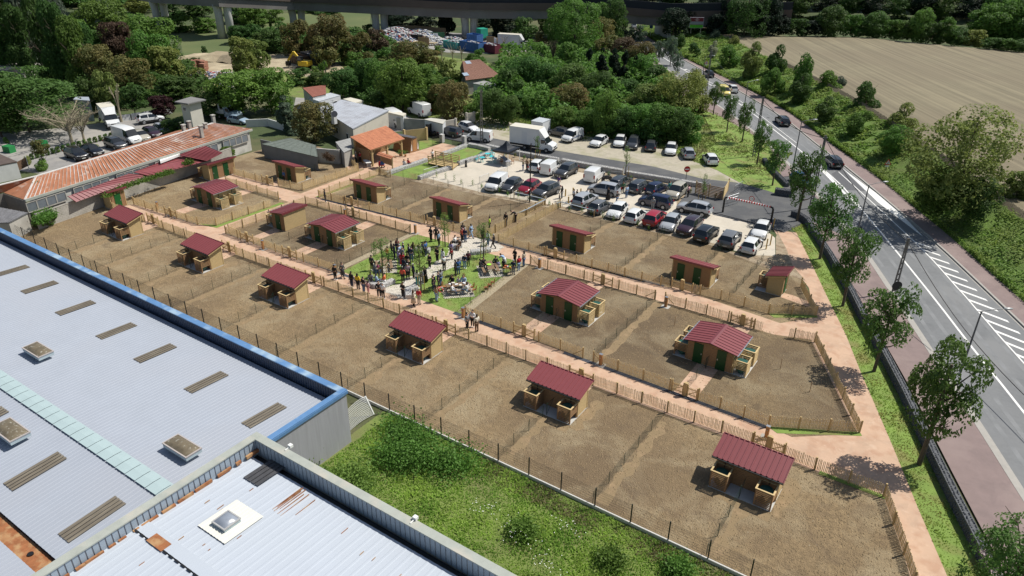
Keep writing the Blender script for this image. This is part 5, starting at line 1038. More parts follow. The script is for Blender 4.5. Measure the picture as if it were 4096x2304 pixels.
def make_vehicle(typ):
 T = TYPES[typ]; L, W = T['L'], T['W']; st = T['st']; root = empty(typ+'_car'); grid = []
 for (x, w_, zs, zb, zt, wt) in st:
  X = L/2-x*L; grid.append([(X, w_*.82, zs), (X, w_*.97, zs+.09), (X, w_, (zs+zb)/2), (X, w_*.985, zb-.03), (X, w_*.955, zb), (X, wt, zt-.035), (X, wt*.86, zt), (X, wt*.45, zt+.018), (X, 0, zt+.025)])
 K = len(grid[0]); body = MB(); side_w = {}
 for i in range(len(grid)-1):
  for j in range(K-1):
   for s in (1, -1):
    q = [grid[i][j], grid[i+1][j], grid[i+1][j+1], grid[i][j+1]]; P = [(p[0], p[1]*s, p[2]) for p in q]
    if s < 0: P = P[::-1]
    tgt = None
    if i == T['ws'][0] and j in (5, 6, 7): tgt = 'windscreen'
    if i == T['ws'][0] and j == 4: tgt = ('side', s, 9)
    if T['rw'] and i == T['rw'][0] and j in (5, 6, 7): tgt = 'rear_window'
    if j == 4:
     for n_, (a, b) in enumerate(T['sw']):
      if a <= i < b: tgt = ('side', s, n_)
     if T['rw'] and i in (8,): tgt = ('side', s, 2)
    if tgt: side_w.setdefault(tgt, []).append(P)
    else: body.face(P, 1 if (j == 0 or (typ in ('suv',) and j == 1) or (typ in ('van', 'bigvan') and j < 2 and (i < 2 or i > 8))) else 0)
 for g_, sgn in ((grid[0], 1), (grid[-1], -1)):
  f = [(p[0], p[1], p[2]) for p in g_]+[(p[0], -p[1], p[2]) for p in reversed(g_[:-1])]; body.face(f if sgn > 0 else f[::-1], 0)
 me = body.mesh('body', [PM0, dark_pl]); bmx = bmesh.new(); bmx.from_mesh(me); bmesh.ops.remove_doubles(bmx, verts=bmx.verts, dist=.001); bmesh.ops.recalc_face_normals(bmx, faces=bmx.faces); bmx.to_mesh(me); bmx.free()
 for p in me.polygons: p.use_smooth = True
 try: me.set_sharp_from_angle(angle=rad(32))
 except Exception: pass
 bo = bpy.data.objects.new('body', me); COL.objects.link(bo); bo.parent = root; bo.material_slots[0].link = 'OBJECT'; bo.material_slots[0].material = PM0
 for kx, fl in side_w.items():
  mb = MB()
  for P in fl:
   c = sum((Vector(p) for p in P), Vector())/4; n_ = (Vector(P[1])-Vector(P[0])).cross(Vector(P[2])-Vector(P[0])).normalized()
   mb.face([tuple(Vector(p)*1.0) for p in P])
  mb.build({'windscreen': 'windscreen', 'rear_window': 'rear_window'}.get(kx, 'side_window'), glass, root)
 wb_, wr = T['wb'], T['wr']; tm = MB().tube([(0, -.1, 0), (0, -.09, 0), (0, .09, 0), (0, .1, 0)], [wr*.93, wr, wr, wr*.93], 18).mesh('wheel', tyre)
 xo = (.0 if typ != 'bigvan' else .1)
 rm = MB(); rm.tube([(0, .095, 0), (0, .106, 0)], [wr*.66, wr*.62], 12)
 for a in range(5): t = a*1.2566; rm.bar((math.cos(t)*wr*.12, .112, math.sin(t)*wr*.12), (math.cos(t)*wr*.6, .108, math.sin(t)*wr*.6), .05, .01, 0, (0, 1, 0))
 rme = rm.mesh('rim', rimm); am = MB().tube([(0, -.02, 0), (0, .02, 0)], [wr*1.16, wr*1.16], 18).mesh('wheel_arch', dark_pl)
 for sx_ in (1, -1):
  for s in (1, -1):
   X = sx_*wb_/2+xo; Y = s*(W/2-.075)
   a = bpy.data.objects.new('wheel_arch', am); COL.objects.link(a); a.parent = root; a.location = (X, s*(W/2-.012), wr+.03)
   o = bpy.data.objects.new('wheel', tm); COL.objects.link(o); o.parent = root; o.location = (X, Y, wr)
   r_ = bpy.data.objects.new('rim', rme); COL.objects.link(r_); r_.parent = o; r_.rotation_euler = (0, 0, 0 if s > 0 else math.pi)
 for s in (1, -1):
  z0 = st[2][3]-.14; MB().face([(L/2-.03, s*.50, z0), (L/2-.13, s*.80, z0+.03), (L/2-.22, s*.83, z0+.14), (L/2-.07, s*.52, z0+.11)][::s]).build('headlight', lamp_w, root)
  zr_ = st[-3][3]-.22; hgt = .2 if typ not in ('van', 'bigvan') else .5
  MB().box(-L/2-.012, -L/2+.1, (W/2-.24) if s > 0 else -(W/2-.06), (W/2-.06) if s > 0 else -(W/2-.24), zr_, zr_+hgt).build('tail_light', lamp_r, root)
  xm = L/2-L*st[3][0]-.32; MB().box(xm-.1, xm+.06, s*(W/2-.0)-.02*(1+s)*0, s*(W/2+.16), st[3][3]+.02, st[3][3]+.15).build('wing_mirror', dark_pl, root)
 MB().box(-L/2-.02, -L/2+.02, -.26, .26, .5, .61).build('number_plate', plate_m, root); MB().box(L/2-.02, L/2+.02, -.26, .26, .38, .49).build('number_plate', plate_m, root)
 MB().box(L/2-.06, L/2+.012, -.4, .4, st[1][3]-.12, st[1][3]-.03).build('grille', dark_pl, root)
 if typ in ('suv', 'estate'):
  for s in (1, -1): MB().bar((L/2-L*.46, s*st[5][5]*.93, st[5][4]+.03), (L/2-L*.86, s*st[5][5]*.92, st[8][4]+.04), .035, .04).build('roof_rail', steel, root)
 return root
PM0 = paint('white', PAINT['white']); PROTO = {}
def vehicle(typ, col, label, k, xf, yf, xr, yr, cat='car', group='parked cars', heading=None):
 """stands where the contact points of its two visible wheels (front, rear) meet the ground"""
 T = TYPES[typ]; f, r_ = at(k, xf, yf), at(k, xr, yr); mid = (f+r_)/2; d = (f-r_)
 if heading is not None: d = Vector((math.cos(rad(heading)), math.sin(rad(heading)), 0))
 d.z = 0; d.normalize(); pr = Vector((-d.y, d.x, 0))
 if pr.dot(mid) < 0: pr = -pr
 c = mid+pr*(T['W']/2); key = typ
 if key not in PROTO: PROTO[key] = make_vehicle(typ); o = PROTO[key]
 else: o = copy_tree(PROTO[key])
 zg = .11 if c.y > 91.5 and c.x < -18 and c.y < 110 else .024
 o.matrix_basis = Matrix.Translation((c.x, c.y, zg)) @ Matrix.Rotation(math.atan2(d.y, d.x), 4, 'Z')
 o.name = 'parked_car' if cat == 'car' else cat.replace(' ', '_'); tag(o, label, cat, group)
 for ch in o.children:
  if ch.name.startswith('body'):
   ch.material_slots[0].link = 'OBJECT'; ch.material_slots[0].material = paint(col, PAINT[col])
 return o
GP, GR = 'cars in the concrete car park', 'cars on the road'
V = vehicle
V('hatch', 'white', 'white hatchback at the left end of the far car row, left of the white van', '12', 345, 232, 278, 292, group=GP)
V('van', 'white', 'small white panel van with rear doors to the camera, far car row left', '12', 492, 262, 400, 328, 'van', GP)
V('suv', 'dark grey', 'dark grey off-roader facing the camera in the far row, right of white van', '12', 550, 354, 650, 300, group=GP)
V('van', 'white', 'small white van standing alone beside the parked motorcycle', '12', 930, 335, 845, 403, 'van', GP)
V('van', 'white', 'white van facing the camera at the left end of the near row', 'd', 765, 1412, 1010, 1235, 'van', GP)
V('hatch', 'dark grey', 'dark grey hatchback between the white van and the red car', 'd', 1085, 1430, 1345, 1270, group=GP)
V('hatch', 'dark red', 'dark red car with roof rails behind the dark lamp post', '12', 168, 523, 290, 455, group=GP)
V('suv', 'dark grey', 'grey off-roader with an open door at the ramp', '12', 325, 566, 470, 503, group=GP)
V('mpv', 'silver', 'silver people carrier parked side on in the aisle', '12', 812, 507, 985, 537, group=GP)
V('estate', 'dark grey', 'dark grey car behind the silver people carrier', '12', 1205, 405, 1095, 470, group=GP)
V('estate', 'dark grey', 'dark grey estate with silver roof rails in the upper row', '12', 1400, 445, 1285, 512, group=GP)
V('hatch', 'navy', 'navy hatchback between dark estate and beige people carrier', '12', 1552, 478, 1465, 522, group=GP)
V('mpv', 'beige', 'beige people carrier with open door beside the timber screen', '12', 1670, 573, 1760, 500, group=GP)
V('suv', 'silver', 'tall silver off-roader with rear to camera right of the ramp', '12', 850, 592, 738, 657, group=GP)
V('hatch', 'grey', 'grey hatchback with black roof, second right of the ramp', '12', 1000, 660, 890, 722, group=GP)
V('hatch', 'white', 'small white car facing the camera, third right of the ramp', '12', 1082, 770, 1165, 690, group=GP)
V('hatch', 'white', 'white hatchback tail to camera between small white and red cars', '12', 1352, 742, 1258, 820, group=GP)
V('suv', 'red', 'bright red crossover in the near row of the car park', '12', 1552, 768, 1455, 860, group=GP)
V('hatch', 'silver', 'silver three-door car right of the bright red crossover', '12', 1618, 902, 1698, 808, group=GP)
V('suv', 'aubergine', 'dark aubergine off-roader facing camera with roof rails', '12', 1792, 948, 1916, 850, group=GP)
V('suv', 'black', 'black crossover with rear to camera in the near row', '12', 2068, 930, 1980, 1008, group=GP)
V('suv', 'grey', 'grey crossover between the black crossover and the white hatchbacks', '12', 2300, 980, 2230, 1068, group=GP)
V('hatch', 'white', 'white hatchback at the right end of the near row, tail to camera', '12', 2512, 1045, 2450, 1122, group=GP)
V('hatch', 'white', 'white hatchback facing the camera beside the height barrier', '12', 2545, 978, 2600, 880, group=GP)
V('mpv', 'navy', 'long navy people carrier side on in the aisle with alloy wheels', '12', 1312, 624, 1515, 666, group=GP)
V('suv', 'silver', 'silver crossover side on heading for the exit', '12', 1705, 698, 1903, 742, group=GP)
GD = 'cars on the dirt parking strip'
V('hatch', 'white', 'white car with glass roof, facing camera on the dirt strip', '12', 885, 46, 958, 5, group=GD)
V('hatch', 'white', 'small white city car facing camera on the dirt strip', '12', 1122, 52, 1150, -10, group=GD)
V('mpv', 'dark grey', 'dark people carrier facing camera between small white and dark cars', '12', 1256, 76, 1290, 12, group=GD)
V('hatch', 'dark grey', 'dark hatchback with tail to camera on the dirt strip', '12', 1455, 30, 1443, 97, group=GD)
V('hatch', 'white', 'white hatchback facing camera in the middle of the dirt strip', '12', 1643, 137, 1660, 65, group=GD)
V('hatch', 'silver', 'old silver hatchback with tail to camera by the grass', '12', 1692, 105, 1724, 162, group=GD)
V('hatch', 'white', 'white hatchback at the right end of the dirt strip', '12', 1912, 168, 1953, 224, group=GD)
V('hatch', 'dark grey', 'dark grey hatchback beside the site box under the trees', '02', 385, 1368, 495, 1393, group=GD)
pv = V('van', 'white', 'white patrol van with blue stripe and lettering beside the trees', '02', 606, 1447, 697, 1412, 'van', GD)
V('van', 'white', 'white van with red chevrons behind the concrete pole', 'd', 160, 268, 500, 303, 'van', GD)
V('mpv', 'dark grey', 'dark people carrier beside the scooter at the black gate', 'c', 1735, 292, 1950, 338, group=GD)
V('hatch', 'white', 'white hatchback beside the cream garden wall', 'c', 2255, 247, 2082, 192, group=GD)
V('bigvan', 'white', 'white flatbed van nose between house and yard wall', '01', 1425, 1305, 1290, 1230, 'van', GD)
V('bigvan', 'white', 'high white van parked behind the yard wall', '01', 1545, 1150, 1648, 1190, 'van', GD)
V('hatch', 'black', 'black car driving away near the tall slim lattice post, farthest', '02', 1912, 752, 1962, 788, group=GR)
V('hatch', 'white', 'white car driving away beside the yellow van', '02', 2150, 905, 2192, 940, group=GR)
V('van', 'yellow', 'yellow van coming towards the camera on the road', '02', 2110, 990, 2055, 925, 'van', GR, heading=-54)
V('estate', 'black', 'black saloon driving away on the middle of the road', '03', 72, 1230, 106, 1264, group=GR)
V('estate', 'black', 'black estate with glinting rear window, nearest moving car', '13', 552, 185, 612, 238, group=GR)
V('hatch', 'white', 'white car under the railway bridge', '02', 1190, 262, 1205, 298, group=GR)
V('hatch', 'blue', 'blue car half hidden by a street tree at the entrance', '13', 330, 430, 255, 395, group=GR)
GT = 'cars in the old yard on the left'
for a in (('bigvan', 'white', 'white high van in the row of the old yard', 965, 378, 855, 345, 'van'), ('suv', 'dark grey', 'dark off-roader left of the white high van', 870, 420, 778, 388, 'car'), ('suv', 'black', 'black crossover at the lower end of the yard row', 565, 497, 492, 470, 'car'), ('hatch', 'black', 'black car behind the yellow green bush', 690, 463, 615, 440, 'car'), ('hatch', 'beige', 'beige car right of the white high van', 1042, 354, 985, 327, 'car'), ('hatch', 'aubergine', 'dark purple car in the yard row', 1130, 327, 1062, 302, 'car'), ('hatch', 'silver', 'silver car in the yard row', 1207, 297, 1150, 276, 'car'), ('hatch', 'navy', 'navy car at the upper end of the yard row', 1277, 283, 1208, 258, 'car'), ('suv', 'white', 'white off-roader in tree shade on the yard street', 1170, 208, 1105, 218, 'car')):
 V(a[0], a[1], a[2], 'f', a[3], a[4], a[5], a[6], a[7], GT)
V('hatch', 'pale blue', 'pale blue car beyond the end of the rusty roofed building', '00', 2430, 1262, 2310, 1245, group=GT)
sm = MB().box(-1.3, 1.6, -.925, -.918, .72, .82).box(-1.3, 1.6, .918, .925, .72, .82).build('blue_stripe', paint('blue', PAINT['blue']), pv)
for s, rot in ((1, 0), (-1, math.pi)):
 tx = bpy.data.curves.new('lettering', 'FONT'); tx.body = 'POLICE'; tx.size = .26; tx.align_x = 'CENTER'; tx.extrude = .004; tm_ = bpy.data.objects.new('lettering', tx); COL.objects.link(tm_)
 tm_.data.materials.append(paint('blue', PAINT['blue'])); tm_.parent = pv; tm_.matrix_basis = Matrix.Translation((0, -s*.93, .88)) @ Matrix.Rotation(rot, 4, 'Z') @ Matrix.Rotation(math.pi/2, 4, 'X')
# box truck
def box_truck(label, k, f, r_, bl=4.6, bh=3.25, col='white'):
 F_, R_ = at(k, *f), at(k, *r_); d = F_-R_; d.z = 0; d.normalize(); pr = Vector((-d.y, d.x, 0)); pr = pr if pr.dot(F_) > 0 else -pr; c = (F_+R_)/2+pr*1.0; wbse = (F_-R_).length
 o = empty('box_truck', (c.x, c.y, .11), math.atan2(d.y, d.x), label, 'truck', 'box trucks'); xf = wbse/2
 pt_ = paint(col, PAINT[col])
 # cab
 prof = [(xf+1.0, .45), (xf+1.02, 1.0), (xf+.75, 1.3), (xf+.1, 1.45), (xf-.45, 2.15), (xf-1.25, 2.2), (xf-1.25, .45)]
 mb = MB(); n_ = len(prof); Wc = .98
 for s in (1, -1):
  f_ = [(x, s*(Wc if z < 1.5 else Wc*.86), z) for x, z in prof]; mb.face(f_ if s < 0 else f_[::-1])
 for i in range(n_):
  a, b = prof[i], prof[(i+1) % n_]; wa, wc = (Wc if a[1] < 1.5 else Wc*.86), (Wc if b[1] < 1.5 else Wc*.86)
  if i == 3: continue
  mb.face([(a[0], wa, a[1]), (a[0], -wa, a[1]), (b[0], -wc, b[1]), (b[0], wc, b[1])])
 mb.build('cab', pt_, o)
 MB().face([(xf+.1, Wc, 1.45), (xf+.1, -Wc, 1.45), (xf-.45, -Wc*.86, 2.15), (xf-.45, Wc*.86, 2.15)]).build('windscreen', glass, o)
 for s in (1, -1): MB().box(xf-1.0, xf-.25, s*.93-.02, s*.93+.02, 1.35, 1.95).build('side_window', glass, o); MB().box(xf-.15, xf-.02, s*1.05, s*1.25, 1.35, 1.7).build('wing_mirror', dark_pl, o); MB().box(xf+.85, xf+1.03, s*.6, s*.92, .95, 1.12).build('headlight', lamp_w, o)
 MB().box(xf+.9, xf+1.06, -.95, .95, .4, .62).build('bumper', dark_pl, o); MB().box(xf+1.0, xf+1.05, -.4, .4, .8, .98).build('grille', dark_pl, o)
 x1 = xf-1.3; x0 = x1-bl; bx = MB().box(x0, x1, -1.08, 1.08, .95, bh).face([(x1, 1.08, 2.2), (x1, 1.08, bh), (x1, -1.08, bh), (x1, -1.08, 2.2)])
 bx.build('box_body', M('box_panel', (.62, .64, .67), .5, .04, .6), o); MB().face([(x1, -1.08, bh), (x1, 1.08, bh), (xf-.35, .8, 2.22), (xf-.35, -.8, 2.22)]).face([(x1, -1.08, bh), (xf-.35, -.8, 2.22), (x1, -.9, 2.2)]).face([(x1, 1.08, bh), (x1, .9, 2.2), (xf-.35, .8, 2.22)]).build('wind_deflector', pt_, o)
 MB().box(x0+bl*.42, x0+bl*.6, -1.095, -1.08, 1.05, 2.95).build('side_door', M('door_panel', (.55, .58, .63), .5, .04, 1), o); MB().box(x0, x1, -.9, .9, .6, .95).build('chassis', dark_pl, o)
 MB().box(x0-.02, x1+.01, -1.1, 1.1, bh, bh+.03).build('box_roof', M('cream_caravan', (0,)*3), o)
 for x in (xf, -xf):
  for s in (1, -1): w_ = MB().tube([(x, s*.97-.13, .38), (x, s*.97+.13, .38)], .38, 18).build('wheel', tyre, o); MB().tube([(x, s*.97-.135*1, .38), (x, s*.97+.135, .38)], .2, 10).build('rim', rimm, w_)
 return o
box_truck('large white box truck on the dark drive beside the marquee', 'd', (1865, 530), (1385, 458), 5.0, 3.5)
box_truck('white moving truck facing the camera on the yard street', 'f', (800, 258), (745, 200), 3.6, 3.3)
box_truck('blue truck cab beyond the end of the rusty roofed building', '00', (2320, 1215), (2215, 1200), 1.8, 1.7, 'pale blue')
def two_wheeler(label, k, x, y, rz, col):
 p = at(k, x, y); o = empty('motorcycle', (p.x, p.y, .03), rz, label, 'motorcycle')
 for X in (-.65, .65): MB().tube([(X, -.06, .3), (X, .06, .3)], .3, 16).build('wheel', tyre, o)
 MB().tube([(-.65, 0, .3), (-.3, 0, .6), (.3, 0, .65), (.55, 0, .85)], [.07, .14, .13, .06], 8).build('frame', paint(col, PAINT[col]), o); MB().box(-.6, .1, -.13, .13, .72, .82).build('seat', black, o)
 MB().tube([(.65, 0, .3), (.5, 0, .95)], .04, 6).tube([(.48, -.35, 1.0), (.5, 0, 1.02), (.48, .35, 1.0)], .025, 6).build('fork', steel, o); MB().box(-.2, .3, -.16, .16, .3, .6).build('engine', dark_pl, o)
two_wheeler('dark motorcycle behind the lone white van', '12', 950, 375, 1.2, 'black'); two_wheeler('scooter parked in front of the black sliding gate', 'c', 1610, 305, .3, 'black'); two_wheeler('red and white scooter beside the dark people carrier', 'c', 1670, 300, .2, 'red')
# ------------------------------------------------------------------ people
def skin_mesh(name, J, E_, mat):
 me = bpy.data.meshes.new(name+'_skel'); ks = list(J); me.from_pydata([J[k][0] for k in ks], [(ks.index(a), ks.index(b)) for a, b in E_], []); o = bpy.data.objects.new(name+'_skel', me); COL.objects.link(o)
 o.modifiers.new('s', 'SKIN')
 for i, k in enumerate(ks): r_ = J[k][1]; me.skin_vertices[0].data[i].radius = (r_, r_) if not isinstance(r_, tuple) else r_
 me.skin_vertices[0].data[0].use_root = True
 ss = o.modifiers.new('d', 'SUBSURF'); ss.levels = 1; ss.render_levels = 1
 dg = bpy.context.evaluated_depsgraph_get(); ev = o.evaluated_get(dg); out = bpy.data.meshes.new_from_object(ev); bpy.data.objects.remove(o); out.name = name; out.materials.clear(); out.materials.append(mat)
 for p in out.polygons: p.use_smooth = True
 return out
SK = M('skin_light', (.50, .30, .21), .6, .05, 4)
def pose(kind):
 J = {'pel': ((0, 0, .96), .125), 'spi': ((0, 0, 1.15), .115), 'che': ((0, 0, 1.36), .145), 'nec': ((0, .01, 1.5), .055), 'hd0': ((0, .02, 1.57), .075), 'hd1': ((0, .025, 1.645), .098), 'hd2': ((0, .015, 1.715), .075), 'nos': ((0, .118, 1.635), .02)}
 for s, n_ in ((1, 'l'), (-1, 'r')):
  J['hip'+n_] = ((s*.09, 0, .88), .09); J['kne'+n_] = ((s*.1, .02, .5), .062); J['ank'+n_] = ((s*.105, -.01, .09), .042); J['toe'+n_] = ((s*.12, .13, .035), .035)
  J['sho'+n_] = ((s*.18, 0, 1.42), .06); J['elb'+n_] = ((s*.245, -.02, 1.15), .043); J['wri'+n_] = ((s*.26, .06, .93), .028); J['han'+n_] = ((s*.255, .09, .86), .032)
 def S(k, p): J[k] = (p, J[k][1])
 if kind == 'arms':
  for s, n_ in ((1, 'l'), (-1, 'r')): S('elb'+n_, (s*.26, .02, 1.16)); S('wri'+n_, (s*.12, .24, 1.18)); S('han'+n_, (s*.07, .28, 1.22))
 if kind == 'walk':
  S('knel', (.1, .17, .53)); S('ankl', (.1, .28, .1)); S('toel', (.11, .43, .06)); S('kner', (-.1, -.02, .5)); S('ankr', (-.1, -.30, .13)); S('toer', (-.11, -.17, .035))
  S('elbl', (.25, -.1, 1.17)); S('wril', (.25, -.05, .95)); S('hanl', (.25, -.02, .88)); S('wrir', (-.24, .2, 1.0)); S('hanr', (-.24, .26, .95))
 if kind == 'sit':
  dz = -.48
  for k in ('pel', 'spi', 'che', 'nec', 'hd0', 'hd1', 'hd2', 'nos', 'hipl', 'hipr', 'shol', 'shor', 'elbl', 'elbr', 'wril', 'wrir', 'hanl', 'hanr'): p = J[k][0]; S(k, (p[0], p[1], p[2]+dz+.02))
  for s, n_ in ((1, 'l'), (-1, 'r')): S('hip'+n_, (s*.09, .03, .46)); S('kne'+n_, (s*.12, .42, .5)); S('ank'+n_, (s*.12, .44, .09)); S('toe'+n_, (s*.13, .57, .035)); S('wri'+n_, (s*.16, .28, .62)); S('han'+n_, (s*.12, .34, .62)); S('elb'+n_, (s*.25, .06, .7))
 if kind == 'bend':
  for k, p in {'spi': (0, .1, 1.1), 'che': (0, .32, 1.22), 'nec': (0, .44, 1.27), 'hd0': (0, .5, 1.28), 'hd1': (0, .57, 1.28), 'hd2': (0, .63, 1.3), 'nos': (0, .62, 1.17), 'shol': (.18, .34, 1.24), 'shor': (-.18, .34, 1.24), 'elbl': (.24, .45, 1.0), 'elbr': (-.24, .45, 1.0), 'wril': (.15, .62, .9), 'wrir': (-.15, .62, .9), 'hanl': (.12, .68, .88), 'hanr': (-.12, .68, .88)}.items(): S(k, p)
 return J
ED = [('pel', 'spi'), ('spi', 'che'), ('che', 'nec'), ('nec', 'hd0'), ('hd0', 'hd1'), ('hd1', 'hd2'), ('hd1', 'nos')]+[e for n_ in 'lr' for e in (('pel', 'hip'+n_), ('hip'+n_, 'kne'+n_), ('kne'+n_, 'ank'+n_), ('ank'+n_, 'toe'+n_), ('che', 'sho'+n_), ('sho'+n_, 'elb'+n_), ('elb'+n_, 'wri'+n_), ('wri'+n_, 'han'+n_))]
POSE = {}
def pose_meshes(kind):
 if kind in POSE: return POSE[kind]
 J = pose(kind); body = skin_mesh('body', J, ED, SK)
 # fingers grow out of each palm
 fb = MB()
 for n_, s in (('l', 1), ('r', -1)):
  h_ = Vector(J['han'+n_][0]); w_ = Vector(J['wri'+n_][0]); d = (h_-w_).normalized(); sd_ = d.cross(Vector((0, 0, 1))); sd_ = sd_.normalized() if sd_.length > .1 else Vector((1, 0, 0)); cu = Vector((-s*.3, 0, -.25))
  for q, L_ in ((-.024, .062), (-.008, .075), (.008, .07), (.024, .055)): a = h_+sd_*q+d*.015; b = a+d*L_*.55; fb.tube([a, b, b+(d+cu).normalized()*L_*.5], [.0095, .009, .007], 5)
  a = h_-sd_*.028-d*.02; fb.tube([a, a-sd_*.02+d*.03, a-sd_*.022+d*.055], [.011, .01, .008], 5)
 bm = bmesh.new(); bm.from_mesh(body); tmp = fb.mesh('f', SK); bm.from_mesh(tmp); bm.to_mesh(body); bm.free(); bpy.data.meshes.remove(tmp)
 Jt = {k: (v[0], v[1]+.022) for k, v in J.items() if k[:3] in ('pel', 'spi', 'che', 'sho', 'elb', 'wri')}; Jt['pel'] = (Vector(J['pel'][0])*.985+Vector(J['spi'][0])*.015, .15)
 for n_ in 'lr': Jt['wri'+n_] = (tuple(Vector(J['wri'+n_][0]).lerp(Vector(J['elb'+n_][0]), .12)), .04)
 top = skin_mesh('top', Jt, [e for e in ED if e[0] in Jt and e[1] in Jt], SK)
 Js = dict(Jt)
 for n_ in 'lr': Js.pop('wri'+n_); Js['elb'+n_] = (tuple(Vector(J['elb'+n_][0]).lerp(Vector(J['sho'+n_][0]), .35)), .062)
 tee = skin_mesh('tee', Js, [e for e in ED if e[0] in Js and e[1] in Js], SK)
 Jl = {k: (v[0], v[1]+.018) for k, v in J.items() if k[:3] in ('pel', 'hip', 'kne', 'ank')}; Jl['pel'] = (J['pel'][0], .14)
 leg = skin_mesh('trousers', Jl, [e for e in ED if e[0] in Jl and e[1] in Jl], SK)
 sh = MB()
 for n_ in 'lr': a, t = Vector(J['ank'+n_][0]), Vector(J['toe'+n_][0]); sh.tube([a+(a-t)*.25-Vector((0, 0, .03)), a-Vector((0, 0, .035)), t+(t-a)*.1+Vector((0, 0, .01))], [.045, .055, .04], 8)
 hd, ht_, nc = Vector(J['hd1'][0]), Vector(J['hd2'][0]), Vector(J['nec'][0]); up = (ht_-Vector(J['hd0'][0])).normalized(); fr = (Vector(J['nos'][0])-hd).normalized()
 def hair(long_):
  m_ = MB().blob(hd+up*.035-fr*.042, .1, .09, .088, seed=3, amp=.05, n=10, mm=6)
  if long_: m_.blob(hd-up*.1-fr*.085, .1, .06, .16, seed=5, amp=.08, n=8, mm=5)
  return m_.mesh('hair', SK, True)
 sk = MB(); pz = Vector(J['pel'][0]); sk.tube([pz+Vector((0, 0, .12)), pz, pz-Vector((0, 0, .5))], [.15, .18, .25], 12);
 rb_ = MB().tube([pz+Vector((0, 0, .5)), pz, pz-Vector((0, 0, .85))], [.19, .2, .32], 12)
 POSE[kind] = dict(body=body, top=top, tee=tee, trousers=leg, shoes=sh.mesh('shoes', SK, True), hair=hair(False), hair_long=hair(True), skirt=sk.mesh('skirt', SK, True), robe=rb_.mesh('robe', SK, True)); return POSE[kind]
CLO = {'black': (.012, .012, .014), 'navy': (.015, .025, .06), 'dark grey': (.05, .05, .055), 'grey': (.2, .21, .22), 'white': (.72, .72, .72), 'light blue': (.32, .45, .62), 'blue': (.04, .12, .32), 'jeans': (.07, .13, .24), 'pale jeans': (.25, .36, .5), 'red': (.48, .02, .03), 'dark red': (.26, .015, .03), 'coral': (.62, .09, .05), 'orange': (.62, .14, .04), 'yellow': (.75, .52, .03), 'pink': (.7, .12, .32), 'pale pink': (.62, .33, .35), 'beige': (.48, .41, .32), 'cream': (.66, .62, .52), 'brown': (.12, .07, .04), 'maroon': (.14, .02, .04), 'purple': (.08, .03, .2), 'lavender': (.32, .28, .48), 'teal': (.06, .30, .28), 'olive': (.10, .10, .05), 'green': (.04, .14, .07), 'hi-vis yellow': (.55, .85, .08), 'mauve': (.28, .22, .26), 'tan': (.33, .22, .12)}
SKM = [SK, M('skin_mid', (.27, .15, .09), .6, .05, 4), M('skin_dark', (.075, .04, .025), .6, .05, 4)]
HRM = {'d': M('hair_dark', (.012, .01, .009), .7, .1, 9), 'b': M('hair_brown', (.08, .045, .02), .7, .1, 9), 'g': M('hair_grey', (.42, .41, .4), .7, .1, 9)}
def cloth(c): return M('cloth_'+c, CLO[c], .9, .12, 14)
def person(k, x, y, kind, top, legs, place, face=None, sk=None, hair='d', long_=False, sc=1., skirt=None, z0=.02, tee=False, name=None):
 p = at(k, x, y, z0); P = pose_meshes(kind); s = R.randint(0, 2) if sk is None else sk
 o = bpy.data.objects.new('person', P['body']); COL.objects.link(o); o.material_slots[0].link = 'OBJECT'; o.material_slots[0].material = SKM[s]
 h_ = rad(face) if face is not None else R.uniform(0, 6.28)
 s_ = sc*R.uniform(.97, 1.04); o.matrix_basis = Matrix.Translation((p.x, p.y, z0)) @ Matrix.Rotation(h_-math.pi/2, 4, 'Z') @ Matrix.Diagonal((s_*R.uniform(.97, 1.1), s_*1.03, s_, 1))
 def add(key, mat, nm): c = bpy.data.objects.new(nm, P[key]); COL.objects.link(c); c.parent = o; c.material_slots[0].link = 'OBJECT'; c.material_slots[0].material = mat
 add('tee' if tee else 'top', cloth(top), 'shirt' if tee else 'jacket')
 if skirt: add(skirt, cloth(legs), 'skirt' if skirt == 'skirt' else 'long_dress')
 if not skirt or skirt == 'skirt': add('trousers', cloth('black' if skirt else legs), 'trousers')
 add('shoes', cloth('black' if R.random() < .6 else 'white'), 'shoes'); add('hair_long' if long_ else 'hair', HRM[hair], 'hair')
 o['category'] = 'person'; o['group'] = 'visitors at the garden opening'; what = 'child' if sc < .8 else 'person'; lg = {'skirt': legs+' skirt', 'robe': 'robe'}.get(skirt, legs+' trousers')
 pool(o, '%s in %s top, %s, %s' % (what, top, lg, place)); return o
def crowd(rows):
 for r_ in rows: person(*r_[:7], **(r_[7] if len(r_) > 7 else {}))
LN_ = 'on the lawn left of the setts'; M_ = 'in the dense group on the lawn'; S_ = 'on the sett path'; Q = 'in front of the near lawn table'; T_ = 'on the lawn right of the setts'
W1_ = dict(long_=True)
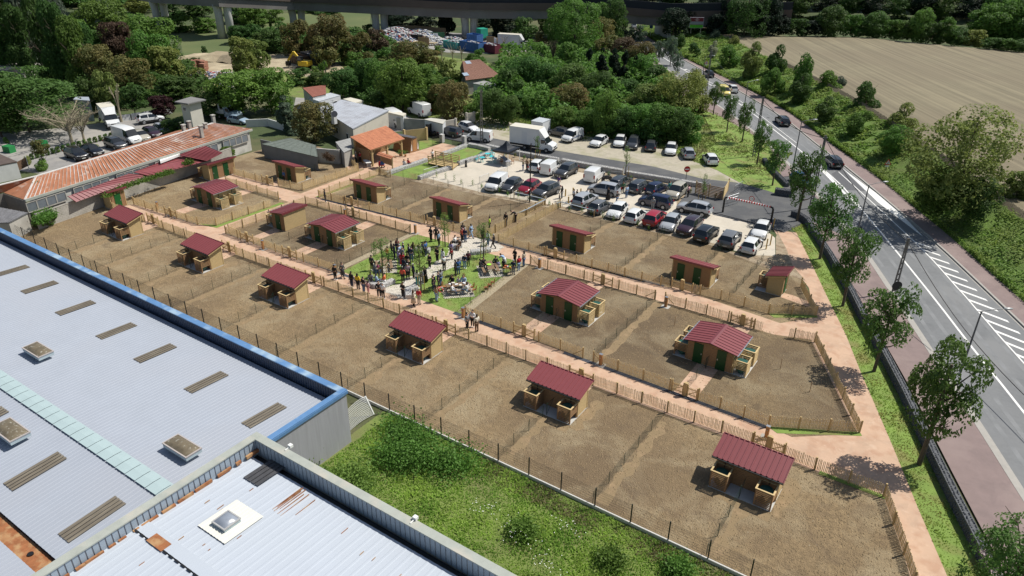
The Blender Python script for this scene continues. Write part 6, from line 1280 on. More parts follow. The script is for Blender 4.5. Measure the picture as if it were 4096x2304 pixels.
crowd([
 ('a', 1505, 328, 'arms', 'black', 'black', 'at the upper lawn edge', dict(sk=2, face=-100)), ('a', 1583, 322, 'stand', 'black', 'black', 'at the upper lawn edge', dict(sk=2)), ('a', 1628, 398, 'stand', 'light blue', 'black', 'at the staked upper tree', dict(sk=1, face=200)),
 ('a', 905, 535, 'stand', 'black', 'black', M_), ('a', 995, 495, 'arms', 'dark red', 'black', M_, dict(long_=True, face=-90)), ('a', 1003, 545, 'arms', 'navy', 'navy', M_, dict(face=-60)), ('a', 1086, 565, 'arms', 'navy', 'dark grey', M_, dict(hair='g', face=-120)), ('a', 1030, 600, 'stand', 'light blue', 'jeans', M_, dict(hair='g', sk=0)), ('a', 1068, 640, 'stand', 'grey', 'jeans', M_, dict(hair='g', sk=0)),
 ('a', 948, 590, 'stand', 'navy', 'navy', M_, dict(face=60)), ('a', 1168, 588, 'stand', 'black', 'black', M_), ('a', 1240, 560, 'stand', 'brown', 'dark grey', M_, dict(long_=True, hair='b', face=90)), ('a', 1325, 570, 'arms', 'dark grey', 'dark grey', M_, dict(long_=True, face=-90)), ('a', 1385, 555, 'stand', 'grey', 'black', M_, dict(face=80)), ('a', 1425, 550, 'stand', 'blue', 'navy', M_), ('a', 1208, 635, 'stand', 'navy', 'jeans', M_, dict(face=110)),
 ('a', 1020, 690, 'stand', 'lavender', 'grey', M_, dict(hair='g', face=70)), ('a', 1070, 725, 'stand', 'red', 'red', M_, dict(skirt='skirt', long_=True, face=100)), ('a', 1150, 735, 'arms', 'black', 'black', M_, dict(long_=True, hair='b', face=120)), ('a', 1095, 800, 'stand', 'navy', 'navy', M_, dict(face=80)), ('a', 1168, 830, 'stand', 'black', 'dark grey', M_), ('a', 1152, 905, 'arms', 'mauve', 'black', M_, dict(hair='g', sk=0, face=130)), ('a', 1238, 890, 'stand', 'navy', 'black', M_, dict(hair='g')),
 ('a', 1078, 962, 'stand', 'coral', 'black', S_, dict(sk=2, face=110)), ('a', 1300, 1005, 'stand', 'cream', 'teal', S_, dict(long_=True, face=100)), ('a', 1376, 970, 'stand', 'grey', 'grey', S_), ('a', 1415, 940, 'stand', 'black', 'black', S_, dict(skirt='robe', long_=True)),
 ('a', 605, 770, 'stand', 'dark grey', 'black', 'beside the left picnic table'), ('a', 662, 875, 'stand', 'grey', 'jeans', 'beside the left picnic table', dict(hair='d', sk=2, face=50)), ('a', 705, 780, 'sit', 'pink', 'pink', 'at the left picnic table', dict(sc=.75, long_=True)), ('a', 850, 640, 'arms', 'orange', 'black', 'behind the left picnic table', dict(face=-100)), ('a', 715, 870, 'stand', 'blue', 'jeans', 'at the tree stake', dict(sc=.6)),
 ('a', 1485, 735, 'stand', 'black', 'black', LN_, dict(sk=0, face=-100)), ('a', 1600, 642, 'arms', 'black', 'black', LN_, dict(long_=True, face=-100)), ('a', 1685, 660, 'stand', 'white', 'white', S_, dict(skirt='skirt', long_=True)), ('b', 295, 850, 'stand', 'white', 'black', S_, dict(sk=0, hair='g', tee=True, face=160)),
 ('a', 1548, 1060, 'stand', 'navy', 'navy', 'in the close group by the near table', dict(hair='g')), ('a', 1615, 1020, 'stand', 'navy', 'dark grey', 'in the close group by the near table'), ('a', 1655, 1000, 'stand', 'grey', 'jeans', 'in the close group by the near table'), ('a', 1535, 1085, 'stand', 'black', 'navy', 'in the close group by the near table'), ('a', 1600, 1190, 'bend', 'red', 'jeans', 'in the close group by the near table', dict(hair='g', sk=0, face=0)), ('a', 1585, 1245, 'stand', 'tan', 'pale jeans', 'in the close group by the near table', dict(long_=True, face=70)),
 ('a', 590, 975, 'sit', 'grey', 'dark grey', 'sitting on the left gabion bench', dict(sk=2, face=-60, z0=.03)), ('a', 672, 990, 'sit', 'light blue', 'pale jeans', 'sitting on the left gabion bench', dict(face=60)), ('a', 800, 985, 'sit', 'orange', 'white', 'sitting on the left gabion bench', dict(face=210)),
 ('a', 300, 1030, 'stand', 'black', 'navy', 'on the lower path', dict(sk=2, face=-90)), ('a', 395, 1055, 'stand', 'yellow', 'black', 'on the lower path', dict(face=100, long_=True)), ('a', 480, 1108, 'stand', 'black', 'jeans', 'on the lower path', dict(face=80)), ('a', 548, 1122, 'stand', 'pale pink', 'pale pink', 'on the lower path', dict(sc=.78, face=80)), ('a', 715, 1180, 'stand', 'black', 'black', 'on the lower path', dict(face=-40)), ('a', 775, 1205, 'stand', 'white', 'black', 'on the lower path', dict(tee=True, sk=0, hair='g', face=110)), ('a', 1080, 1188, 'arms', 'black', 'black', 'on the lower path', dict(face=-90, hair='b')),
 ('a', 1240, 1322, 'stand', 'beige', 'beige', 'on the lower path', dict(skirt='skirt', long_=True, hair='b', face=60)), ('a', 1322, 1288, 'stand', 'red', 'beige', 'on the lower path', dict(sk=0, hair='g', face=100)), ('a', 45, 915, 'stand', 'black', 'black', 'at the lower left lawn corner', dict(face=100)), ('a', 160, 880, 'walk', 'dark grey', 'dark grey', 'at the lower left lawn corner', dict(skirt='skirt', long_=True, face=0)),
 ('b', 580, 330, 'stand', 'black', 'black', 'on the upper path'), ('b', 578, 378, 'stand', 'pale pink', 'dark grey', 'on the upper path'), ('b', 560, 408, 'stand', 'coral', 'black', 'on the upper path', dict(face=60)), ('b', 615, 412, 'stand', 'navy', 'jeans', 'on the upper path', dict(face=90, hair='g')), ('b', 705, 348, 'walk', 'light blue', 'light blue', 'on the upper path', dict(sk=2, face=10)),
 ('b', 460, 470, 'sit', 'white', 'black', 'sitting on the middle gabion bench', dict(face=190)), ('b', 525, 520, 'sit', 'brown', 'brown', 'sitting on the middle gabion bench', dict(face=-80, hair='g')), ('b', 400, 625, 'walk', 'lavender', 'dark grey', S_, dict(hair='b', long_=True)), ('b', 408, 678, 'stand', 'red', 'black', S_, dict(sc=.72, tee=True)),
 ('b', 660, 775, 'stand', 'maroon', 'black', T_, dict(sk=2)), ('b', 605, 820, 'stand', 'navy', 'pale jeans', T_, dict(hair='g', sk=0, face=100)), ('b', 510, 905, 'stand', 'blue', 'jeans', T_, dict(sk=2, face=150)), ('b', 465, 922, 'stand', 'black', 'black', T_, dict(face=30)),
 ('b', 880, 418, 'stand', 'black', 'black', 'behind the right staked tree'), ('b', 960, 468, 'stand', 'white', 'jeans', 'behind the right staked tree', dict(face=80)), ('b', 1045, 505, 'walk', 'black', 'black', 'right of the right staked tree', dict(hair='g', face=200, tee=True)), ('b', 985, 230, 'stand', 'hi-vis yellow', 'black', 'at the foot of the ramp'), ('b', 1230, 172, 'stand', 'black', 'navy', 'on the ramp', dict(long_=True)), ('b', 1385, 105, 'bend', 'black', 'black', 'on the ramp', dict(face=200)),
 ('b', 1370, 738, 'arms', 'black', 'black', 'beside the music stand', dict(sk=2, face=-100)), ('b', 1430, 850, 'stand', 'red', 'pale jeans', 'by the right lawn edge', dict(sk=2, face=160)), ('b', 1505, 785, 'stand', 'beige', 'jeans', 'by the right lawn edge', dict(long_=True, face=180)), ('b', 1345, 912, 'stand', 'navy', 'grey', 'by the right lawn edge', dict(hair='g', face=100)),
 ('b', 1195, 842, 'stand', 'black', 'black', 'at the right picnic table', dict(sc=.72, face=100)), ('b', 1210, 795, 'bend', 'light blue', 'white', 'at the right picnic table', dict(skirt='skirt', face=170, sk=2)), ('b', 1075, 790, 'sit', 'black', 'navy', 'at the right picnic table', dict(face=150)), ('b', 1118, 810, 'sit', 'lavender', 'white', 'at the right picnic table', dict(sc=.72, face=150)), ('b', 890, 810, 'sit', 'black', 'black', 'at the right picnic table', dict(face=-20)), ('b', 840, 840, 'sit', 'black', 'dark grey', 'at the right picnic table', dict(face=20)),
 ('b', 415, 1090, 'sit', 'black', 'black', 'at the near lawn table', dict(face=-90)), ('b', 515, 1085, 'sit', 'white', 'black', 'at the near lawn table', dict(sc=.8, face=-90)), ('b', 590, 1090, 'sit', 'light blue', 'jeans', 'at the near lawn table', dict(face=-60, long_=True)), ('b', 415, 1215, 'sit', 'white', 'jeans', 'on the near lawn table bench', dict(long_=True, face=30)), ('b', 640, 1205, 'sit', 'white', 'pale jeans', 'on the near lawn table bench', dict(long_=True, face=190)),
 ('21', 2125, 420, 'stand', 'grey', 'black', 'on the lower path right of the lawn', dict(face=0, sk=0)), ('21', 2180, 392, 'arms', 'white', 'black', 'on the lower path right of the lawn', dict(face=-80, sk=0)), ('21', 2222, 440, 'stand', 'cream', 'brown', 'on the lower path right of the lawn', dict(face=160, hair='d', sk=2)),
 ('11', 700, 585, 'stand', 'dark grey', 'dark grey', 'alone at the crossing of pink paths', dict(face=60)), ('11', 288, 385, 'stand', 'blue', 'black', 'in the doorway of the far left shed', dict(face=-100)), ('11', 1965, 765, 'stand', 'black', 'black', 'in the doorway of the shed behind the tree', dict(face=-90)),
 ('c', 1590, 745, 'arms', 'white', 'black', 'on the timber footbridge', dict(tee=True, face=160, z0=.4)), ('c', 1075, 865, 'sit', 'white', 'black', 'on gabion wall by notice board', dict(face=100)), ('c', 1150, 850, 'sit', 'red', 'black', 'on gabion wall by notice board', dict(face=80)), ('c', 210, 790, 'stand', 'grey', 'black', 'at the pavilion table', dict(hair='g', face=60)), ('c', 285, 775, 'stand', 'red', 'black', 'at the pavilion table', dict(face=-60)),
 ('12', 110, 272, 'arms', 'olive', 'jeans', 'by bar table, far car row', dict(face=20)), ('12', 150, 262, 'stand', 'tan', 'dark grey', 'by bar table, far car row', dict(face=-100)), ('12', 183, 262, 'sit', 'white', 'black', 'by bar table, far car row', dict(face=160)),
 ('12', 468, 440, 'stand', 'purple', 'white', 'behind the open car door', dict(tee=True, face=90)), ('12', 500, 547, 'stand', 'black', 'grey', 'at the top of the ramp', dict(long_=True, face=180)), ('12', 475, 578, 'stand', 'dark grey', 'dark grey', 'at the top of the ramp', dict(sc=.62)), ('12', 620, 578, 'stand', 'white', 'dark grey', 'behind silver off-roader'), ('12', 652, 570, 'stand', 'black', 'black', 'behind silver off-roader', dict(sc=.9)), ('12', 760, 560, 'stand', 'white', 'dark grey', 'behind silver off-roader', dict(long_=True, sc=.9)),
 ('12', 965, 560, 'stand', 'black', 'black', 'in front of the silver people carrier', dict(skirt='robe', long_=True)), ('12', 1055, 602, 'walk', 'dark grey', 'jeans', 'in the car park aisle', dict(face=170)), ('12', 1113, 500, 'stand', 'green', 'black', 'between dark cars', dict(face=-60)), ('12', 1150, 542, 'stand', 'light blue', 'jeans', 'between dark cars', dict(face=160, sk=0)), ('12', 1412, 662, 'stand', 'grey', 'grey', 'beside the navy people carrier', dict(hair='g', sk=1, face=120)), ('12', 1578, 500, 'stand', 'teal', 'teal', 'beside the beige people carrier', dict(long_=True)), ('12', 1768, 540, 'stand', 'pale pink', 'black', 'beside the beige people carrier', dict(face=180, sk=2))])
# ------------------------------------------------------------------ gabions: wire baskets of broken stone
st_pale = M('pale_stone', (.50, .49, .47), .9, .35, 5, obj=False); st_dark = M('dark_stone', (.10, .105, .115), .85, .4, 6)
def gabion(label, pl, w_, h_, mat, z0=0., cat='gabion wall', group='gabion walls of caged stone', side_=1, step=.15, noise_h=.0):
 P = [Vector(p[:2]) for p in pl]; o = empty('gabion_wall', (*P[0], z0), 0, label, cat, group); mb = MB(); st = MB(); o0 = P[0]
 A, B = offs(P, 0), offs(P, side_*w_)
 for i in range(len(P)-1):
  a0, a1, b0, b1 = [Vector(q)-o0 for q in (A[i], A[i+1], B[i], B[i+1])]
  mb.prism([tuple(a0), tuple(a1), tuple(b1), tuple(b0)] if side_ < 0 else [tuple(a0), tuple(b0), tuple(b1), tuple(a1)][::-1], 0, h_-.05)
  L = (a1-a0).length; n1 = max(1, int(L/step))
  def rock(p, r_):
   n0 = len(st.v); a = R.uniform(0, 3);
   for q in ((1, 0, 0), (0, 1, 0), (-1, 0, 0), (0, -1, 0), (0, 0, 1), (0, 0, -1)):
    c, s = math.cos(a), math.sin(a); v = Vector((q[0]*c-q[1]*s, q[0]*s+q[1]*c, q[2]+.2*q[0]))*r_*R.uniform(.75, 1.2); st.v.append(tuple(p+v))
   for f_ in ((0, 1, 4), (1, 2, 4), (2, 3, 4), (3, 0, 4), (1, 0, 5), (2, 1, 5), (3, 2, 5), (0, 3, 5)): st.f.append(tuple(n0+k for k in f_)); st.mi.append(0)
  for j in range(n1):
   t = (j+.5)/n1
   for e in range(max(1, int(w_/step))): q = a0.lerp(a1, t).lerp(b0.lerp(b1, t), (e+.5)/max(1, int(w_/step))); rock(Vector((q.x+R.uniform(-.03, .03), q.y+R.uniform(-.03, .03), h_-.06)), step*.62)
   for e in range(int(h_/step)):
    z = (e+.5)*step
    for u0, u1 in ((a0, a1), (b0, b1)): q = u0.lerp(u1, t+R.uniform(-.3, .3)/n1); rock(Vector((q.x, q.y, z)), step*.6)
 mb.build('core', mat, o, kind='stuff'); st.build('stones', mat, o, kind='stuff'); return o
def AT(k, *ps): return [at(k, x, y) for x, y in ps]
gabion('long dark gabion wall between the grass verge and the red sidewalk', resample(GI, 2.0)+[], .5, .85, st_dark, side_=-1, step=.17)
gabion('dark gabion block at the entrance end beside the grass', AT('13', (60, 520), (235, 545)), .7, .9, st_dark, .1, side_=1)
gabion('dark gabion wall from the entrance along the upper grass', AT('13', (170, 440), (0, 265), (-60, 180)), .5, .6, st_dark, .1, side_=-1)
gabion('dark gabion wall curving at the near side of the entrance drive', [(-18.7, 90.9), (-17.6, 90.6), (-16.2, 89.2)], .5, .85, st_dark, side_=-1)
gabion('pale gabion wall between car park bed and dark drive, left part', [(-66.5, 91.5), (-59.8, 91.5), (-53.6, 92)], .6, .7, st_pale, side_=1)
gabion('pale gabion wall between car park bed and dark drive, middle part', [(-53, 91.9), (-46.5, 92.4), (-43.2, 92.7)], .6, .75, st_pale, side_=1)
gabion('pale gabion wall between car park bed and dark drive, right part', [(-42.6, 92.6), (-37, 93.3), (-31.8, 93.9)], .6, .7, st_pale, side_=1)
gabion('pale gabion wall in front of the notice board, along the ditch', AT('c', (775, 1010), (1060, 905), (1260, 845), (1500, 760)), .6, .55, st_pale, side_=1)
gabion('pale gabion wall beyond the footbridge, along the pink path', AT('c', (1780, 660), (2000, 580), (2230, 490)), .6, .55, st_pale, side_=1)
gabion('short pale gabion wall at the head of the ditch', AT('c', (2225, 490), (2400, 520), (2600, 570)), .6, .6, st_pale, side_=1)
gabion('pale gabion wall on the car park side of the ditch, left of footbridge', AT('c', (1370, 1090), (1640, 990), (1940, 900)), .6, .55, st_pale, side_=1)
gabion('pale gabion wall behind the turquoise tables', AT('c', (2080, 830), (2350, 740)) + AT('d', (300, 690), (650, 560)), .6, .6, st_pale, side_=1)
gabion('low pale gabion bench with three people, lower left of the setts', AT('a', (545, 1010), (640, 1050), (800, 1040), (960, 970)), .55, .5, st_pale, side_=1, cat='gabion bench', group='gabion benches')
gabion('low pale gabion bench beside the standing couple on the lower path', AT('a', (1120, 1210), (1115, 1100), (1250, 1040)), .6, .5, st_pale, side_=-1, cat='gabion bench', group='gabion benches')
gabion('low pale gabion bench under the right staked tree', AT('b', (705, 615), (860, 600), (1010, 570)), .6, .5, st_pale, side_=1, cat='gabion bench', group='gabion benches')
gabion('low pale gabion bench at the upper staked tree', AT('b', (430, 535), (500, 525), (570, 500)), .6, .5, st_pale, side_=1, cat='gabion bench', group='gabion benches')
gabion('low pale gabion bench behind the dense group on the lawn', AT('a', (1150, 500), (1300, 500), (1480, 510)), .6, .5, st_pale, side_=1, cat='gabion bench', group='gabion benches')
for q in ('c',):
 for x, y in ((1760, 400), (2160, 430)): p = at(q, x, y); o = MB().box(-.3, .3, -.3, .3, 0, 1.3).build('gabion_pillar', st_pale); o.location = p; tag(o, 'square gabion gate pillar at the end of the pink path, %s one' % ('left' if x < 2000 else 'right'), 'gate pillar')
for (xa, ya), (xb, yb), lb in (((1580, 465), (1745, 425), 'left'), ((1940, 455), (2120, 475), 'right')):
 a, b = at('c', xa, ya), at('c', xb, yb); o = empty('bar_gate', a, 0, 'open dark bar gate leaf at the end of the pink path, %s leaf' % lb, 'gate'); fr = MB().bar(Vector((0, 0, .1)), b-a+Vector((0, 0, .1)), .05).bar(Vector((0, 0, 1.35)), b-a+Vector((0, 0, 1.35)), .05); fr.build('frame', black, o); bm_ = MB().box(-.015, .015, -.015, .015, .1, 1.35).mesh('bar', black)
 for i in range(13): c = bpy.data.objects.new('bar', bm_); COL.objects.link(c); c.parent = o; c.location = (b-a)*(i/12)
# ditch with grass and the footbridge
sheet('ditch_grass', AT('c', (800, 1010), (1500, 740), (2230, 470), (2500, 540), (2330, 680), (1940, 860), (1370, 1080), (1080, 1060)), .006, lawn)
sheet('walkway', AT('c', (330, 880), (400, 960), (770, 975), (1500, 725), (2065, 480), (1770, 420), (1345, 555), (1000, 640), (870, 560), (480, 540), (130, 640), (0, 760), (60, 900)), .0085, pink)
sheet('timber_lawn', AT('c', (1345, 380), (1580, 365), (1750, 410), (1345, 550)), .0065, lawn)
b0, b1, b2, b3 = at('c', 1510, 780, .3), at('c', 1640, 690, .3), at('c', 2075, 780, .3), at('c', 1950, 850, .3); b3 = b0+(b2-b1)
o = empty('footbridge', b0, 0, 'timber footbridge with railings over the grassy ditch', 'footbridge'); wb(slab(MB(), [b0, b3, b2, b1], .12), 'deck', postm, o); pk = MB()
for i in range(34): t = (i+.1)/34; t2 = (i+.9)/34; pk.face([b0.lerp(b3, t)+Vector((0, 0, .02)), b0.lerp(b3, t2)+Vector((0, 0, .02)), b1.lerp(b2, t2)+Vector((0, 0, .02)), b1.lerp(b2, t)+Vector((0, 0, .02))])
wb(pk, 'deck_boards', wood, o, kind='stuff')
for s0, s1 in ((b0, b3), (b1, b2)):
 for t in (0, .33, .66, 1): q = s0.lerp(s1, t); wb(MB().box(q.x-.06, q.x+.06, q.y-.06, q.y+.06, 0, 1.45), 'post', postm, o)
 for z in (.55, .8, 1.05, 1.35): wb(MB().bar(vz(s0, z), vz(s1, z), .05, .11), 'rail', postm, o)
# ramp rails beside the car park
for lb, pts in (('left', [('12', 20, 545), ('12', 335, 620), ('12', 150, 720), ('12', 20, 775)]), ('right', [('12', 440, 660), ('12', 490, 645), ('12', 825, 735)])):
 P = [at(*q) for q in pts]; o = empty('ramp_rail', P[0], 0, 'grey metal guard rail on timber posts at the %s side of the ramp' % lb, 'guard rail')
 for i in range(len(P)-1): wb(MB().bar(vz(P[i], .85), vz(P[i+1], .85), .12, .08), 'rail', M('grey_rail', (.33, .38, .43), .5, .05, 2), o);
 for q in P: wb(MB().cyl((q.x, q.y), .06, 0, .95, 7), 'post', postm, o)
for i, (x, y) in enumerate([(537, 527), (613, 512), (690, 520), (567, 603)]):
 p = at('12', x, y); o = MB().cyl((0, 0), .09, 0, 1.0, 8).build('bollard', M('yellow_timber', (.45, .30, .08), .8, .1, 3)); o.location = p; pool(o, 'yellowish round timber bollard at the top of the ramp'); o['category'] = 'bollard'; o['group'] = 'timber bollards at the ramp'
for i, (x, y) in enumerate([(50, 790), (20, 960), (2555-2576, 1000)]):
 p = at('13', x, y+60); o = MB().cyl((0, 0), .07, 0, 1.3, 8).build('timber_post', M('yellow_timber', (0,)*3)); o.location = p; pool(o, 'yellowish timber post by the right end of the car park'); o['category'] = 'post'; o['group'] = 'timber posts at the walkway'
# height barrier
a, b = at('12', 2118, 695), at('13', 25, 805); o = empty('height_barrier', a, 0, 'black height barrier with red and white striped beam at the car park exit', 'height barrier'); d = b-a; hb = 2.15; u_ = d.normalized()
MB().tube([(0, 0, 0), (0, 0, hb-.3), u_*.1+Vector((0, 0, hb-.08)), u_*.35+Vector((0, 0, hb))], .12, 10).build('post', black, o); MB().tube([d, d+Vector((0, 0, hb-.3)), d-u_*.1+Vector((0, 0, hb-.08)), d-u_*.35+Vector((0, 0, hb))], .12, 10).build('post', black, o)
n = 34; L = d.length-.7; wr_, rr_ = MB(), MB()
for i in range(n): q = u_*(.35+L*i/n)+Vector((0, 0, hb)); q2 = u_*(.35+L*(i+1)/n)+Vector((0, 0, hb)); (rr_ if i % 2 else wr_).bar(q, q2, .16, .2)
rr_.build('red_stripes', M('sign_red', (.55, .02, .02), .4, .03, 2), o, kind='stuff'); wr_.build('white_stripes', whitep, o, kind='stuff')
def disc(mb, c, r_, nrm, k=20):
 nrm = nrm.normalized(); u = nrm.cross(Vector((0, 0, 1))).normalized(); v = u.cross(nrm); mb.face([c+(u*math.cos(2*math.pi*i/k)+v*math.sin(2*math.pi*i/k))*r_ for i in range(k)]); return mb
tocam = Vector((-FWD.x, -FWD.y, 0)).normalized()
q = u_*(L*.62)+Vector((0, 0, hb+.5)); nn_ = Vector((u_.y, -u_.x, 0)); nn_ = nn_ if nn_.dot(tocam) > 0 else -nn_
disc(MB(), q, .34, nn_).build('sign_rim', M('sign_red', (0,)*3), o); disc(MB(), q+nn_*.01, .26, nn_).build('sign_face', whitep, o); MB().bar(q-nn_*.02-Vector((0, 0, .5)), q-nn_*.02, .05).build('sign_bracket', steel, o)
def font(txt, size, mat, parent, mtx, ext=.004, name='lettering', bold=False):
 tx = bpy.data.curves.new(name, 'FONT'); tx.body = txt; tx.size = size; tx.align_x = 'CENTER'; tx.align_y = 'CENTER'; tx.extrude = ext; t_ = bpy.data.objects.new(name, tx); COL.objects.link(t_); t_.data.materials.append(mat); t_.parent = parent; t_.matrix_basis = mtx; return t_
def facing(pos, nrm): z = nrm.normalized(); x = Vector((0, 0, 1)).cross(z).normalized(); y = z.cross(x); mm = Matrix((x, y, z)).transposed().to_4x4(); return Matrix.Translation(pos) @ mm
font('2,10', .2, black, o, facing(q+nn_*.02, nn_))
# no-entry sign
p = at('12', 1745, 392); z_ = ztop(p, '12', 1768, 225); o = empty('no_entry_sign', p, 0, 'round red no-entry sign on a dark pole by the gabion wall', 'road sign'); nn_ = tocam; MB().tube([(0, 0, 0), (0, 0, z_)], .04, 8).build('pole', black, o)
disc(MB(), Vector((0, 0, z_-.4))+nn_*.06, .42, nn_).build('sign_face', M('sign_red', (0,)*3), o);
s_ = nn_.cross(Vector((0, 0, 1))); MB().face([Vector((0, 0, z_-.47))+nn_*.07-s_*.3, Vector((0, 0, z_-.47))+nn_*.07+s_*.3, Vector((0, 0, z_-.33))+nn_*.07+s_*.3, Vector((0, 0, z_-.33))+nn_*.07-s_*.3]).build('white_bar', whitep, o); disc(MB(), Vector((0, 0, z_-.4))+nn_*.04, .44, -nn_).build('sign_back', steel, o)
def tri_sign(label, k, x, y, xt, yt, back=False, z0=0):
 p = at(k, x, y, z0); z_ = ztop(p, k, xt, yt)-z0; o = empty('warning_sign', p, 0, label, 'road sign'); MB().tube([(0, 0, 0), (0, 0, z_-.2)], .04, 6).build('pole', black, o); n_ = tocam; s_ = n_.cross(Vector((0, 0, 1))); T = lambda r_, e: [Vector((0, 0, z_-.55))+n_*e+s_*r_*math.cos(a)+Vector((0, 0, r_*math.sin(a))) for a in (rad(90), rad(210), rad(330))]
 MB().face(T(.6, .06)).build('sign_rim', M('sign_red', (0,)*3) if not back else black, o)
 if not back: MB().face(T(.4, .07)).build('sign_face', whitep, o); MB().box(-.03, .03, -.03, .03, z_-.7, z_-.35, o=tuple(n_*.09)).build('symbol', black, o); MB().box(-.25, .25, -.01, .01, z_-1.15, z_-.95, rz=math.atan2(s_.y, s_.x), o=tuple(n_*.05)).build('plate', whitep, o)
tri_sign('triangular warning sign on the embankment beside the big tree', '13', 1180, 290, 1212, 150, z0=.6); tri_sign('triangular warning sign near the far tall lattice post', '02', 1945, 720, 1960, 605, z0=.2); tri_sign('back of a triangular sign on the near street lamp', '13', 905, 935, 905, 820, True)
p = at('13', 1270, 1500); o = empty('round_sign', p, 0, 'back of a round sign at the foot of the lattice post', 'road sign'); zc = ztop(p, '13', 1290, 1420); disc(MB(), Vector((0, 0, zc))+tocam*.15, .5, tocam).build('sign_back', black, o); disc(MB(), Vector((0, 0, zc))+tocam*.13, .5, -tocam).build('sign_face', whitep, o); MB().cyl((.05, 0), .04, 0, zc+.3, 6).build('pole', steel, o)
# timber screen
pts = [at('12', 1842, 505), at('12', 1975, 540), at('12', 2118, 570), at('12', 2168, 480)]; o = empty('timber_screen', pts[0], 0, 'horizontal slatted timber screen round a corner beside the height barrier', 'screen')
for i in range(3):
 a, b = pts[i]-pts[0], pts[i+1]-pts[0]; z = .25
 while z < 1.75: MB().bar(a+Vector((0, 0, z)), b+Vector((0, 0, z)), .04, .12).build('slat', wood_d if i < 2 else wood, o); z += .2
for q in pts: MB().box(-.06, .06, -.06, .06, 0, 1.9, o=tuple(q-pts[0])).build('post', postm, o)
# crowd barriers
def barrier(label, k, xa, ya, xb, yb, z=0.02):
 a, b = at(k, xa, ya, z), at(k, xb, yb, z); o = empty('crowd_barrier', a, math.atan2((b-a).y, (b-a).x), label, 'crowd barrier', 'steel crowd barriers'); L = min(2.6, (b-a).length)
 MB().tube([(0, 0, .1), (0, 0, 1.05), (.05, 0, 1.12), (L-.05, 0, 1.12), (L, 0, 1.05), (L, 0, .1)], .025, 6).bar((0, 0, .25), (L, 0, .25), .03).build('frame', steel, o); bm_ = MB().cyl((0, 0), .009, .25, 1.12, 5).mesh('bar', steel)
 for i in range(1, 16): c = bpy.data.objects.new('bar', bm_); COL.objects.link(c); c.parent = o; c.location = (L*i/16, 0, 0)
 for x in (.15, L-.15): MB().bar((x, -.3, .03), (x, .3, .03), .04).build('foot', steel, o)
for t in (('crowd barrier behind the near white van, left', 'd', 375, 1215, 590, 1130), ('crowd barrier behind the near white van, right', 'd', 785, 1060, 1005, 985), ('crowd barrier behind the dark motorcycle', '12', 990, 350, 1105, 360), ('crowd barrier leaning behind the height barrier, front', '12', 2150, 640, 2265, 605), ('crowd barrier leaning behind the height barrier, back', '12', 2165, 610, 2275, 575), ('crowd barrier on the gabion wall beside the ditch', 'c', 1430, 1040, 1700, 960), ('crowd barrier at the bend of the dark drive', '12', 2230, 500, 2330, 440)): barrier(*t)
# lamp posts and lattice posts
def lamp(label, k, x, y, xt, yt, xa, ya, z0=.11):
 p = at(k, x, y, z0); z_ = ztop(p, k, xt, yt); e = at(k, xa, ya, z_+.25); o = empty('street_lamp', p, 0, label, 'street lamp', 'street lamps along the road'); d = (e-Vector((p.x, p.y, z_+.25))); d = d*min(1, 2.2/max(.1, d.length))
 MB().tube([(0, 0, 0), (0, 0, z_*.5), (0, 0, z_-z0)], [.1, .075, .055], 8).build('pole', M('lamp_grey', (.10, .11, .12), .5, .05, 2), o); t = Vector((0, 0, z_-z0)); MB().tube([t, t+d*.4+Vector((0, 0, .18)), t+d*.75+Vector((0, 0, .25))], .035, 6).bar(t-d*.15, t, .03).build('arm', M('lamp_grey', (0,)*3), o)
 c = t+d*.95+Vector((0, 0, .27)); MB().blob((c.x, c.y, c.z), .42, .13, .09, n=10, mm=5, amp=0).build('lamp_head', M('lamp_shell', (.35, .37, .37), .3, .05, 2), o, smooth=True).matrix_basis = Matrix.Translation(c) @ Matrix.Rotation(math.atan2(d.y, d.x), 4, 'Z') @ Matrix.Translation(-c)
lamp('street lamp with triangular sign back on its pole, nearer middle', '13', 888, 935, 1020, 415, 1200, 380); lamp('nearest street lamp, leaning over the hatched road', '23', 1935, 850, 2155, 238, 2430, 210)
lamp('street lamp behind the second street tree row, middle distance', '13', 233, 322, 340, -225, 480, -245); lamp('street lamp opposite the white car on the road', '02', 2325, 1150, 2370, 828, 2475, 805); lamp('street lamp beside the far lattice post', '02', 1903, 885, 1945, 570, 2030, 560); lamp('street lamp above the far birches', '02', 1560, 560, 1580, 395, 1655, 385); lamp('farthest street lamp before the railway bridge', '02', 1280, 360, 1290, 268, 1355, 262)
def lattice(label, k, x, y, kt, xt, yt, w0=.34):
 p = at(k, x, y); z_ = ztop(p, kt, xt, yt); o = empty('lattice_post', p, .6, label, 'post', 'tall concrete lattice posts'); mt = M('post_concrete', (.20, .185, .165), .9, .15, 2); n_ = max(6, int(z_/.55))
 for s in (1, -1): MB().bar((s*w0/2, 0, 0), (s*w0*.22, 0, z_), .09, .13).build('upright', mt, o)
 for i in range(n_): t = (i+.4)/n_; ww = w0/2*(1-t)+w0*.22*t; MB().box(-ww, ww, -.06, .06, z_*t, z_*t+.14).build('rung', mt, o)
 MB().bar((-.3, 0, z_-.3), (.3, 0, z_-.3), .06).build('crossarm', steel, o); return Vector((p.x, p.y, z_))
tops = [lattice('near concrete lattice post with a round sign at its foot', '13', 1262, 1500, '13', 1425, 950), lattice('concrete lattice post behind a street tree at the entrance', '13', 425, 655, '03', 578, 1360), lattice('concrete lattice post right of the white road car', '12', 2430, 130, '03', 98, 985), lattice('far concrete lattice post beside the dark car', '02', 1942, 1015, '02', 2000, 510)]
lattice('tall concrete lattice post at the left end of the car park', '01', 2270, 1447, '01', 2262, 905, .4)
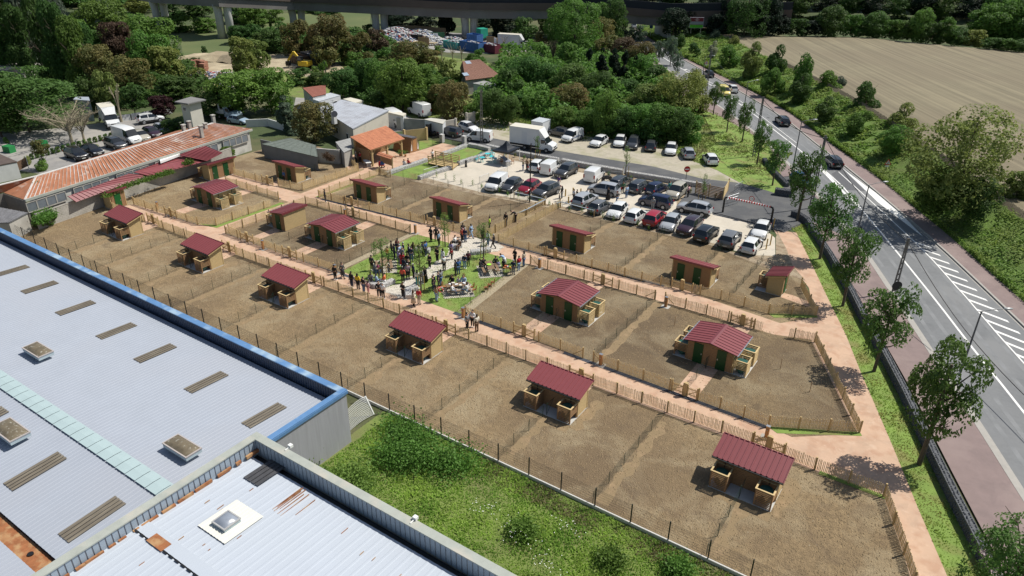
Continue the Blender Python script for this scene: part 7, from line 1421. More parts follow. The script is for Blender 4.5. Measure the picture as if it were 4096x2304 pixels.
lattice('thin concrete post with lamp behind the red roofed shed', '01', 708, 800, '01', 680, 620, .25)
cb = empty('overhead_cable', tops[0], 0, 'sagging dark overhead cable strung between the lattice posts', 'cable'); nxt = tops[0]+(tops[0]-tops[1])
for a, b in zip([nxt]+tops[:3], tops): pts = [a.lerp(b, i/12)-Vector((0, 0, 1.1*math.sin(math.pi*i/12)+.4)) for i in range(13)]; wb(MB().tube(pts, .035, 5), 'cable_span', black, cb)
def pole(label, k, x, y, kt, xt, yt, r_=.09, name='lamp_post'): p = at(k, x, y); z_ = ztop(p, kt, xt, yt); o = MB().tube([(0, 0, 0), (0, 0, z_)], [r_, r_*.7], 8).build(name, black); o.location = p; tag(o, label, 'pole')
pole('slim dark pole in front of the dark red car', '12', 178, 588, 'd', 1522, 295)
# billboard on the far embankment
P = [at('i', 172, 155, 6.5)]; bp = at('i', 250, 200, 3.2); zt_, zb_ = ztop(bp, 'i', 260, 28), ztop(bp, 'i', 250, 158); wl_ = dist(bp)*(347-180)/3.033/FPX; s_ = Vector((-tocam.y, tocam.x, 0)); s_ = s_ if s_.dot(RGT) > 0 else -s_
o = empty('billboard', bp, 0, 'roadside billboard, dark red above and bright green below, on the embankment', 'billboard'); hB = zt_-zb_; c0 = Vector((0, 0, zb_-bp.z))
def quad(x0, x1, y0, y1, e, mat, nm): MB().face([c0+s_*(x0-.5)*wl_+Vector((0, 0, y0*hB))+tocam*e, c0+s_*(x1-.5)*wl_+Vector((0, 0, y0*hB))+tocam*e, c0+s_*(x1-.5)*wl_+Vector((0, 0, y1*hB))+tocam*e, c0+s_*(x0-.5)*wl_+Vector((0, 0, y1*hB))+tocam*e]).build(nm, mat, o)
MB().bar(c0-s_*wl_*.5+Vector((0, 0, hB/2)), c0+s_*wl_*.5+Vector((0, 0, hB/2)), .2, hB).build('board', M('pale_frame', (.5, .45, .5), .6, .05, 2), o); quad(.03, .97, .62, .96, .12, M('board_red', (.22, .02, .03), .6, .05, 2), 'red_panel'); quad(.03, .97, .33, .60, .12, M('board_grey', (.35, .36, .40), .6, .1, 3), 'grey_panel'); quad(.03, .97, .03, .30, .12, M('board_green', (.14, .70, .03), .5, .04, 2), 'green_panel')
quad(.03, .97, .30, .335, .125, M('board_red', (0,)*3), 'red_strip')
disc(MB(), c0+Vector((0, 0, hB*.79))+tocam*.14, hB*.15, tocam).build('logo_oval', M('logo_pale', (.5, .3, .32), .6, .05, 2), o).matrix_basis = Matrix.Identity(4)
font('Bar Clash', hB*.15, M('logo_pale', (0,)*3), o, facing(c0+Vector((0, 0, hB*.78))+tocam*.18, tocam)); font('Exposent dans 2 mois!', hB*.12, black, o, facing(c0+Vector((0, 0, hB*.2))+tocam*.16, tocam)); font('avec centre des avenues', hB*.07, black, o, facing(c0+Vector((0, 0, hB*.09))+tocam*.16, tocam))
for s in (-.35, .35): MB().bar(s_*s*wl_-Vector((0, 0, .5)), s_*s*wl_+c0, .2).build('leg', steel, o)
p = at('02', 1390, 385); o = empty('crossing_sign', p, 0, 'square blue sign near the railway bridge', 'road sign'); MB().cyl((0, 0), .05, 0, 3.6, 6).build('pole', steel, o); MB().face([s_*-.5+Vector((0, 0, 2.8))+tocam*.1, s_*.5+Vector((0, 0, 2.8))+tocam*.1, s_*.5+Vector((0, 0, 3.9))+tocam*.1, s_*-.5+Vector((0, 0, 3.9))+tocam*.1]).build('sign_face', M('sign_blue', (.03, .2, .5), .4, .05, 2), o)
# marquee, tables and chairs at the left end of the car park
C_ = [at('d', 675, 752, .02), at('d', 1010, 815, .02), at('d', 1270, 692, .02)]; C_.append(C_[0]+C_[2]-C_[1]); cc = sum(C_, Vector())/4; o = empty('marquee', cc, 0, 'black pop-up marquee on white legs beside the gabion wall', 'marquee')
for q in C_: wb(MB().box(q.x-.03, q.x+.03, q.y-.03, q.y+.03, .02, 2.1), 'leg', whitep, o)
cv = MB(); top = Vector((cc.x, cc.y, 3.35)); E4 = [Vector((q.x, q.y, 2.15))+(q-cc)*.03 for q in C_]
def peak(a, b, ta, tb): # curved canopy
 z = [2.15+1.2*t**2.2 for t in (ta, tb)]; return [Vector((*a.lerp(cc, ta).xy, z[0])), Vector((*b.lerp(cc, ta).xy, z[0])), Vector((*b.lerp(cc, tb).xy, z[1])), Vector((*a.lerp(cc, tb).xy, z[1]))]
for i in range(4):
 a, b = E4[i], E4[(i+1) % 4]
 for j in range(6): cv.face(peak(a, b, j/6, (j+1)/6))
 cv.face([a-Vector((0, 0, .28)), b-Vector((0, 0, .28)), b, a])
wb(cv, 'canopy', M('black_canvas', (.012, .014, .018), .35, .1, 2), o)
turq = M('turquoise_metal', (.07, .52, .56), .4, .05, 2)
def round_table(label, k, x, y, mat, r_=.42, h=.73):
 p = at(k, x, y, h); o = empty('round_table', (p.x, p.y, .02), 0, label, 'table', 'turquoise bistro furniture'); MB().cyl((0, 0), r_, h-.03, h, 16).build('tabletop', mat, o)
 for a in range(3): t = a*2.09; MB().bar((math.cos(t)*.3, math.sin(t)*.3, 0), (-math.cos(t)*.15, -math.sin(t)*.15, h-.03), .025).build('leg', mat, o)
def chair(label, k, x, y, mat, rz, group, z=.02):
 p = at(k, x, y, z+.45); o = empty('chair', (p.x, p.y, z), rad(rz), label, 'chair', group); MB().cyl((0, 0), .21, .43, .46, 10).build('seat', mat, o)
 for sx_ in (-.16, .16):
  for sy in (-.16, .16): MB().bar((sx_*1.1, sy*1.1, 0), (sx_, sy, .44 if sy < 0 else .44), .03).build('leg', mat, o)
 MB().tube([(-.18, .17, .44), (-.17, .22, .85), (0, .24, .92), (.17, .22, .85), (.18, .17, .44)], .018, 6).bar((0, .19, .46), (0, .24, .9), .05, .02).bar((-.08, .19, .46), (-.07, .235, .88), .02).bar((.08, .19, .46), (.07, .235, .88), .02).build('backrest', mat, o)
for i, (x, y, lb) in enumerate([(558, 525, 'highest, nearest the gabion wall'), (437, 610, 'lowest left'), (655, 592, 'middle, beside the marquee leg'), (716, 628, 'half under the marquee')]): round_table('turquoise round bistro table, '+lb, 'd', x, y, turq)
for i, (x, y, lb) in enumerate([(315, 640, 'leftmost'), (430, 655, 'in front of the lowest table'), (425, 560, 'between two tables at the wall'), (655, 565, 'behind the marquee leg'), (685, 510, 'nearest the black canopy edge')]): chair('turquoise folding chair, '+lb, 'd', x, y, turq, 30*i, 'turquoise bistro furniture')
p = at('d', 955, 650, .72); o = empty('trestle_table', (p.x, p.y, .02), rad(-35), 'long grey table under the marquee', 'table'); MB().box(-1.4, 1.4, -.4, .4, .7, .74).build('tabletop', M('grey_table', (.33, .34, .38), .5, .05, 2), o)
for x in (-1.2, 1.2): MB().box(x-.03, x+.03, -.35, .35, 0, .7).build('trestle', steel, o)
bent = M('bentwood', (.33, .14, .05), .5, .15, 5)
for i, (x, y, lb) in enumerate([(865, 700, 'in front of the marquee table'), (825, 640, 'at the left end of the marquee table'), (1120, 690, 'at the right end of the marquee table')]): chair('brown bentwood chair '+lb, 'd', x, y, bent, 60*i, 'brown bentwood chairs')
for (x, y, rz, lb) in [(290, 1090, 90, 'at the left end of the near lawn table'), (715, 1095, -80, 'at the right end of the near lawn table'), (750, 1135, -70, 'just below the right end of the near lawn table'), (575, 965, 0, 'behind the near lawn table'), (930, 1100, -70, 'nearest of the stack of three on the lawn'), (985, 1060, -70, 'middle of the three together on the lawn'), (1030, 1020, -70, 'farthest of the three together on the lawn')]: chair('brown bentwood chair '+lb, 'b', x, y, bent, rz, 'brown bentwood chairs')
p = at('b', 1262, 800, .65); o = empty('small_table', (p.x, p.y, .02), .3, 'small table heaped with coloured baskets beside the right picnic table', 'table'); MB().box(-.45, .45, -.3, .3, .62, .66).build('tabletop', bent, o)
for x in (-.4, .4):
 for y in (-.25, .25): MB().box(x-.02, x+.02, y-.02, y+.02, 0, .62).build('leg', black, o)
for i in range(5):
 q = MB().cyl((0, 0), .1, 0, .12, 8).build('basket', cloth(('orange', 'red', 'white', 'green', 'yellow')[i])); q.location = (p.x-.3+.15*i, p.y+.1*(i % 2), .69); tag(q, '%s basket on the small lawn table' % ('orange', 'red', 'white', 'green', 'yellow')[i], 'basket', 'baskets on the small table')
bro = M('picnic_timber', (.24, .155, .09), .8, .15, 5)
def picnic(label, k, xa, ya, xb, yb, L=2.1):
 a, b = at(k, xa, ya, .75), at(k, xb, yb, .75); c = (a+b)/2; o = empty('picnic_table', (c.x, c.y, .045), math.atan2((b-a).y, (b-a).x), label, 'picnic table', 'timber picnic tables on the lawn'); pm_ = MB().box(-L/2, L/2, -.06, .06, 0, .04).mesh('plank', bro)
 for y in (-.3, -.15, 0, .15, .3): q = bpy.data.objects.new('tabletop_plank', pm_); COL.objects.link(q); q.parent = o; q.location = (0, y, .72)
 for s in (1, -1):
  for y in (.68, .82): q = bpy.data.objects.new('bench_plank', pm_); COL.objects.link(q); q.parent = o; q.location = (0, s*y, .43)
 for x in (-L*.36, L*.36):
  for s in (1, -1): MB().bar((x, s*.75, 0), (x, s*.25, .72), .05, .1).build('leg', bro, o)
  MB().box(x-.03, x+.03, -.85, .85, .37, .43).build('crossbar', bro, o)
picnic('timber picnic table with green bowl, right part of the lawn', 'b', 965, 710, 1015, 825); picnic('timber picnic table with papers and people, near part of the lawn', 'b', 350, 1080, 650, 1050, 2.3); picnic('timber picnic table behind the left sapling', 'a', 775, 590, 790, 700)
bo_ = MB().tube([(0, 0, 0), (0, 0, .1)], [.14, .24], 14).build('bowl', M('lime_plastic', (.35, .75, .05), .4, .05, 2)); pb = at('b', 978, 765, .8); bo_.location = (pb.x, pb.y, .805); tag(bo_, 'lime green bowl on the right picnic table', 'bowl')
for i, (x, y, c_) in enumerate([(385, 1055, 'white'), (480, 1060, 'white'), (540, 1072, 'cream'), (600, 1045, 'white'), (430, 1045, 'cream')]):
 q = MB().box(-.16, .16, -.11, .11, 0, .03+.02*i).build('paper', cloth(c_)); p = at('b', x, y, .8); q.location = (p.x, p.y, .805); q.rotation_euler.z = i; pool(q, 'pale papers on the near lawn table'); q['category'] = 'papers'; q['group'] = 'papers on the near lawn table'
for i, (k, P4) in enumerate([('a', [(600, 805), (985, 815), (975, 625), (640, 615)]), ('b', [(835, 972), (1212, 942), (1150, 735), (785, 778)]), ('b', [(285, 1282), (755, 1247), (700, 1045), (268, 1110)])]):
 P = AT(k, *P4); ang = math.atan2((P[1]-P[0]).y, (P[1]-P[0]).x); sheet('sett_pad', P, .017, M('grass_joint', (.12, .13, .07), .95, .2, 5)); setts([(q.x, q.y) for q in P], .014, .2, .2, 'pad_setts', ang, .05)
# stakes, palms, bin, trolley, pavilion table
p = at('c', 2192, 850, .02); o = MB().tube([(0, 0, 0), (0, 0, .5), (0, 0, 1.0)], [.2, .14, .16], 12).build('litter_bin', black); o.location = p; tag(o, 'tall black litter bin at the end of the footbridge', 'bin')
p = at('c', 400, 745, .75); o = empty('folding_table', (p.x, p.y, 0), rad(-30), 'white folding table inside the timber pavilion', 'table'); MB().box(-.9, .9, -.38, .38, .71, .75).build('tabletop', whitep, o)
for x in (-.8, .8): MB().box(x-.03, x+.03, -.3, .3, 0, .71).build('leg', steel, o)
p = at('c', 665, 860); o = empty('trolley', p, .6, 'red and blue loaded trolley between pavilion and notice board', 'trolley'); MB().box(-.4, .4, -.3, .3, .35, .8).build('basket', cloth('red'), o); MB().box(-.1, .42, -.31, .31, .5, .95).build('load', cloth('blue'), o)
for x in (-.35, .35):
 for y in (-.25, .25): MB().tube([(x, y-.03, .1), (x, y+.03, .1)], .1, 10).build('wheel', tyre, o)
MB().tube([(-.4, 0, .8), (-.6, 0, 1.0)], .03, 6).build('handle', steel, o)
# ------------------------------------------------------------------ vegetation
def leafmat(name, col, rnd=.18, hue=.018, col2=None):
 m_ = M(name, col, .62, .3, .9, rnd=rnd, hue=hue, trans=.45, col2=col2, sc2=.35, spec=.3); return m_
LM = {'g': leafmat('leaf_green', (.125, .23, .042)), 'd': leafmat('leaf_dark_green', (.078, .15, .034)), 'b': leafmat('leaf_olive_brown', (.20, .17, .06), col2=(.15, .16, .05)), 'y': leafmat('leaf_yellow_green', (.20, .25, .065)), 's': leafmat('leaf_silver', (.115, .15, .105)),
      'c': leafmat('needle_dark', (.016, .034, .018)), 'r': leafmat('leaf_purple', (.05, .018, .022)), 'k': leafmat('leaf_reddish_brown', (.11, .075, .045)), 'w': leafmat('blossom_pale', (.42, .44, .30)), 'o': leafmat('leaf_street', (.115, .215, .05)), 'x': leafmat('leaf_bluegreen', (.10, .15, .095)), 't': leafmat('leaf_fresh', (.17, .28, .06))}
bark = M('bark', (.11, .085, .06), .95, .25, 3); bark_p = M('pale_bark', (.30, .26, .18), .9, .25, 3)
def crown_mesh(seed, n, leaf, lobes=16, shape='round', hang=0, gap=0.):
 """unit crown: radius 1, z from 0 to 2; leaf-sized faces on the skins of many lobes"""
 rr = random.Random(seed); L = []
 for i in range(lobes):
  if shape == 'round': z = rr.uniform(-.75, .78); r_ = math.sqrt(max(.05, 1-z*z))*rr.uniform(.35, .72)
  elif shape == 'cone': z = rr.uniform(-.95, .9); r_ = (1-(z+1)/2)**.8*.72*rr.uniform(.3, 1)
  elif shape == 'column': z = rr.uniform(-.92, .85); r_ = rr.uniform(.1, .55)*(1-.35*abs(z))
  elif shape == 'bush': z = rr.uniform(-.95, .55); r_ = rr.uniform(.2, .75)*(1 if z < 0 else .7)
  else: z = rr.uniform(-.6, .75); r_ = rr.uniform(.2, .8)
  a = rr.uniform(0, 6.28); s = rr.uniform(.26, .46)*(1 if shape != 'cone' else (.35+.6*(1-(z+1)/2)))
  L.append((Vector((r_*math.cos(a), r_*math.sin(a), z)), s, Vector((1, 1, rr.uniform(.6, .95)))))
 v = []; f = []
 tot = sum(s*s for _, s, _ in L)
 for ci, (c, s, sq) in enumerate(L):
  for i in range(int(n*s*s/tot)):
   d = Vector((rr.gauss(0, 1), rr.gauss(0, 1), rr.gauss(.25, 1))).normalized(); k = rr.random()**.4; p = c+Vector((d.x*sq.x, d.y*sq.y, d.z*sq.z))*s*(.55+.5*k)
   q = 0
   for cj, (c2, s2, sq2) in enumerate(L):
    if cj != ci and (p-c2).length < s2*.62: q = 1; break
   if q and rr.random() < .8: continue
   if gap and noise.noise(p*2.6+Vector((seed, 0, 0))) < -gap: continue
   nn = (d+Vector((rr.gauss(0, .55), rr.gauss(0, .55), rr.gauss(.35, .5)))).normalized(); t = nn.cross(Vector((rr.random()-.5, rr.random()-.5, rr.random()-.5))).normalized(); b_ = nn.cross(t)
   if hang: t = (t*.4+Vector((0, 0, -1))).normalized(); b_ = nn.cross(t).normalized()
   w_ = leaf*rr.uniform(.6, 1.35); h_ = w_*rr.uniform(.5, .85); n0 = len(v); p = p+Vector((0, 0, 1))
   v += [tuple(p-t*w_), tuple(p-b_*h_+nn*w_*.15), tuple(p+t*w_), tuple(p+b_*h_+nn*w_*.15)]; f.append((n0, n0+1, n0+2, n0+3))
 me = bpy.data.meshes.new('crown'); me.from_pydata(v, [], f); me.materials.append(LM['g']); return me
def trunk_mesh(seed, limbs=7, bare=False, spread=.75):
 """unit: height 1 trunk region then limbs reaching into z 1..; scaled per tree"""
 rr = random.Random(seed); mb = MB(); mb.tube([(0, 0, 0), (.01, .01, .5), (.02, 0, 1.0)], [.03, .022, .013], 7)
 for i in range(limbs):
  a = i*2.4+rr.random(); z = rr.uniform(.35, .8); d = Vector((math.cos(a)*spread, math.sin(a)*spread, rr.uniform(.25, .6))); p = Vector((0, 0, z)); q = p+d*.35*.5; q2 = p+d*.35+Vector((0, 0, .05)); mb.tube([p, q, q2], [.012, .008, .003], 5)
  for j in range(2 if not bare else 7): e = q.lerp(q2, rr.random()); g_ = e+Vector((rr.uniform(-.12, .12), rr.uniform(-.12, .12), rr.uniform(.02, .13))); mb.tube([e, g_], [.005, .002], 4)
 return mb
CR = {}
def crown(kind, v_):
 k = (kind, v_)
 if k not in CR:
  P_ = {'big': (13000, .045, 34, 'round'), 'mid': (7000, .06, 20, 'round'), 'bush': (5500, .06, 18, 'bush'), 'small': (2600, .085, 13, 'round'), 'street': (9000, .042, 24, 'street'), 'cone': (2600, .085, 20, 'cone'), 'column': (10000, .045, 24, 'column'), 'willow': (4600, .085, 18, 'street'), 'thin': (2600, .036, 13, 'column'), 'huge': (26000, .028, 46, 'round')}[kind]
  CR[k] = crown_mesh(hash((P_[0], v_)) % 1000+v_*17, *P_, hang=1 if kind == 'willow' else 0, gap={'street': .12, 'thin': .1, 'huge': .1, 'mid': .22, 'big': .2}.get(kind, 0))
 return CR[k]
TR = {}
def trunk(v_, bare=False):
 if (v_, bare) not in TR: TR[(v_, bare)] = trunk_mesh(v_+50, 7 if not bare else 12, bare).mesh('trunk', bark)
 return TR[(v_, bare)]
KN = {'g': 'mid green', 'd': 'dark green', 'b': 'olive brown', 'y': 'yellow green', 's': 'silvery green', 'c': 'very dark', 'r': 'purple leaved', 'k': 'reddish brown', 'w': 'white flowering', 'o': 'fresh green', 'x': 'blue green', 't': 'light green'}
TN = [0]
def tree(k, x, y, xt, yt, wpx, col, typ, label=None, place='in the wood', z0=0., trunk_f=.25, name='tree', cat='tree', wz=2.5156, solo=False, minh=2.):
 """x, y where the trunk meets the ground, xt, yt the top of the crown, wpx the crown width (survey sheet units)"""
 p = at(k, x, y, z0); zt_ = max(z0+minh, ztop(p, k, xt, yt)); h_ = zt_-z0; typ = 'bush' if name == 'shrub' and typ == 'mid' else typ; s = SHEET[k][2] if k in SHEET else 2.5156; wd = dist(p)*wpx/s/FPX; TN[0] += 1; v_ = TN[0] % 3
 top_dir = at(k, xt, yt, zt_); o = empty(name, (p.x, p.y, z0), TN[0]*2.1); r_ = wd/2
 if label: o['label'] = label
 else: pool(o, KN[col]+' '+{'cone': 'conifer', 'column': 'tall tree', 'willow': 'drooping tree', 'thin': 'slender tree'}.get(typ, 'tree' if name == 'tree' else name.replace('_', ' '))+' '+place)
 o['category'] = cat; o['group'] = name.replace('_', ' ')+'s '+place
 tr = bpy.data.objects.new('trunk', trunk(v_)); COL.objects.link(tr); tr.parent = o; tz = h_*.85; tr.matrix_basis = Matrix.Diagonal((max(1.2, h_*.62), max(1.2, h_*.62), tz, 1))
 c = bpy.data.objects.new('crown', crown(typ, v_)); COL.objects.link(c); c.parent = o; c.material_slots[0].link = 'OBJECT'; c.material_slots[0].material = LM[col]
 cz0 = h_*trunk_f; c.matrix_basis = Matrix.Translation((0, 0, cz0-.08*(h_-cz0))) @ Matrix.Diagonal((*(2*[r_*{'street': .95, 'thin': 1.0}.get(typ, 1.1)*(.9 if name == 'shrub' else 1)]), (h_-cz0)*.55, 1)); return o
def trees(k, rows, place, **kw):
 for r_ in rows: tree(k, *r_[:7], place=place, **(kw | (r_[7] if len(r_) > 7 else {})))
# street trees, near to far
SN = 'street tree on the verge, '
ST = dict(trunk_f=.28)
for t in [('33', 2230, 2060, 2450, 790, 900, 'nearest, cut by the bottom right corner', 'huge'), ('33', 1520, 325, 2130, -820, 700, 'second from the front, over the verge', 'street'), ('23', 1065, 840, 1340, 0, 540, 'third from the front', 'street'), ('13', 750, 1630, 1000, 840, 430, 'fourth from the front', 'street'), ('13', 520, 1155, 690, 425, 450, 'fifth, beside the height barrier end', 'street'), ('13', 290, 782, 480, 55, 350, 'sixth, over the entrance wall', 'street'), ('13', 42, 425, 95, -60, 240, 'seventh, on the upper grass', 'street')]:
 tree(t[0], t[1], t[2], t[3], t[4], t[5], 'o', t[7], SN+t[6], 'on the verge', **ST)
for t in [('12', 2462, 212, 2530, -230, 180, 'eighth'), ('02', 2312, 1440, 2400, 1015, 170, 'ninth'), ('02', 2160, 1332, 2200, 940, 160, 'tenth'), ('02', 2023, 1162, 2075, 830, 165, 'eleventh, hiding the yellow van')]: tree(*t[:6], 'o', 'street', SN+t[6], 'on the verge', **ST)
# staked saplings on and round the lawn
def stakes(k, L_):
 P = [at(k, x, y, .02) for x, y, *_ in L_]
 for q in P:
  o = MB().cyl((0, 0), .04, 0, 1.5, 7).build('tree_stake', M('yellow_timber', (0,)*3)); o.location = q; pool(o, 'round timber stake beside a young tree'); o['category'] = 'stake'; o['group'] = 'stakes of the young trees'
for k, a, lb, sk_ in (('a', (770, 900, 790, 215, 420), 'young staked tree left of the dense group on the lawn', [(722, 920), (828, 880)]), ('a', (1355, 1110, 1340, 400, 280), 'young staked tree beside the sett path', [(1308, 1060), (1402, 1070)]), ('b', (308, 488, 285, -40, 300), 'young staked tree at the upper left of the setts', [(275, 490), (357, 450)]), ('b', (893, 645, 870, 60, 320), 'young staked tree above the right gabion bench', [(848, 650), (930, 608)])):
 tree(k, *a, 't', 'thin', lb, 'on the lawn', trunk_f=.35); stakes(k, sk_)
for k, a, lb in (('12', (1140, 335, 1165, 40, 90), 'young staked tree behind the dark motorcycle'), ('12', (1912, 575, 1925, 290, 100), 'young staked tree in front of the timber screen'), ('12', (250, 165, 255, -110, 70), 'young staked tree in front of the box truck')): tree(k, *a, 't', 'thin', lb, 'in the planting bed', trunk_f=.35)
stakes('12', [(1112, 330), (1168, 325), (1872, 565), (1945, 560), (233, 160), (278, 155)])
# left side
LF = 'left of the old yard'
trees('00', [(-80, 640, -60, -420, 330, 'd', 'column'), (60, 700, 80, -300, 320, 's', 'column'), (230, 720, 250, -260, 330, 'd', 'column'), (400, 800, 420, -200, 330, 's', 'column'), (560, 880, 570, -60, 320, 'd', 'column'), (700, 930, 690, 60, 320, 'd', 'column'), (850, 960, 840, 200, 330, 'g', 'column'), (640, 600, 640, -120, 320, 's', 'column'), (-100, 900, -100, -80, 330, 'd', 'column'), (960, 900, 950, 260, 250, 'd', 'column'), (110, 840, 110, 60, 300, 'd', 'column'), (330, 850, 330, 100, 300, 'd', 'column')], 'in the tall wind-blown row at the left edge', trunk_f=.05)
tree('00', 300, 1330, 300, 640, 1060, 'd', 'huge', 'huge round chestnut tree over the old yard, left edge', LF, trunk_f=.15)
tree('00', 20, 1380, 0, 800, 520, 'd', 'big', 'second chestnut tree cut by the left edge', LF, trunk_f=.15)
trees('00', [(1150, 600, 1120, -10, 520, 'g', 'big'), (1560, 640, 1560, 165, 520, 'g', 'big'), (1250, 760, 1200, 215, 320, 'k', 'big'), (1060, 960, 1040, 440, 380, 'b', 'big'), (1370, 1000, 1370, 575, 400, 'b', 'big'), (1700, 860, 1700, 465, 360, 'y', 'mid'), (960, 1120, 960, 800, 260, 'd', 'mid'), (1370, 1180, 1370, 860, 310, 'd', 'mid', dict(trunk_f=.3)), (1800, 1010, 1800, 770, 430, 'd', 'mid'), (1130, 1140, 1130, 720, 260, 'y', 'mid'), (2010, 880, 2010, 690, 190, 'y', 'mid'), (1640, 1190, 1650, 960, 270, 'r', 'mid'), (850, 700, 850, 190, 330, 'g', 'big'), (1560, 830, 1560, 330, 420, 'g', 'big'), (950, 760, 950, 300, 360, 'd', 'big'), (1420, 460, 1420, 150, 300, 'g', 'mid'), (1500, 760, 1500, 420, 300, 'd', 'mid')], 'between the viaduct and the old yard', trunk_f=.12)
trees('00', [(2460, 800, 2480, 375, 280, 'y', 'mid'), (2440, 1160, 2440, 700, 580, 'g', 'big'), (2200, 1180, 2200, 900, 380, 'd', 'mid'), (1960, 1180, 1960, 960, 200, 'g', 'mid'), (2330, 1160, 2100, 990, 300, 'd', 'mid')], 'around the building site', trunk_f=.12)
trees('00', [(1800, 320, 1800, 150, 320, 'g', 'mid'), (2060, 320, 2060, 180, 280, 'g', 'mid'), (1420, 130, 1420, -60, 300, 'y', 'mid'), (1750, 180, 1750, -20, 280, 'd', 'mid'), (2000, 170, 2000, 0, 300, 'd', 'mid'), (2420, 230, 2420, 30, 300, 'd', 'mid'), (2560, 260, 2560, 60, 280, 'g', 'mid'), (2400, 440, 2380, 260, 230, 'd', 'mid'), (2060, 540, 2060, 465, 60, 'd', 'mid'), (2190, 600, 2190, 535, 100, 'd', 'mid'), (1970, 625, 1970, 575, 120, 'd', 'mid'), (1860, 320, 1860, 260, 90, 'g', 'mid')], 'under and beyond the viaduct', trunk_f=.03, minh=1.)
trees('00', [(150+i*260, 60, 150+i*260, -160, 330, 'd', 'mid') for i in range(5)], 'far beyond the viaduct, left', trunk_f=.03)
trees('01', [(0, 215, 60, 80, 280, 'g', 'mid'), (200, 225, 190, 90, 180, 'g', 'mid'), (60, 500, 40, 330, 240, 'd', 'mid'), (180, 520, 170, 300, 260, 'd', 'mid'), (-60, 430, -60, 250, 260, 'd', 'mid'), (30, 720, 40, 400, 250, 'y', 'mid'), (790, 640, 780, 140, 420, 'b', 'big'), (430, 560, 430, 215, 300, 'b', 'mid'), (620, 560, 600, 300, 300, 'b', 'mid'), (700, 680, 700, 370, 260, 'b', 'mid'), (1050, 640, 1050, 340, 260, 'b', 'mid'), (950, 640, 950, 440, 260, 'd', 'mid'), (1230, 560, 1230, 300, 220, 'k', 'mid'), (1560, 690, 1560, 420, 400, 'b', 'big'), (1740, 700, 1740, 500, 240, 'b', 'mid'), (1010, 710, 1010, 530, 200, 'g', 'mid'), (1130, 330, 1120, 245, 110, 'd', 'mid'), (1010, 350, 1010, 300, 80, 'd', 'mid'), (500, 120, 500, 60, 300, 'd', 'mid'), (720, 140, 720, 90, 260, 'd', 'mid'), (75, 300, 75, 240, 20, 'd', 'mid'), (150, 290, 150, 200, 30, 'd', 'mid'), (240, 295, 240, 230, 30, 'd', 'mid')], 'between the building site and the scrap yard', trunk_f=.06, minh=1.)
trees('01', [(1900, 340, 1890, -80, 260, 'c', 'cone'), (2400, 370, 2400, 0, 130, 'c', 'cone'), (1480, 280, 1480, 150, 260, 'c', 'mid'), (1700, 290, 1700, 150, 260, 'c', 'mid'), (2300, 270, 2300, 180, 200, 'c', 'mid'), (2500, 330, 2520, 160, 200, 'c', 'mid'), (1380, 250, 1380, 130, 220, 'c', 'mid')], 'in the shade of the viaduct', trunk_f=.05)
tree('01', 320, 1340, 300, 960, 320, 'x', 'cone', 'blue green cedar left of the grey roofed house', 'beside the house', trunk_f=.06)
tree('01', 610, 1430, 600, 1035, 420, 'b', 'big', 'olive leaved round tree in front of the grey roofed house', 'beside the house', trunk_f=.12)
trees('01', [(160, 1130, 130, 690, 460, 'g', 'big'), (880, 990, 880, 680, 350, 'd', 'big'), (450, 850, 450, 690, 260, 'd', 'mid'), (620, 870, 620, 730, 240, 'd', 'mid'), (600, 760, 600, 690, 80, 't', 'mid'), (690, 800, 700, 620, 90, 'g', 'mid'), (1150, 950, 1140, 590, 300, 'd', 'big'), (1480, 1120, 1440, 590, 480, 'g', 'big'), (1250, 1000, 1240, 620, 300, 'g', 'big'), (1700, 1000, 1720, 650, 320, 'g', 'big'), (1930, 900, 1930, 600, 260, 'y', 'mid'), (2000, 1200, 2000, 830, 340, 'b', 'big'), (1830, 1130, 1830, 850, 260, 'b', 'mid'), (2250, 830, 2240, 590, 200, 'g', 'mid'), (2250, 620, 2270, 490, 100, 'g', 'mid'), (2380, 1240, 2370, 900, 300, 'd', 'big'), (2540, 1260, 2540, 960, 260, 'd', 'big'), (1300, 1080, 1150, 900, 280, 'd', 'mid'), (1620, 1140, 1620, 900, 240, 'g', 'mid'), (1840, 540, 1850, 465, 110, 'g', 'mid'), (2180, 1210, 2190, 1040, 180, 'g', 'mid'), (2170, 650, 2160, 540, 130, 'g', 'mid')], 'in the wood behind the grey roofed house', trunk_f=.05)
# central wood right of the house
trees('02', [(620, 560, 620, 20, 500, 'g', 'huge'), (470, 480, 480, 60, 300, 'g', 'big'), (860, 400, 860, 20, 290, 'g', 'big'), (1000, 460, 1000, -10, 270, 'd', 'big'), (900, 500, 900, 190, 280, 'b', 'big'), (1120, 640, 1110, 380, 300, 'k', 'big'), (1290, 700, 1270, 420, 280, 'b', 'big'), (950, 620, 1000, 370, 260, 'b', 'mid'), (540, 720, 540, 430, 230, 't', 'mid'), (120, 400, 110, 180, 230, 'd', 'mid'), (330, 330, 370, 150, 150, 'd', 'mid'), (660, 460, 650, 330, 240, 'g', 'mid'), (280, 480, 240, 330, 130, 'b', 'mid'), (30, 300, 30, 170, 260, 'c', 'mid')], 'between scrap yard and road', trunk_f=.05)
trees('02', [(760, 800, 760, 470, 220, 'c', 'cone'), (890, 840, 880, 480, 220, 'c', 'cone'), (1010, 860, 1000, 500, 220, 'c', 'cone'), (1110, 880, 1100, 490, 210, 'c', 'cone'), (1220, 880, 1220, 560, 210, 'c', 'cone')], 'in the middle of the central wood', trunk_f=.04)
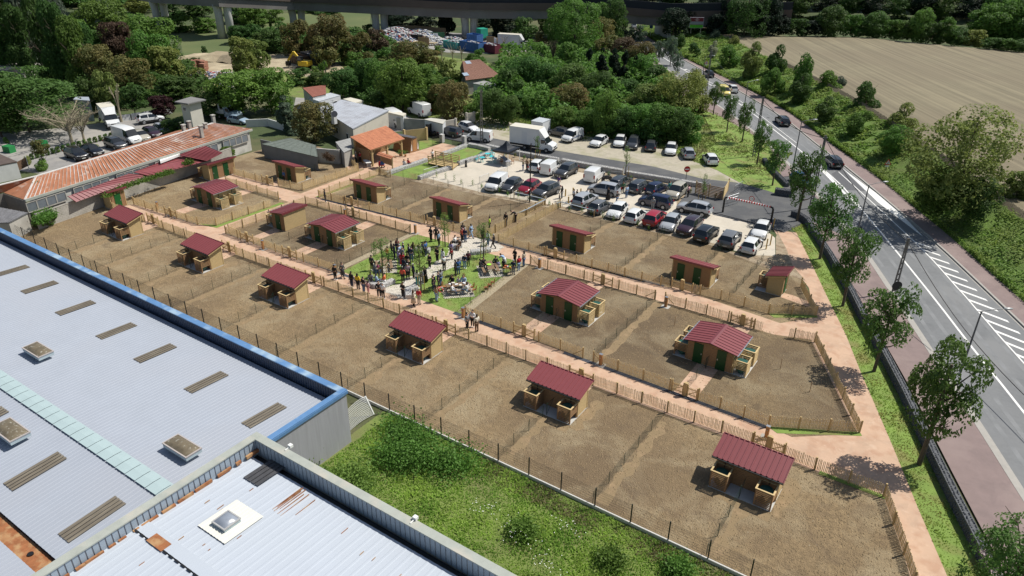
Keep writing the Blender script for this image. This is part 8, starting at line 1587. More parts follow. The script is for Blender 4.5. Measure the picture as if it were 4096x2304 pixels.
trees('02', [(1280, 880, 1270, 560, 280, 'g', 'big'), (1440, 900, 1440, 660, 280, 'd', 'big'), (120, 900, 110, 570, 360, 'd', 'big'), (350, 930, 350, 650, 330, 'd', 'big'), (600, 980, 600, 650, 380, 'd', 'big'), (860, 1040, 850, 720, 340, 'd', 'big'), (1010, 1000, 1000, 790, 240, 'd', 'mid'), (1170, 1040, 1160, 800, 270, 'd', 'big'), (570, 1160, 570, 840, 380, 'b', 'big'), (250, 1170, 260, 930, 280, 'g', 'mid'), (50, 1130, 50, 950, 200, 'd', 'mid'), (-40, 1000, -40, 700, 260, 'd', 'mid'), (760, 1100, 740, 900, 200, 'g', 'mid')], 'in the central wood', trunk_f=.04)
trees('02', [(520, 1320, 520, 1080, 300, 'g', 'big'), (740, 1330, 720, 1100, 300, 'g', 'big'), (940, 1380, 930, 920, 300, 'g', 'big'), (810, 1300, 820, 1130, 200, 'x', 'mid'), (1100, 1390, 1100, 1090, 300, 'd', 'big'), (1280, 1400, 1290, 1060, 330, 'g', 'big'), (1480, 1430, 1480, 1050, 340, 'g', 'big'), (1650, 1440, 1640, 1090, 320, 'd', 'big'), (1800, 1440, 1800, 1180, 240, 'g', 'mid'), (1030, 1400, 1030, 1200, 260, 'g', 'mid'), (1380, 1440, 1380, 1200, 260, 'd', 'mid')], 'along the dirt parking strip', trunk_f=.02)
trees('02', [(1660, 1180, 1640, 690, 560, 'y', 'huge'), (1340, 1160, 1330, 850, 330, 'y', 'big'), (1850, 1120, 1860, 870, 230, 'y', 'mid'), (1500, 1150, 1480, 830, 300, 'y', 'big'), (1210, 1150, 1180, 980, 260, 'y', 'mid'), (1820, 980, 1800, 700, 180, 'y', 'mid')], 'at the right edge of the central wood', trunk_f=.03)
trees('02', [(1110, 400, 1120, 180, 130, 'x', 'mid'), (1200, 420, 1200, 290, 90, 'x', 'mid'), (1280, 430, 1285, 260, 120, 'x', 'mid'), (1480, 620, 1480, 400, 140, 'x', 'street'), (1590, 660, 1590, 370, 170, 'x', 'street'), (1660, 740, 1665, 530, 120, 'x', 'street'), (1420, 560, 1430, 470, 90, 'x', 'mid')], 'young, along the far sidewalk', trunk_f=.12)
# right: embankment and beyond
trees('02', [(1620, 360, 1620, 80, 300, 'c', 'big'), (1780, 310, 1780, 30, 330, 'c', 'big'), (1980, 260, 1980, -60, 330, 'c', 'big'), (2150, 330, 2160, -60, 330, 'c', 'big'), (2330, 380, 2330, -70, 420, 'd', 'huge'), (2540, 370, 2560, -50, 330, 'c', 'big'), (1900, 250, 1900, 60, 260, 'c', 'big'), (2060, 350, 2060, 150, 260, 'c', 'mid')], 'in the dark wood right of the railway bridge', z0=2.5, trunk_f=.03)
sh = dict(name='shrub', cat='shrub', trunk_f=.02, minh=1.)
trees('02', [(1700, 470, 1700, 330, 150, 'd', 'mid'), (1900, 400, 1900, 310, 140, 'd', 'mid'), (1830, 530, 1830, 425, 130, 'd', 'mid'), (2050, 420, 2060, 285, 150, 'x', 'mid'), (2015, 560, 2012, 400, 110, 'w', 'mid'), (2180, 650, 2180, 440, 220, 'g', 'mid'), (2240, 490, 2250, 350, 170, 'y', 'mid'), (2390, 750, 2390, 400, 250, 'y', 'mid'), (2470, 560, 2480, 450, 110, 'g', 'mid'), (2560, 900, 2560, 740, 160, 'g', 'mid')], 'on the upper embankment', z0=1.5, **sh)
trees('03', [(60, 760, 60, 430, 240, 'd', 'mid'), (60, 900, 60, 670, 200, 'g', 'mid'), (340, 930, 350, 505, 250, 'g', 'mid'), (310, 1000, 310, 720, 260, 'd', 'mid'), (600, 950, 620, 700, 260, 'g', 'mid'), (720, 930, 740, 760, 180, 's', 'mid'), (560, 1190, 560, 960, 250, 'd', 'mid'), (960, 1150, 970, 800, 280, 'd', 'mid'), (880, 1340, 890, 1130, 240, 'g', 'mid'), (1310, 1350, 1320, 1015, 330, 'y', 'mid'), (1240, 1560, 1250, 1260, 330, 'g', 'big'), (1000, 1260, 1010, 1110, 160, 'g', 'mid')], 'on the lower embankment', z0=1.5, **sh)
tree('13', 1840, 640, 1960, -400, 1040, 'y', 'huge', 'great spreading ash-like tree on the embankment at the right', 'on the embankment', z0=2.0, trunk_f=.16)
tree('13', 1640, 700, 1640, 260, 420, 'g', 'big', 'dense lower tree in the shade beneath the spreading tree', 'on the embankment', z0=1.2, trunk_f=.02)
tree('13', 2080, 720, 2080, 330, 420, 'd', 'big', 'dark shrubby tree right of the spreading tree trunk', 'on the embankment', z0=2.2, trunk_f=.02)
tree('13', 2480, 560, 2480, 270, 330, 'y', 'mid', 'sparse yellow green shrub at the field fence, right edge', 'on the embankment', z0=2.6, trunk_f=.02)
trees('03', [(-20, 340, -20, 60, 260, 'c', 'big'), (120, 345, 120, 160, 220, 'c', 'mid'), (280, 350, 290, 190, 240, 'd', 'mid'), (430, 350, 430, 210, 220, 'c', 'mid'), (620, 350, 620, 60, 330, 'd', 'big'), (820, 355, 830, 150, 240, 'g', 'mid'), (960, 360, 950, 230, 220, 'd', 'mid'), (1060, 365, 1060, 120, 280, 'd', 'big'), (1210, 380, 1220, 200, 240, 'g', 'mid'), (1350, 395, 1360, 210, 240, 'g', 'mid'), (1510, 410, 1510, 90, 260, 'g', 'big'), (1640, 430, 1650, 230, 220, 'd', 'mid'), (1760, 430, 1780, 180, 220, 'g', 'mid'), (1900, 450, 1910, 280, 220, 'd', 'mid'), (2050, 460, 2060, 300, 220, 'y', 'mid'), (2180, 400, 2160, 30, 420, 'g', 'big'), (2420, 400, 2430, -30, 420, 'g', 'big'), (2250, 490, 2260, 380, 220, 'd', 'mid'), (2400, 505, 2410, 390, 200, 'g', 'mid'), (2530, 515, 2540, 400, 200, 'd', 'mid'), (2600, 420, 2600, 60, 380, 'd', 'big')], 'in the hedge beyond the ploughed field', z0=3, trunk_f=.02)
trees('03', [(100+i*235, 110+i*9, 110+i*235, -110+(i % 3)*30, 320, 'cdcd'[i % 4], 'big') for i in range(11)], 'on the railway embankment at the top right', z0=6, trunk_f=.02)
trees('01', [(-150+i*260, 40, -150+i*260, -170, 330, 'dcd'[i % 3], 'big') for i in range(10)], 'far behind the viaduct', trunk_f=.02)
trees('02', [(i*270, 60, i*270, -190, 330, 'dc'[i % 2], 'big') for i in range(7)], 'far behind the viaduct', trunk_f=.02, z0=4)
# bare and pollarded trees
def bare(label, k, x, y, xt, yt, wpx, limbs=12, spread=.9, thick=1., twigs=True, mat=bark_p):
 p = at(k, x, y); h_ = ztop(p, k, xt, yt); s = SHEET[k][2] if k in SHEET else 2.5156; r_ = dist(p)*wpx/s/FPX/2; rr = random.Random(int(x)); mb = MB(); o = empty('bare_tree', p, 0, label, 'tree', 'bare and pollarded trees'); mb.tube([(0, 0, 0), (0, 0, h_*.3), (.05, .05, h_*.55)], [.3*thick, .24*thick, .16*thick], 8)
 mb.build('trunk', mat, o); tw = MB(); kn = MB()
 for i in range(limbs):
  a = i*2.4; e = Vector((math.cos(a)*r_*rr.uniform(.45, 1)*spread, math.sin(a)*r_*rr.uniform(.45, 1)*spread, h_*rr.uniform(.75, 1))); s0 = Vector((0, 0, h_*rr.uniform(.25, .5))); m_ = s0.lerp(e, .5)+Vector((0, 0, h_*.07)); MB().tube([s0, m_, e], [.12*thick, .08*thick, .05*thick], 6).build('limb', mat, o)
  if twigs:
   for j in range(26):
    q = s0.lerp(e, rr.uniform(.3, 1)); g_ = q+Vector((rr.uniform(-1, 1)*r_*.22, rr.uniform(-1, 1)*r_*.22, rr.uniform(.0, .16)*h_)); tw.tube([q, (q+g_)/2+Vector((0, 0, .1)), g_], [.028, .018, .008], 4)
  else: kn.blob(tuple(e), .16*thick, .16*thick, .14*thick, seed=i, amp=.3)
 if twigs: tw.build('twigs', mat, o, kind='stuff')
 else: kn.build('knuckle', mat, o, kind='stuff')
bare('wide bare spreading tree in front of the moving truck', '00', 730, 1449, 560, 1040, 850, 14, 1, .9, mat=bark_p)
bare('second bare tree beside the wide spreading one', '00', 850, 1420, 860, 1120, 420, 10, .9, .7)
bare('pale pollarded tree with knobbly arms by the yard street', '00', 1225, 1225, 1170, 850, 190, 9, .8, .7, False)
for i, (k, x, y, xt, yt, w_) in enumerate([('00', 2035, 900, 2020, 700, 60), ('00', 2095, 940, 2090, 760, 50), ('00', 2150, 950, 2145, 830, 50), ('00', 1505, 930, 1495, 795, 50), ('00', 1430, 880, 1420, 790, 90), ('01', 1980, 620, 1970, 430, 230), ('01', 2070, 610, 2070, 440, 180), ('01', 2490, 500, 2500, 350, 150), ('01', 1872, 640, 1870, 470, 60)]):
 bare('pollarded bare tree %s' % ['left of the building site, first', 'left of the building site, second', 'left of the building site, third', 'behind the purple tree, tall', 'behind the purple tree, forked', 'before the waste skips, left', 'before the waste skips, right', 'beside the green lorry', 'slender, among the trees behind the house'][i], k, x, y, xt, yt, w_, 6, .8, .55, False)
bare('dark bare tree at the left of the central wood', '02', 410, 700, 400, 400, 170, 10, .6, .8, mat=bark)
bare('bare scraggy tree in front of the rusty roofed building', '10', 480, 640, 490, 330, 330, 9, .9, .55)
trees('10', [(470, 690, 300, 420, 260, 'g', 'thin'), (560, 680, 560, 540, 160, 'g', 'mid'), (450, 820, 450, 660, 210, 'g', 'mid'), (20, 640, 10, 430, 120, 'g', 'mid'), (2260, 150, 2300, 20, 230, 'g', 'mid')], 'at the block wall', trunk_f=.02, minh=1.)
tree('f', 335, 555, 260, 340, 120, 'b', 'mid', 'pale lollipop tree in the old yard', 'in the old yard', trunk_f=.55)
trees('f', [(330, 560, 320, 465, 110, 't', 'mid'), (690, 430, 690, 370, 150, 'y', 'mid'), (50, 360, 50, 310, 40, 'g', 'mid'), (210, 520, 170, 455, 90, 'y', 'mid')], 'in the old yard', trunk_f=.02, name='shrub', cat='shrub', minh=.8)
for i in range(16): t = i/15; tree('f', 240+t*590, 480-t*160, 240+t*590, 442-t*150, 34, 'g', 'mid', None, 'of the netted hedge in the old yard', name='small_bush', cat='shrub', trunk_f=.05, minh=.9)
tree('00', 1780, 1330, 1800, 1190, 340, 'd', 'mid', 'clipped hedge-like bush below the white tower house', 'at the tower', trunk_f=.0)
# ivy on the block wall
def leafmass(name, label, pts, r_, mat, n, leaf, cat, zr=.5, par=None):
 mb = MB(); o0 = Vector(pts[0]); rr = random.Random(len(pts)*7+n)
 for i in range(n):
  t = rr.random()*(len(pts)-1); k = int(t); p = Vector(pts[k]).lerp(Vector(pts[min(k+1, len(pts)-1)]), t-k)+Vector((rr.gauss(0, r_*.5), rr.gauss(0, r_*.5), abs(rr.gauss(0, zr*.5)))); a = Vector((rr.gauss(0, 1), rr.gauss(0, 1), rr.gauss(0, .6))).normalized(); b = a.cross(Vector((rr.gauss(0, 1), rr.gauss(0, 1), rr.gauss(0, 1)))).normalized(); w_ = leaf*rr.uniform(.6, 1.3)
  mb.face([p-a*w_-o0, p-b*w_*.7-o0, p+a*w_-o0, p+b*w_*.7-o0])
 o = mb.build(name, mat); o.location = o0; tag(o, label, cat); return o
leafmass('ivy', 'ivy and bramble spilling over the block wall between the small sheds', [at('10', 1060, 540, 1.9), at('10', 1300, 430, 1.9), at('10', 1600, 330, 1.9), at('10', 1740, 290, 1.9)], .4, LM['g'], 3000, .1, 'ivy', .5)
leafmass('ivy', 'ivy curtain on the lower end of the block wall', [at('10', 400, 800, 1.2), at('10', 520, 720, 1.2)], .7, LM['g'], 2600, .1, 'ivy', .8)
leafmass('ivy', 'ivy tuft on the upper end of the block wall', [at('10', 1850, 230, 1.9), at('10', 1930, 190, 2.2)], .4, LM['g'], 900, .1, 'ivy', .6)
leafmass('dry_creeper', 'brown creeper hanging on the pale wall beside the pavilion', [at('11', 700, 120, 2), at('11', 760, 170, 1.2)], .5, LM['k'], 1300, .09, 'creeper', .6)
# meadow in front of the halls, verge tufts, ground cover
def tufts(name, poly, n, h_, mat, lo=.02, seed=3, z=0., clump=.35, wmul=1., zf=None):
 rr = random.Random(seed); xs = [p[0] for p in poly]; ys = [p[1] for p in poly]; mb = MB(); c = 0
 while c < n:
  x, y = rr.uniform(min(xs), max(xs)), rr.uniform(min(ys), max(ys))
  if not inside((x, y), poly): continue
  q = noise.noise(Vector((x*clump, y*clump, seed)))+.5*noise.noise(Vector((x*clump*3, y*clump*3, seed+9)))
  if q < lo-.35+rr.random()*.5: continue
  hh = h_*(.45+max(0, q+.4))*rr.uniform(.5, 1.2); a = rr.uniform(0, 6.28); w_ = rr.uniform(.03, .07)*wmul; lean = Vector((rr.gauss(0, .3), rr.gauss(0, .3), 1))*hh; zz = zf(x, y) if zf else z; b = Vector((x, y, zz)); s = Vector((math.cos(a), math.sin(a), 0))*w_
  mb.face([b-s, b+s, b+lean*.8+s*1.2, b+lean-s*.6]); c += 1
 return mb.build(name, mat, kind='stuff')
mgr = leafmat('meadow_blades', (.42, .58, .13), 0, 0, col2=(.28, .45, .09)); mgd = leafmat('meadow_dry', (.30, .27, .14), 0, 0)
MP = [(-32.2, 32.0), (-32.2, 21), (16, 21), (26, 32)]
tufts('meadow_grass', MP, 90000, .15, mgr, -.5, 3, 0, .3, .8); tufts('dry_grass', [(-26, 32), (-26, 30.4), (14, 30.0), (20, 32)], 5000, .15, mgd, -.2, 5)
leafmass('bramble', 'dark bramble patch at the corner of the factory hall and fence', [(-31, 31, .1), (-28, 30.5, .2), (-29, 28, .2), (-26, 29.5, .3), (-24, 30.8, .2)], 1.5, LM['g'], 9000, .09, 'bramble', 1.0)
leafmass('bramble', 'bramble at the base of the concrete hall wall', [(-31.5, 24, .1), (-30, 23, .4), (-29.5, 25.5, .3), (-27.5, 24, .3)], 1.2, LM['t'], 6000, .09, 'bramble', .8)
for x, y in ((-18, 28), (-12.5, 29), (-7, 28), (-15, 24.5), (-9, 30.6)): o = leafmass('weed_clump', '', [(x, y, .1), (x+.8, y-.3, .2)], .8, LM['g'], 1600, .08, 'weed', .7); pool(o, 'taller leafy weed clump in the meadow'); o['group'] = 'weed clumps in the meadow'
cl_ = MB(); rr = random.Random(31); SP = [[(-94, 32.6), (14, 32.6), (6, 36), (2, 39.3), (.2, 43.5), (-88, 43)], [(-36.8, 47.8), (-8.5, 47.5), (-3, 50), (-9, 61), (-37.8, 60)], [(-70.5, 47.3), (-54, 47.5), (-54, 58.8), (-70.5, 58)], [(-70, 62), (-54, 63), (-10.5, 67), (-14, 74), (-43, 76), (-70, 72.8)], [(-89, 47), (-75, 47.5), (-75, 57), (-87, 57)]]
c = 0
while c < 24000:
 P_ = rr.choices(SP, (45, 35, 12, 14, 8))[0]; x, y = rr.uniform(-94, 14), rr.uniform(min(p[1] for p in P_), max(p[1] for p in P_))
 if not inside((x, y), P_): continue
 r_ = rr.uniform(.02, .07)*(1 if y < 50 else 1.25); n0 = len(cl_.v); a = rr.random()*1.6
 for q in ((1, 0, 0), (0, 1, 0), (-1, 0, 0), (0, -1, 0)): cl_.v.append((x+r_*(q[0]*math.cos(a)-q[1]*math.sin(a)), y+r_*1.2*(q[0]*math.sin(a)+q[1]*math.cos(a)), .01))
 cl_.v.append((x, y, .012+r_*.8)); cl_.f += [(n0, n0+1, n0+4), (n0+1, n0+2, n0+4), (n0+2, n0+3, n0+4), (n0+3, n0, n0+4)]; cl_.mi += [0]*4; c += 1
cl_.build('soil_clods', M('clod', (.30, .22, .125), .95, .4, 9), kind='stuff')
fl = MB(); rr = random.Random(11)
for cx_, cy_, n_ in ((-20.5, 27.8, 30), (-17.6, 27.4, 35), (-15.5, 29.6, 20), (-14.8, 26.4, 30)):
 for i in range(n_): x, y = rr.gauss(cx_, .6), rr.gauss(cy_, .4); z = rr.uniform(.35, .6); fl.face([(x-.022, y-.022, z), (x+.022, y-.022, z+.01), (x+.022, y+.022, z), (x-.022, y+.022, z+.01)])
fl.build('white_flowers', M('petal_white', (.8, .8, .76), .8, .03, 2), kind='stuff')
vg = leafmat('verge_blades', (.30, .42, .085), 0, 0, col2=(.38, .38, .13))
VP = [(-19.9, 91.4), (-19.7, 88.7), (-16.8, 85.7), (-14, 79.9), (-10.6, 72.6), (-9, 69.2), (-6.6, 64.2), (-4.2, 58.5), (-1, 51.3), (.9, 46.9), (2, 44.3), (4.3, 39.1), (8.5, 31), (11, 31)]+list(reversed(GI[:-1]))
tufts('verge_grass', VP, 10000, .09, vg, -.3, 8, .012, .5, .8); tufts('lawn_blades', [(-52.9, 59.2), (-52.9, 47.4), (-37.4, 47.4), (-38.4, 60)], 7000, .06, vg, -.3, 9, .014, .5, .8)
wild = leafmat('rough_grass', (.25, .34, .08), 0, 0, col2=(.28, .28, .12)); tufts('rough_grass', [(-80, 99), (-60, 104), (-45, 108), (-30, 101), (-25, 98.5), (-26, 118), (-34, 125), (-50, 140), (-90, 130)], 22000, .28, wild, -.3, 12, 0, .2, 2.5)
def thicket(name, poly, n, h0, h1, mat, leaf, z=0., seed=1, cl=.16):
 rr = random.Random(seed); xs = [p[0] for p in poly]; ys = [p[1] for p in poly]; mb = MB(); c = 0
 while c < n:
  x, y = rr.uniform(min(xs), max(xs)), rr.uniform(min(ys), max(ys))
  if not inside((x, y), poly): continue
  q = noise.noise(Vector((x*cl, y*cl, seed)))+.5*noise.noise(Vector((x*cl*2.3, y*cl*2.3, seed+5))); h_ = h0+(h1-h0)*max(0, .5+q); zz = z+h_*(1-rr.random()**2*.5); d = Vector((rr.gauss(0, 1), rr.gauss(0, 1), rr.gauss(0, .6))).normalized(); e = d.cross(Vector((rr.gauss(0, .6), rr.gauss(0, .6), 1))).normalized(); w_ = leaf*rr.uniform(.5, 1.3); p = Vector((x, y, zz)); mb.face([p-d*w_, p-e*w_*.7, p+d*w_, p+e*w_*.7]); c += 1
 return mb.build(name, mat, kind='stuff')
def PL(*q): return [tuple(at(*p))[:2] for p in q]
thicket('undergrowth', PL(('01', 2150, 1200), ('02', 150, 1160), ('02', 420, 1350), ('02', 1780, 1400), ('02', 1850, 1200), ('02', 1500, 800), ('02', 1150, 560), ('02', 500, 520), ('02', -100, 620), ('01', 2350, 800)), 42000, .8, 4.5, LM['g'], .34, 0, 2)
thicket('undergrowth', PL(('01', 1080, 1080), ('01', 1900, 1150), ('01', 2100, 1000), ('01', 2050, 880), ('01', 1500, 740), ('01', 980, 760), ('01', 850, 900)), 16000, .6, 3.5, LM['d'], .34, 0, 3)
thicket('undergrowth', PL(('00', 1100, 1150), ('00', 2150, 980), ('00', 2000, 780), ('00', 1780, 640), ('00', 900, 620), ('00', -200, 700), ('00', -200, 950), ('00', 700, 1000)), 24000, .8, 4.0, LM['d'], .34, 0, 4)
thicket('undergrowth', PL(('01', -60, 520), ('01', 1100, 620), ('01', 1700, 640), ('01', 1150, 380), ('01', 300, 360), ('01', -100, 330)), 16000, .5, 3.5, LM['d'], .4, 0, 5)
thicket('undergrowth', PL(('02', 1500, 330), ('02', 2100, 400), ('03', 0, 330), ('03', 1400, 390), ('03', 2700, 500), ('03', 2700, 330), ('03', 0, 200), ('02', 1600, 160)), 26000, .6, 2.6, LM['d'], .5, 3, 6)
thicket('scrub_far', PL(('00', -400, 40), ('00', 1300, 120), ('01', 0, 60), ('01', 2500, 180), ('02', 900, 130), ('02', 900, 20), ('01', 0, -80), ('00', -400, -80)), 26000, 1., 6., LM['d'], .7, 0, 7)
# ground cover of the embankment
def zem(x, y): # nearest station between sidewalk and field edge
 best = min(range(0, N, 2), key=lambda i: (A_rs[i].x-x)**2+(A_rs[i].y-y)**2); a, b = A_rs[best], B_fe[best]; t = max(0, min(1, (Vector((x, y))-a).dot((b-a))/max(.01, (b-a).length_squared))); return .1+2.9*t
A_rs = [resample(RS, 2.5)[int(i*(len(resample(RS, 2.5))-1)/(N-1))] for i in range(N)]; B_fe = [resample(FE, 2.5)[int(i*(len(resample(FE, 2.5))-1)/(N-1))] for i in range(N)]
gc = MB(); rr = random.Random(21); gcm = leafmat('ground_cover', (.16, .28, .045), 0, 0, col2=(.22, .30, .06))
for i in range(46000):
 k = rr.uniform(0, N-1.01); t = rr.random(); i0 = int(k); a = A_rs[i0].lerp(A_rs[i0+1], k-i0); b = B_fe[i0].lerp(B_fe[i0+1], k-i0); p = a.lerp(b, t); q = noise.noise(Vector((p.x*.35, p.y*.35, 4)))
 if q < -.28: continue
 z = .15+2.9*t+max(0, q+.25)*.55+rr.uniform(-.1, .12); d = Vector((rr.gauss(0, 1), rr.gauss(0, 1), rr.gauss(0, .4))).normalized(); e = d.cross(Vector((rr.gauss(0, .4), rr.gauss(0, .4), 1))).normalized(); w_ = rr.uniform(.08, .2)*(1 if p.y < 120 else 1.7); c = Vector((p.x, p.y, z)); gc.face([c-d*w_, c-e*w_*.6, c+d*w_, c+e*w_*.6])
for i in range(16000): # clipped edge over the sidewalk
 k = rr.uniform(0, N-1.01); i0 = int(k); a = A_rs[i0].lerp(A_rs[i0+1], k-i0); b = B_fe[i0].lerp(B_fe[i0+1], k-i0); p = a.lerp(b, rr.random()*.07); c = Vector((p.x, p.y, rr.uniform(.1, .75))); d = Vector((rr.gauss(0, 1), rr.gauss(0, 1), rr.gauss(0, 1))).normalized(); e = d.cross(Vector((rr.gauss(0, 1), rr.gauss(0, 1), 1))).normalized(); w_ = rr.uniform(.06, .15)*(1 if p.y < 120 else 1.7); gc.face([c-d*w_, c-e*w_*.6, c+d*w_, c+e*w_*.6])
gc.build('ground_cover', gcm, kind='stuff')
# flowers on the gabion and bed plants
leafmass('flowering_creeper', 'pale pink flowering creeper over the dark gabion wall', [(5.7, 41.5, .8), (6.8, 39.2, .8), (7.4, 37.8, .8)], .35, M('petal_pink', (.55, .42, .42), .8, .2, 8), 700, .05, 'creeper', .25)
rr = random.Random(5)
for i in range(22):
 u = -64+i*1.55; p = (u, 76.2+rr.uniform(-.3, .3)) if i < 30 else 0; o = leafmass('bed_plant', '', [(p[0], p[1], .05), (p[0], p[1], rr.uniform(.3, .9))], .15, LM['g'] if i % 3 else LM['t'], 70, .06, 'plant', .3); pool(o, 'spindly young plant along the car park edge'); o['group'] = 'young plants along the car park edge'
for i in range(20):
 u = -62+i*1.75; v = 90.6+.04*i+rr.uniform(-.3, .4); o = leafmass('bed_plant', '', [(u, v, .05), (u, v, rr.uniform(.2, .6))], .2, LM['b'] if i % 2 else LM['g'], 90, .07, 'plant', .3); pool(o, 'small plant in the mulch bed below the gabion wall'); o['group'] = 'plants in the mulch bed'
# picket fence at the field edge
fp_ = [p for p in FE if p[1] < 180]; mb = MB(); s_acc = 0
for i in range(len(fp_)-1):
 a, b = Vector(fp_[i][:2]), Vector(fp_[i+1][:2]); L = (b-a).length; x = 0
 while x < L: p = a.lerp(b, x/L); mb.box(-.03, .03, -.012, .012, 0, .95+R.uniform(-.08, .08), rz=.9, o=(p.x, p.y, 3)); x += .14 if p.y < 120 else .2
o = mb.build('field_fence', M('grey_weathered_paling', (.16, .14, .12), .9, .2, 5), kind='stuff'); tag(o, 'low weathered paling fence along the edge of the ploughed field', 'fence')
# ------------------------------------------------------------------ building site and scrap yard
p = at('01', 490, 695); o = empty('excavator', p, rad(195), 'yellow tracked excavator beside a dark skip on the building site', 'excavator'); yl = M('digger_yellow', (.62, .42, .03), .5, .08, 2)
for s in (1, -1): MB().box(-1.4, 1.4, s*1.1-.25, s*1.1+.25, 0, .7).build('track', black, o)
MB().box(-1.5, .9, -1.15, 1.15, .85, 1.9).build('body', yl, o); MB().box(.0, 1.2, .1, 1.1, .9, 2.8).build('cab', M('car_glass', (0,)*3), o); MB().box(-.05, 1.25, .05, 1.15, 2.8, 2.9).build('cab_roof', black, o)
MB().bar((.8, -.4, 1.4), (2.8, -.4, 3.6), .4, .5).build('boom', yl, o); MB().bar((2.8, -.4, 3.6), (4.6, -.4, 1.5), .3, .4).build('arm', yl, o); MB().box(4.2, 5.0, -.9, .1, .4, 1.4).build('bucket', black, o)
def skip(label, k, x, y, L, W_, h_, col, rz, fill=None):
 p = at(k, x, y); o = empty('skip', p, rad(rz), label, 'skip', 'waste skips'); mt = M('skip_'+col, CLO.get(col, (.03, .03, .035)), .7, .2, 2)
 mb = MB(); t = .12
 for b in ((-L/2, L/2, -W_/2, -W_/2+t), (-L/2, L/2, W_/2-t, W_/2), (-L/2, -L/2+t, -W_/2+t, W_/2-t), (L/2-t, L/2, -W_/2+t, W_/2-t)): mb.box(*b, .1, h_)
 mb.box(-L/2+t, L/2-t, -W_/2+t, W_/2-t, .1, h_*.7); mb.build('box', mt, o, kind='stuff')
 for i in range(int(L/.9)): x_ = -L/2+.45+i*.9; MB().box(x_-.05, x_+.05, -W_/2-.06, -W_/2, .1, h_).build('rib', mt, o)
 if fill: rubbish('waste_in_skip', label.replace('skip', 'waste heaped in the skip').split(' beside')[0], p, L*.42, W_*.42, h_*.75, .7, 220, rad(rz))
TRC = [M('rubbish_white', (.62, .62, .62), .8, .1, 5), M('rubbish_blue', (.08, .15, .32), .8, .2, 5), M('rubbish_red', (.35, .05, .05), .8, .2, 5), M('rubbish_grey', (.25, .25, .25), .8, .3, 5), M('rubbish_black', (.03, .03, .035), .8, .2, 5), M('rubbish_tan', (.42, .34, .22), .8, .2, 5)]
def rubbish(name, label, p, rx, ry, z0, h_, n, rz=0., s=.3, red=.08):
 mb = MB(); rr = random.Random(n)
 for i in range(n):
  a, r_ = rr.uniform(0, 6.28), math.sqrt(rr.random()); x, y = math.cos(a)*rx*r_, math.sin(a)*ry*r_; z = z0+h_*(1-r_**2)*rr.uniform(.6, 1); w_ = rr.uniform(.4, 1.2)*s; u = rr.random(); mi = 0 if u < .55 else 3 if u < .68 else 1 if u < .76 else 4 if u < .86 else 5 if u < 1-red else 2
  mb.box(-w_/2, w_/2, -w_*.4, w_*.4, -w_*.3, w_*.25, mi, rz=rr.uniform(0, 3), o=(x, y, z))
 mb.prism([(math.cos(t*.5236)*rx, math.sin(t*.5236)*ry) for t in range(12)], z0-.3, z0+h_*.2, 5); o = mb.build(name, TRC); o.matrix_basis = Matrix.Translation(p) @ Matrix.Rotation(rz, 4, 'Z'); o['kind'] = 'stuff'; return o
skip('long dark rusty skip behind the excavator', '01', 600, 640, 9, 2.6, 2.3, 'dark grey', -12, True); skip('dark skip beside the excavator arm', '01', 440, 640, 5, 2.4, 2.0, 'brown', -12)
skip('blue waste skip heaped with white bags in the scrap yard', 'h', 935, 235, 7, 2.8, 2.4, 'blue', -8, True); skip('red waste skip heaped with plaster in the scrap yard', 'h', 1090, 245, 7, 2.8, 2.1, 'maroon', -12, True); skip('blue container behind the heaped blue skip', 'h', 955, 170, 4, 2.5, 2.6, 'blue', -8); skip('pale green skip left of the blue waste skip', 'h', 760, 210, 6, 2.5, 1.8, 'teal', -14, True)
rubbish('waste_heap', '', at('h', 260, 122), 13, 6, .3, 2.6, 2600, rad(-35), .55, .12); rubbish('waste_heap', '', at('h', 480, 128), 12, 5, .3, 2.2, 2300, rad(-35), .5, .05); rubbish('waste_heap', '', at('h', 600, 165), 6, 3, .2, 1.2, 400, 0, .6)
rubbish('waste_heap', '', at('h', 770, 150), 6, 3, .2, 1.0, 300, 0, .6); rubbish('waste_heap', '', at('h', 1350, 200), 6, 4, .2, 1.5, 400, 0, .7); rubbish('waste_heap', '', at('00', 2280, 780), 9, 5, .1, .9, 500, .3, .5, .6); rubbish('waste_heap', '', at('00', 2200, 850), 6, 3, .1, .9, 300, .3, .5, .9)
for i, (k, xa, ya, xb, yb, c_) in enumerate([('h', 130, 130, 350, 155, 'black'), ('h', 350, 155, 480, 170, 'black'), ('h', 440, 185, 540, 190, 'tan'), ('h', 490, 140, 680, 140, 'green'), ('h', 240, 70, 480, 80, 'tan'), ('h', 480, 80, 690, 100, 'tan'), ('h', 575, 150, 620, 150, 'white'), ('h', 1060, 175, 1140, 185, 'tan'), ('h', 1130, 190, 1150, 200, 'white'), ('h', 1150, 190, 1200, 205, 'tan')]):
 wall_line('hoarding', ('%s hoarding of the scrap yard, %s from left' % (c_, ordn(i+1))), [(k, xa, ya), (k, xb, yb)], 2.2, cloth(c_), .1, 'hoarding')
p = at('h', 1020, 140); o = empty('green_lorry', p, 1.2, 'bright green lorry cab in the scrap yard', 'lorry'); gl = M('lorry_green', (.02, .32, .22), .5, .05, 2); MB().box(-1.2, 1.2, -1.25, 1.25, .7, 3.3).build('cab', gl, o); MB().box(1.2, 1.25, -1.1, 1.1, 2.0, 3.0).build('windscreen', glass, o); MB().box(-6, -1.3, -1.2, 1.2, .9, 1.3).build('chassis', black, o)
for x in (-5, -3.6, .2):
 for s in (1, -1): MB().tube([(x, s*1.05-.2, .5), (x, s*1.05+.2, .5)], .5, 12).build('wheel', tyre, o)
box_truck('white lorry at the right end of the scrap yard', 'h', (1400, 225), (1230, 215), 6.0, 3.6)
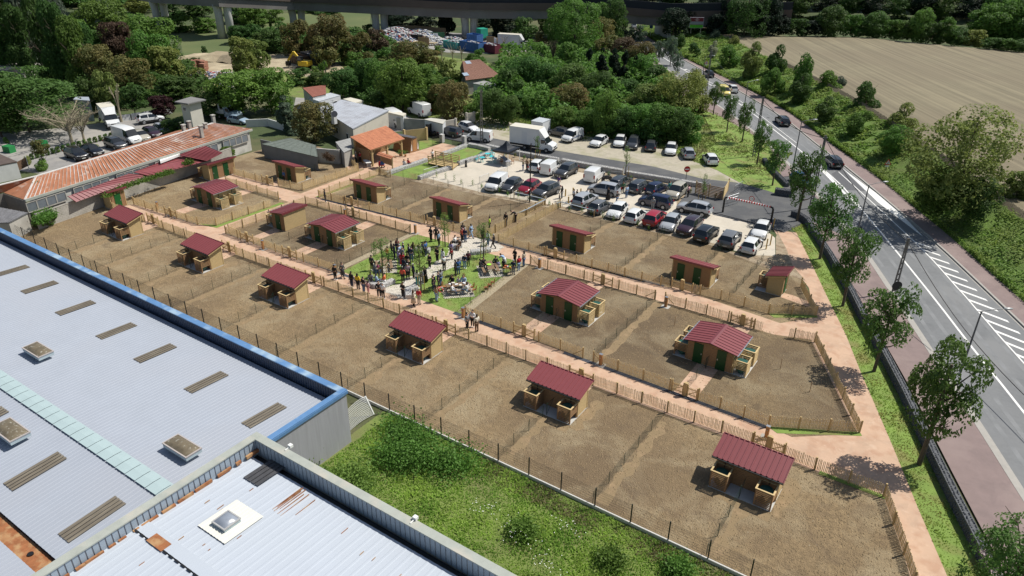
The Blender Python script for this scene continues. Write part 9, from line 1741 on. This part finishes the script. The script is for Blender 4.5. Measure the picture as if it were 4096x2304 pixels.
# brick pallets and earth bank
bk = M('brick_pallet', (.30, .14, .09), .9, .2, 3)
for i, (x, y) in enumerate([(1955, 690), (1990, 685), (2030, 690), (2060, 700), (1945, 715), (2055, 725)]):
 p = at('00', x, y); o = empty('brick_pallet', p, .3); pool(o, 'stacked pallet of bricks at the left end of the building site'); o['category'] = 'pallet'; o['group'] = 'pallets of bricks'
 for z in range(3): MB().box(-.7, .7, -.6, .6, .1+z*.62, .1+z*.62+.56).build('brick_stack', bk, o)
eb = MB(); rr = random.Random(3); P = [at('00', 1900, 620), at('00', 2100, 610), at('00', 2300, 600), at('00', 2450, 620)]; cc_ = resample(P, 2); W_n = 5
for i, q in enumerate(cc_):
 for j in range(W_n): t = j/(W_n-1)-.5; eb.v.append((q.x+rr.uniform(-.3, .3), q.y+t*8, max(0, 1.8*(1-(2*t)**2)+rr.uniform(-.3, .4))))
for i in range(len(cc_)-1):
 for j in range(W_n-1): a = i*W_n+j; eb.f.append((a, a+W_n, a+W_n+1, a+1)); eb.mi.append(0)
eb.build('earth_bank', sand, kind='stuff')
# bits in the old yard
for i, (x, y) in enumerate([(75, 425), (318, 385)]):
 p = at('f', x, y); o = empty('green_planter', p, .2, 'green slatted planter box in the old yard, %s' % ('left' if i == 0 else 'right'), 'planter')
 for j in range(6): MB().box(-.8+j*.27, -.8+j*.27+.2, -.5, .5, 0, 1.0).build('slat', M('bright_green_paint', (.02, .22, .06), .6, .05, 2), o)
p = at('f', 175, 580); o = empty('signboard', p, -1.0, 'leaning white framed board beside the low white wall', 'board'); MB().box(-1.4, -1.3, -.05, .05, 0, 2.0).box(1.3, 1.4, -.05, .05, 0, 2.0).build('frame', whitep, o, kind='stuff'); MB().box(-1.3, 1.3, -.03, .03, .6, 1.8).build('board', cloth('brown'), o)
for x in (1000, 1095):
 p = at('c', x, 655 if x == 1000 else 665); o = empty('potted_palm', p, 0, 'small palm in an orange pot beside the pavilion, %s' % ('left' if x == 1000 else 'right'), 'potted plant'); MB().tube([(0, 0, 0), (0, 0, .35)], [.12, .18], 10).build('pot', M('orange_timber', (0,)*3), o)
 for i in range(10): a = i*.63; MB().face([(0, 0, .4), (math.cos(a-.12)*.35, math.sin(a-.12)*.35, .95), (math.cos(a)*.75, math.sin(a)*.75, .75), (math.cos(a+.12)*.35, math.sin(a+.12)*.35, .95)]).build('frond', LM['g'], o)
settle_labels()
for o in list(bpy.data.objects):
 if o.type == 'FONT':
  me = bpy.data.meshes.new_from_object(o); q = bpy.data.objects.new('lettering', me); COL.objects.link(q); q.parent = o.parent; q.matrix_basis = o.matrix_basis.copy(); bpy.data.objects.remove(o)
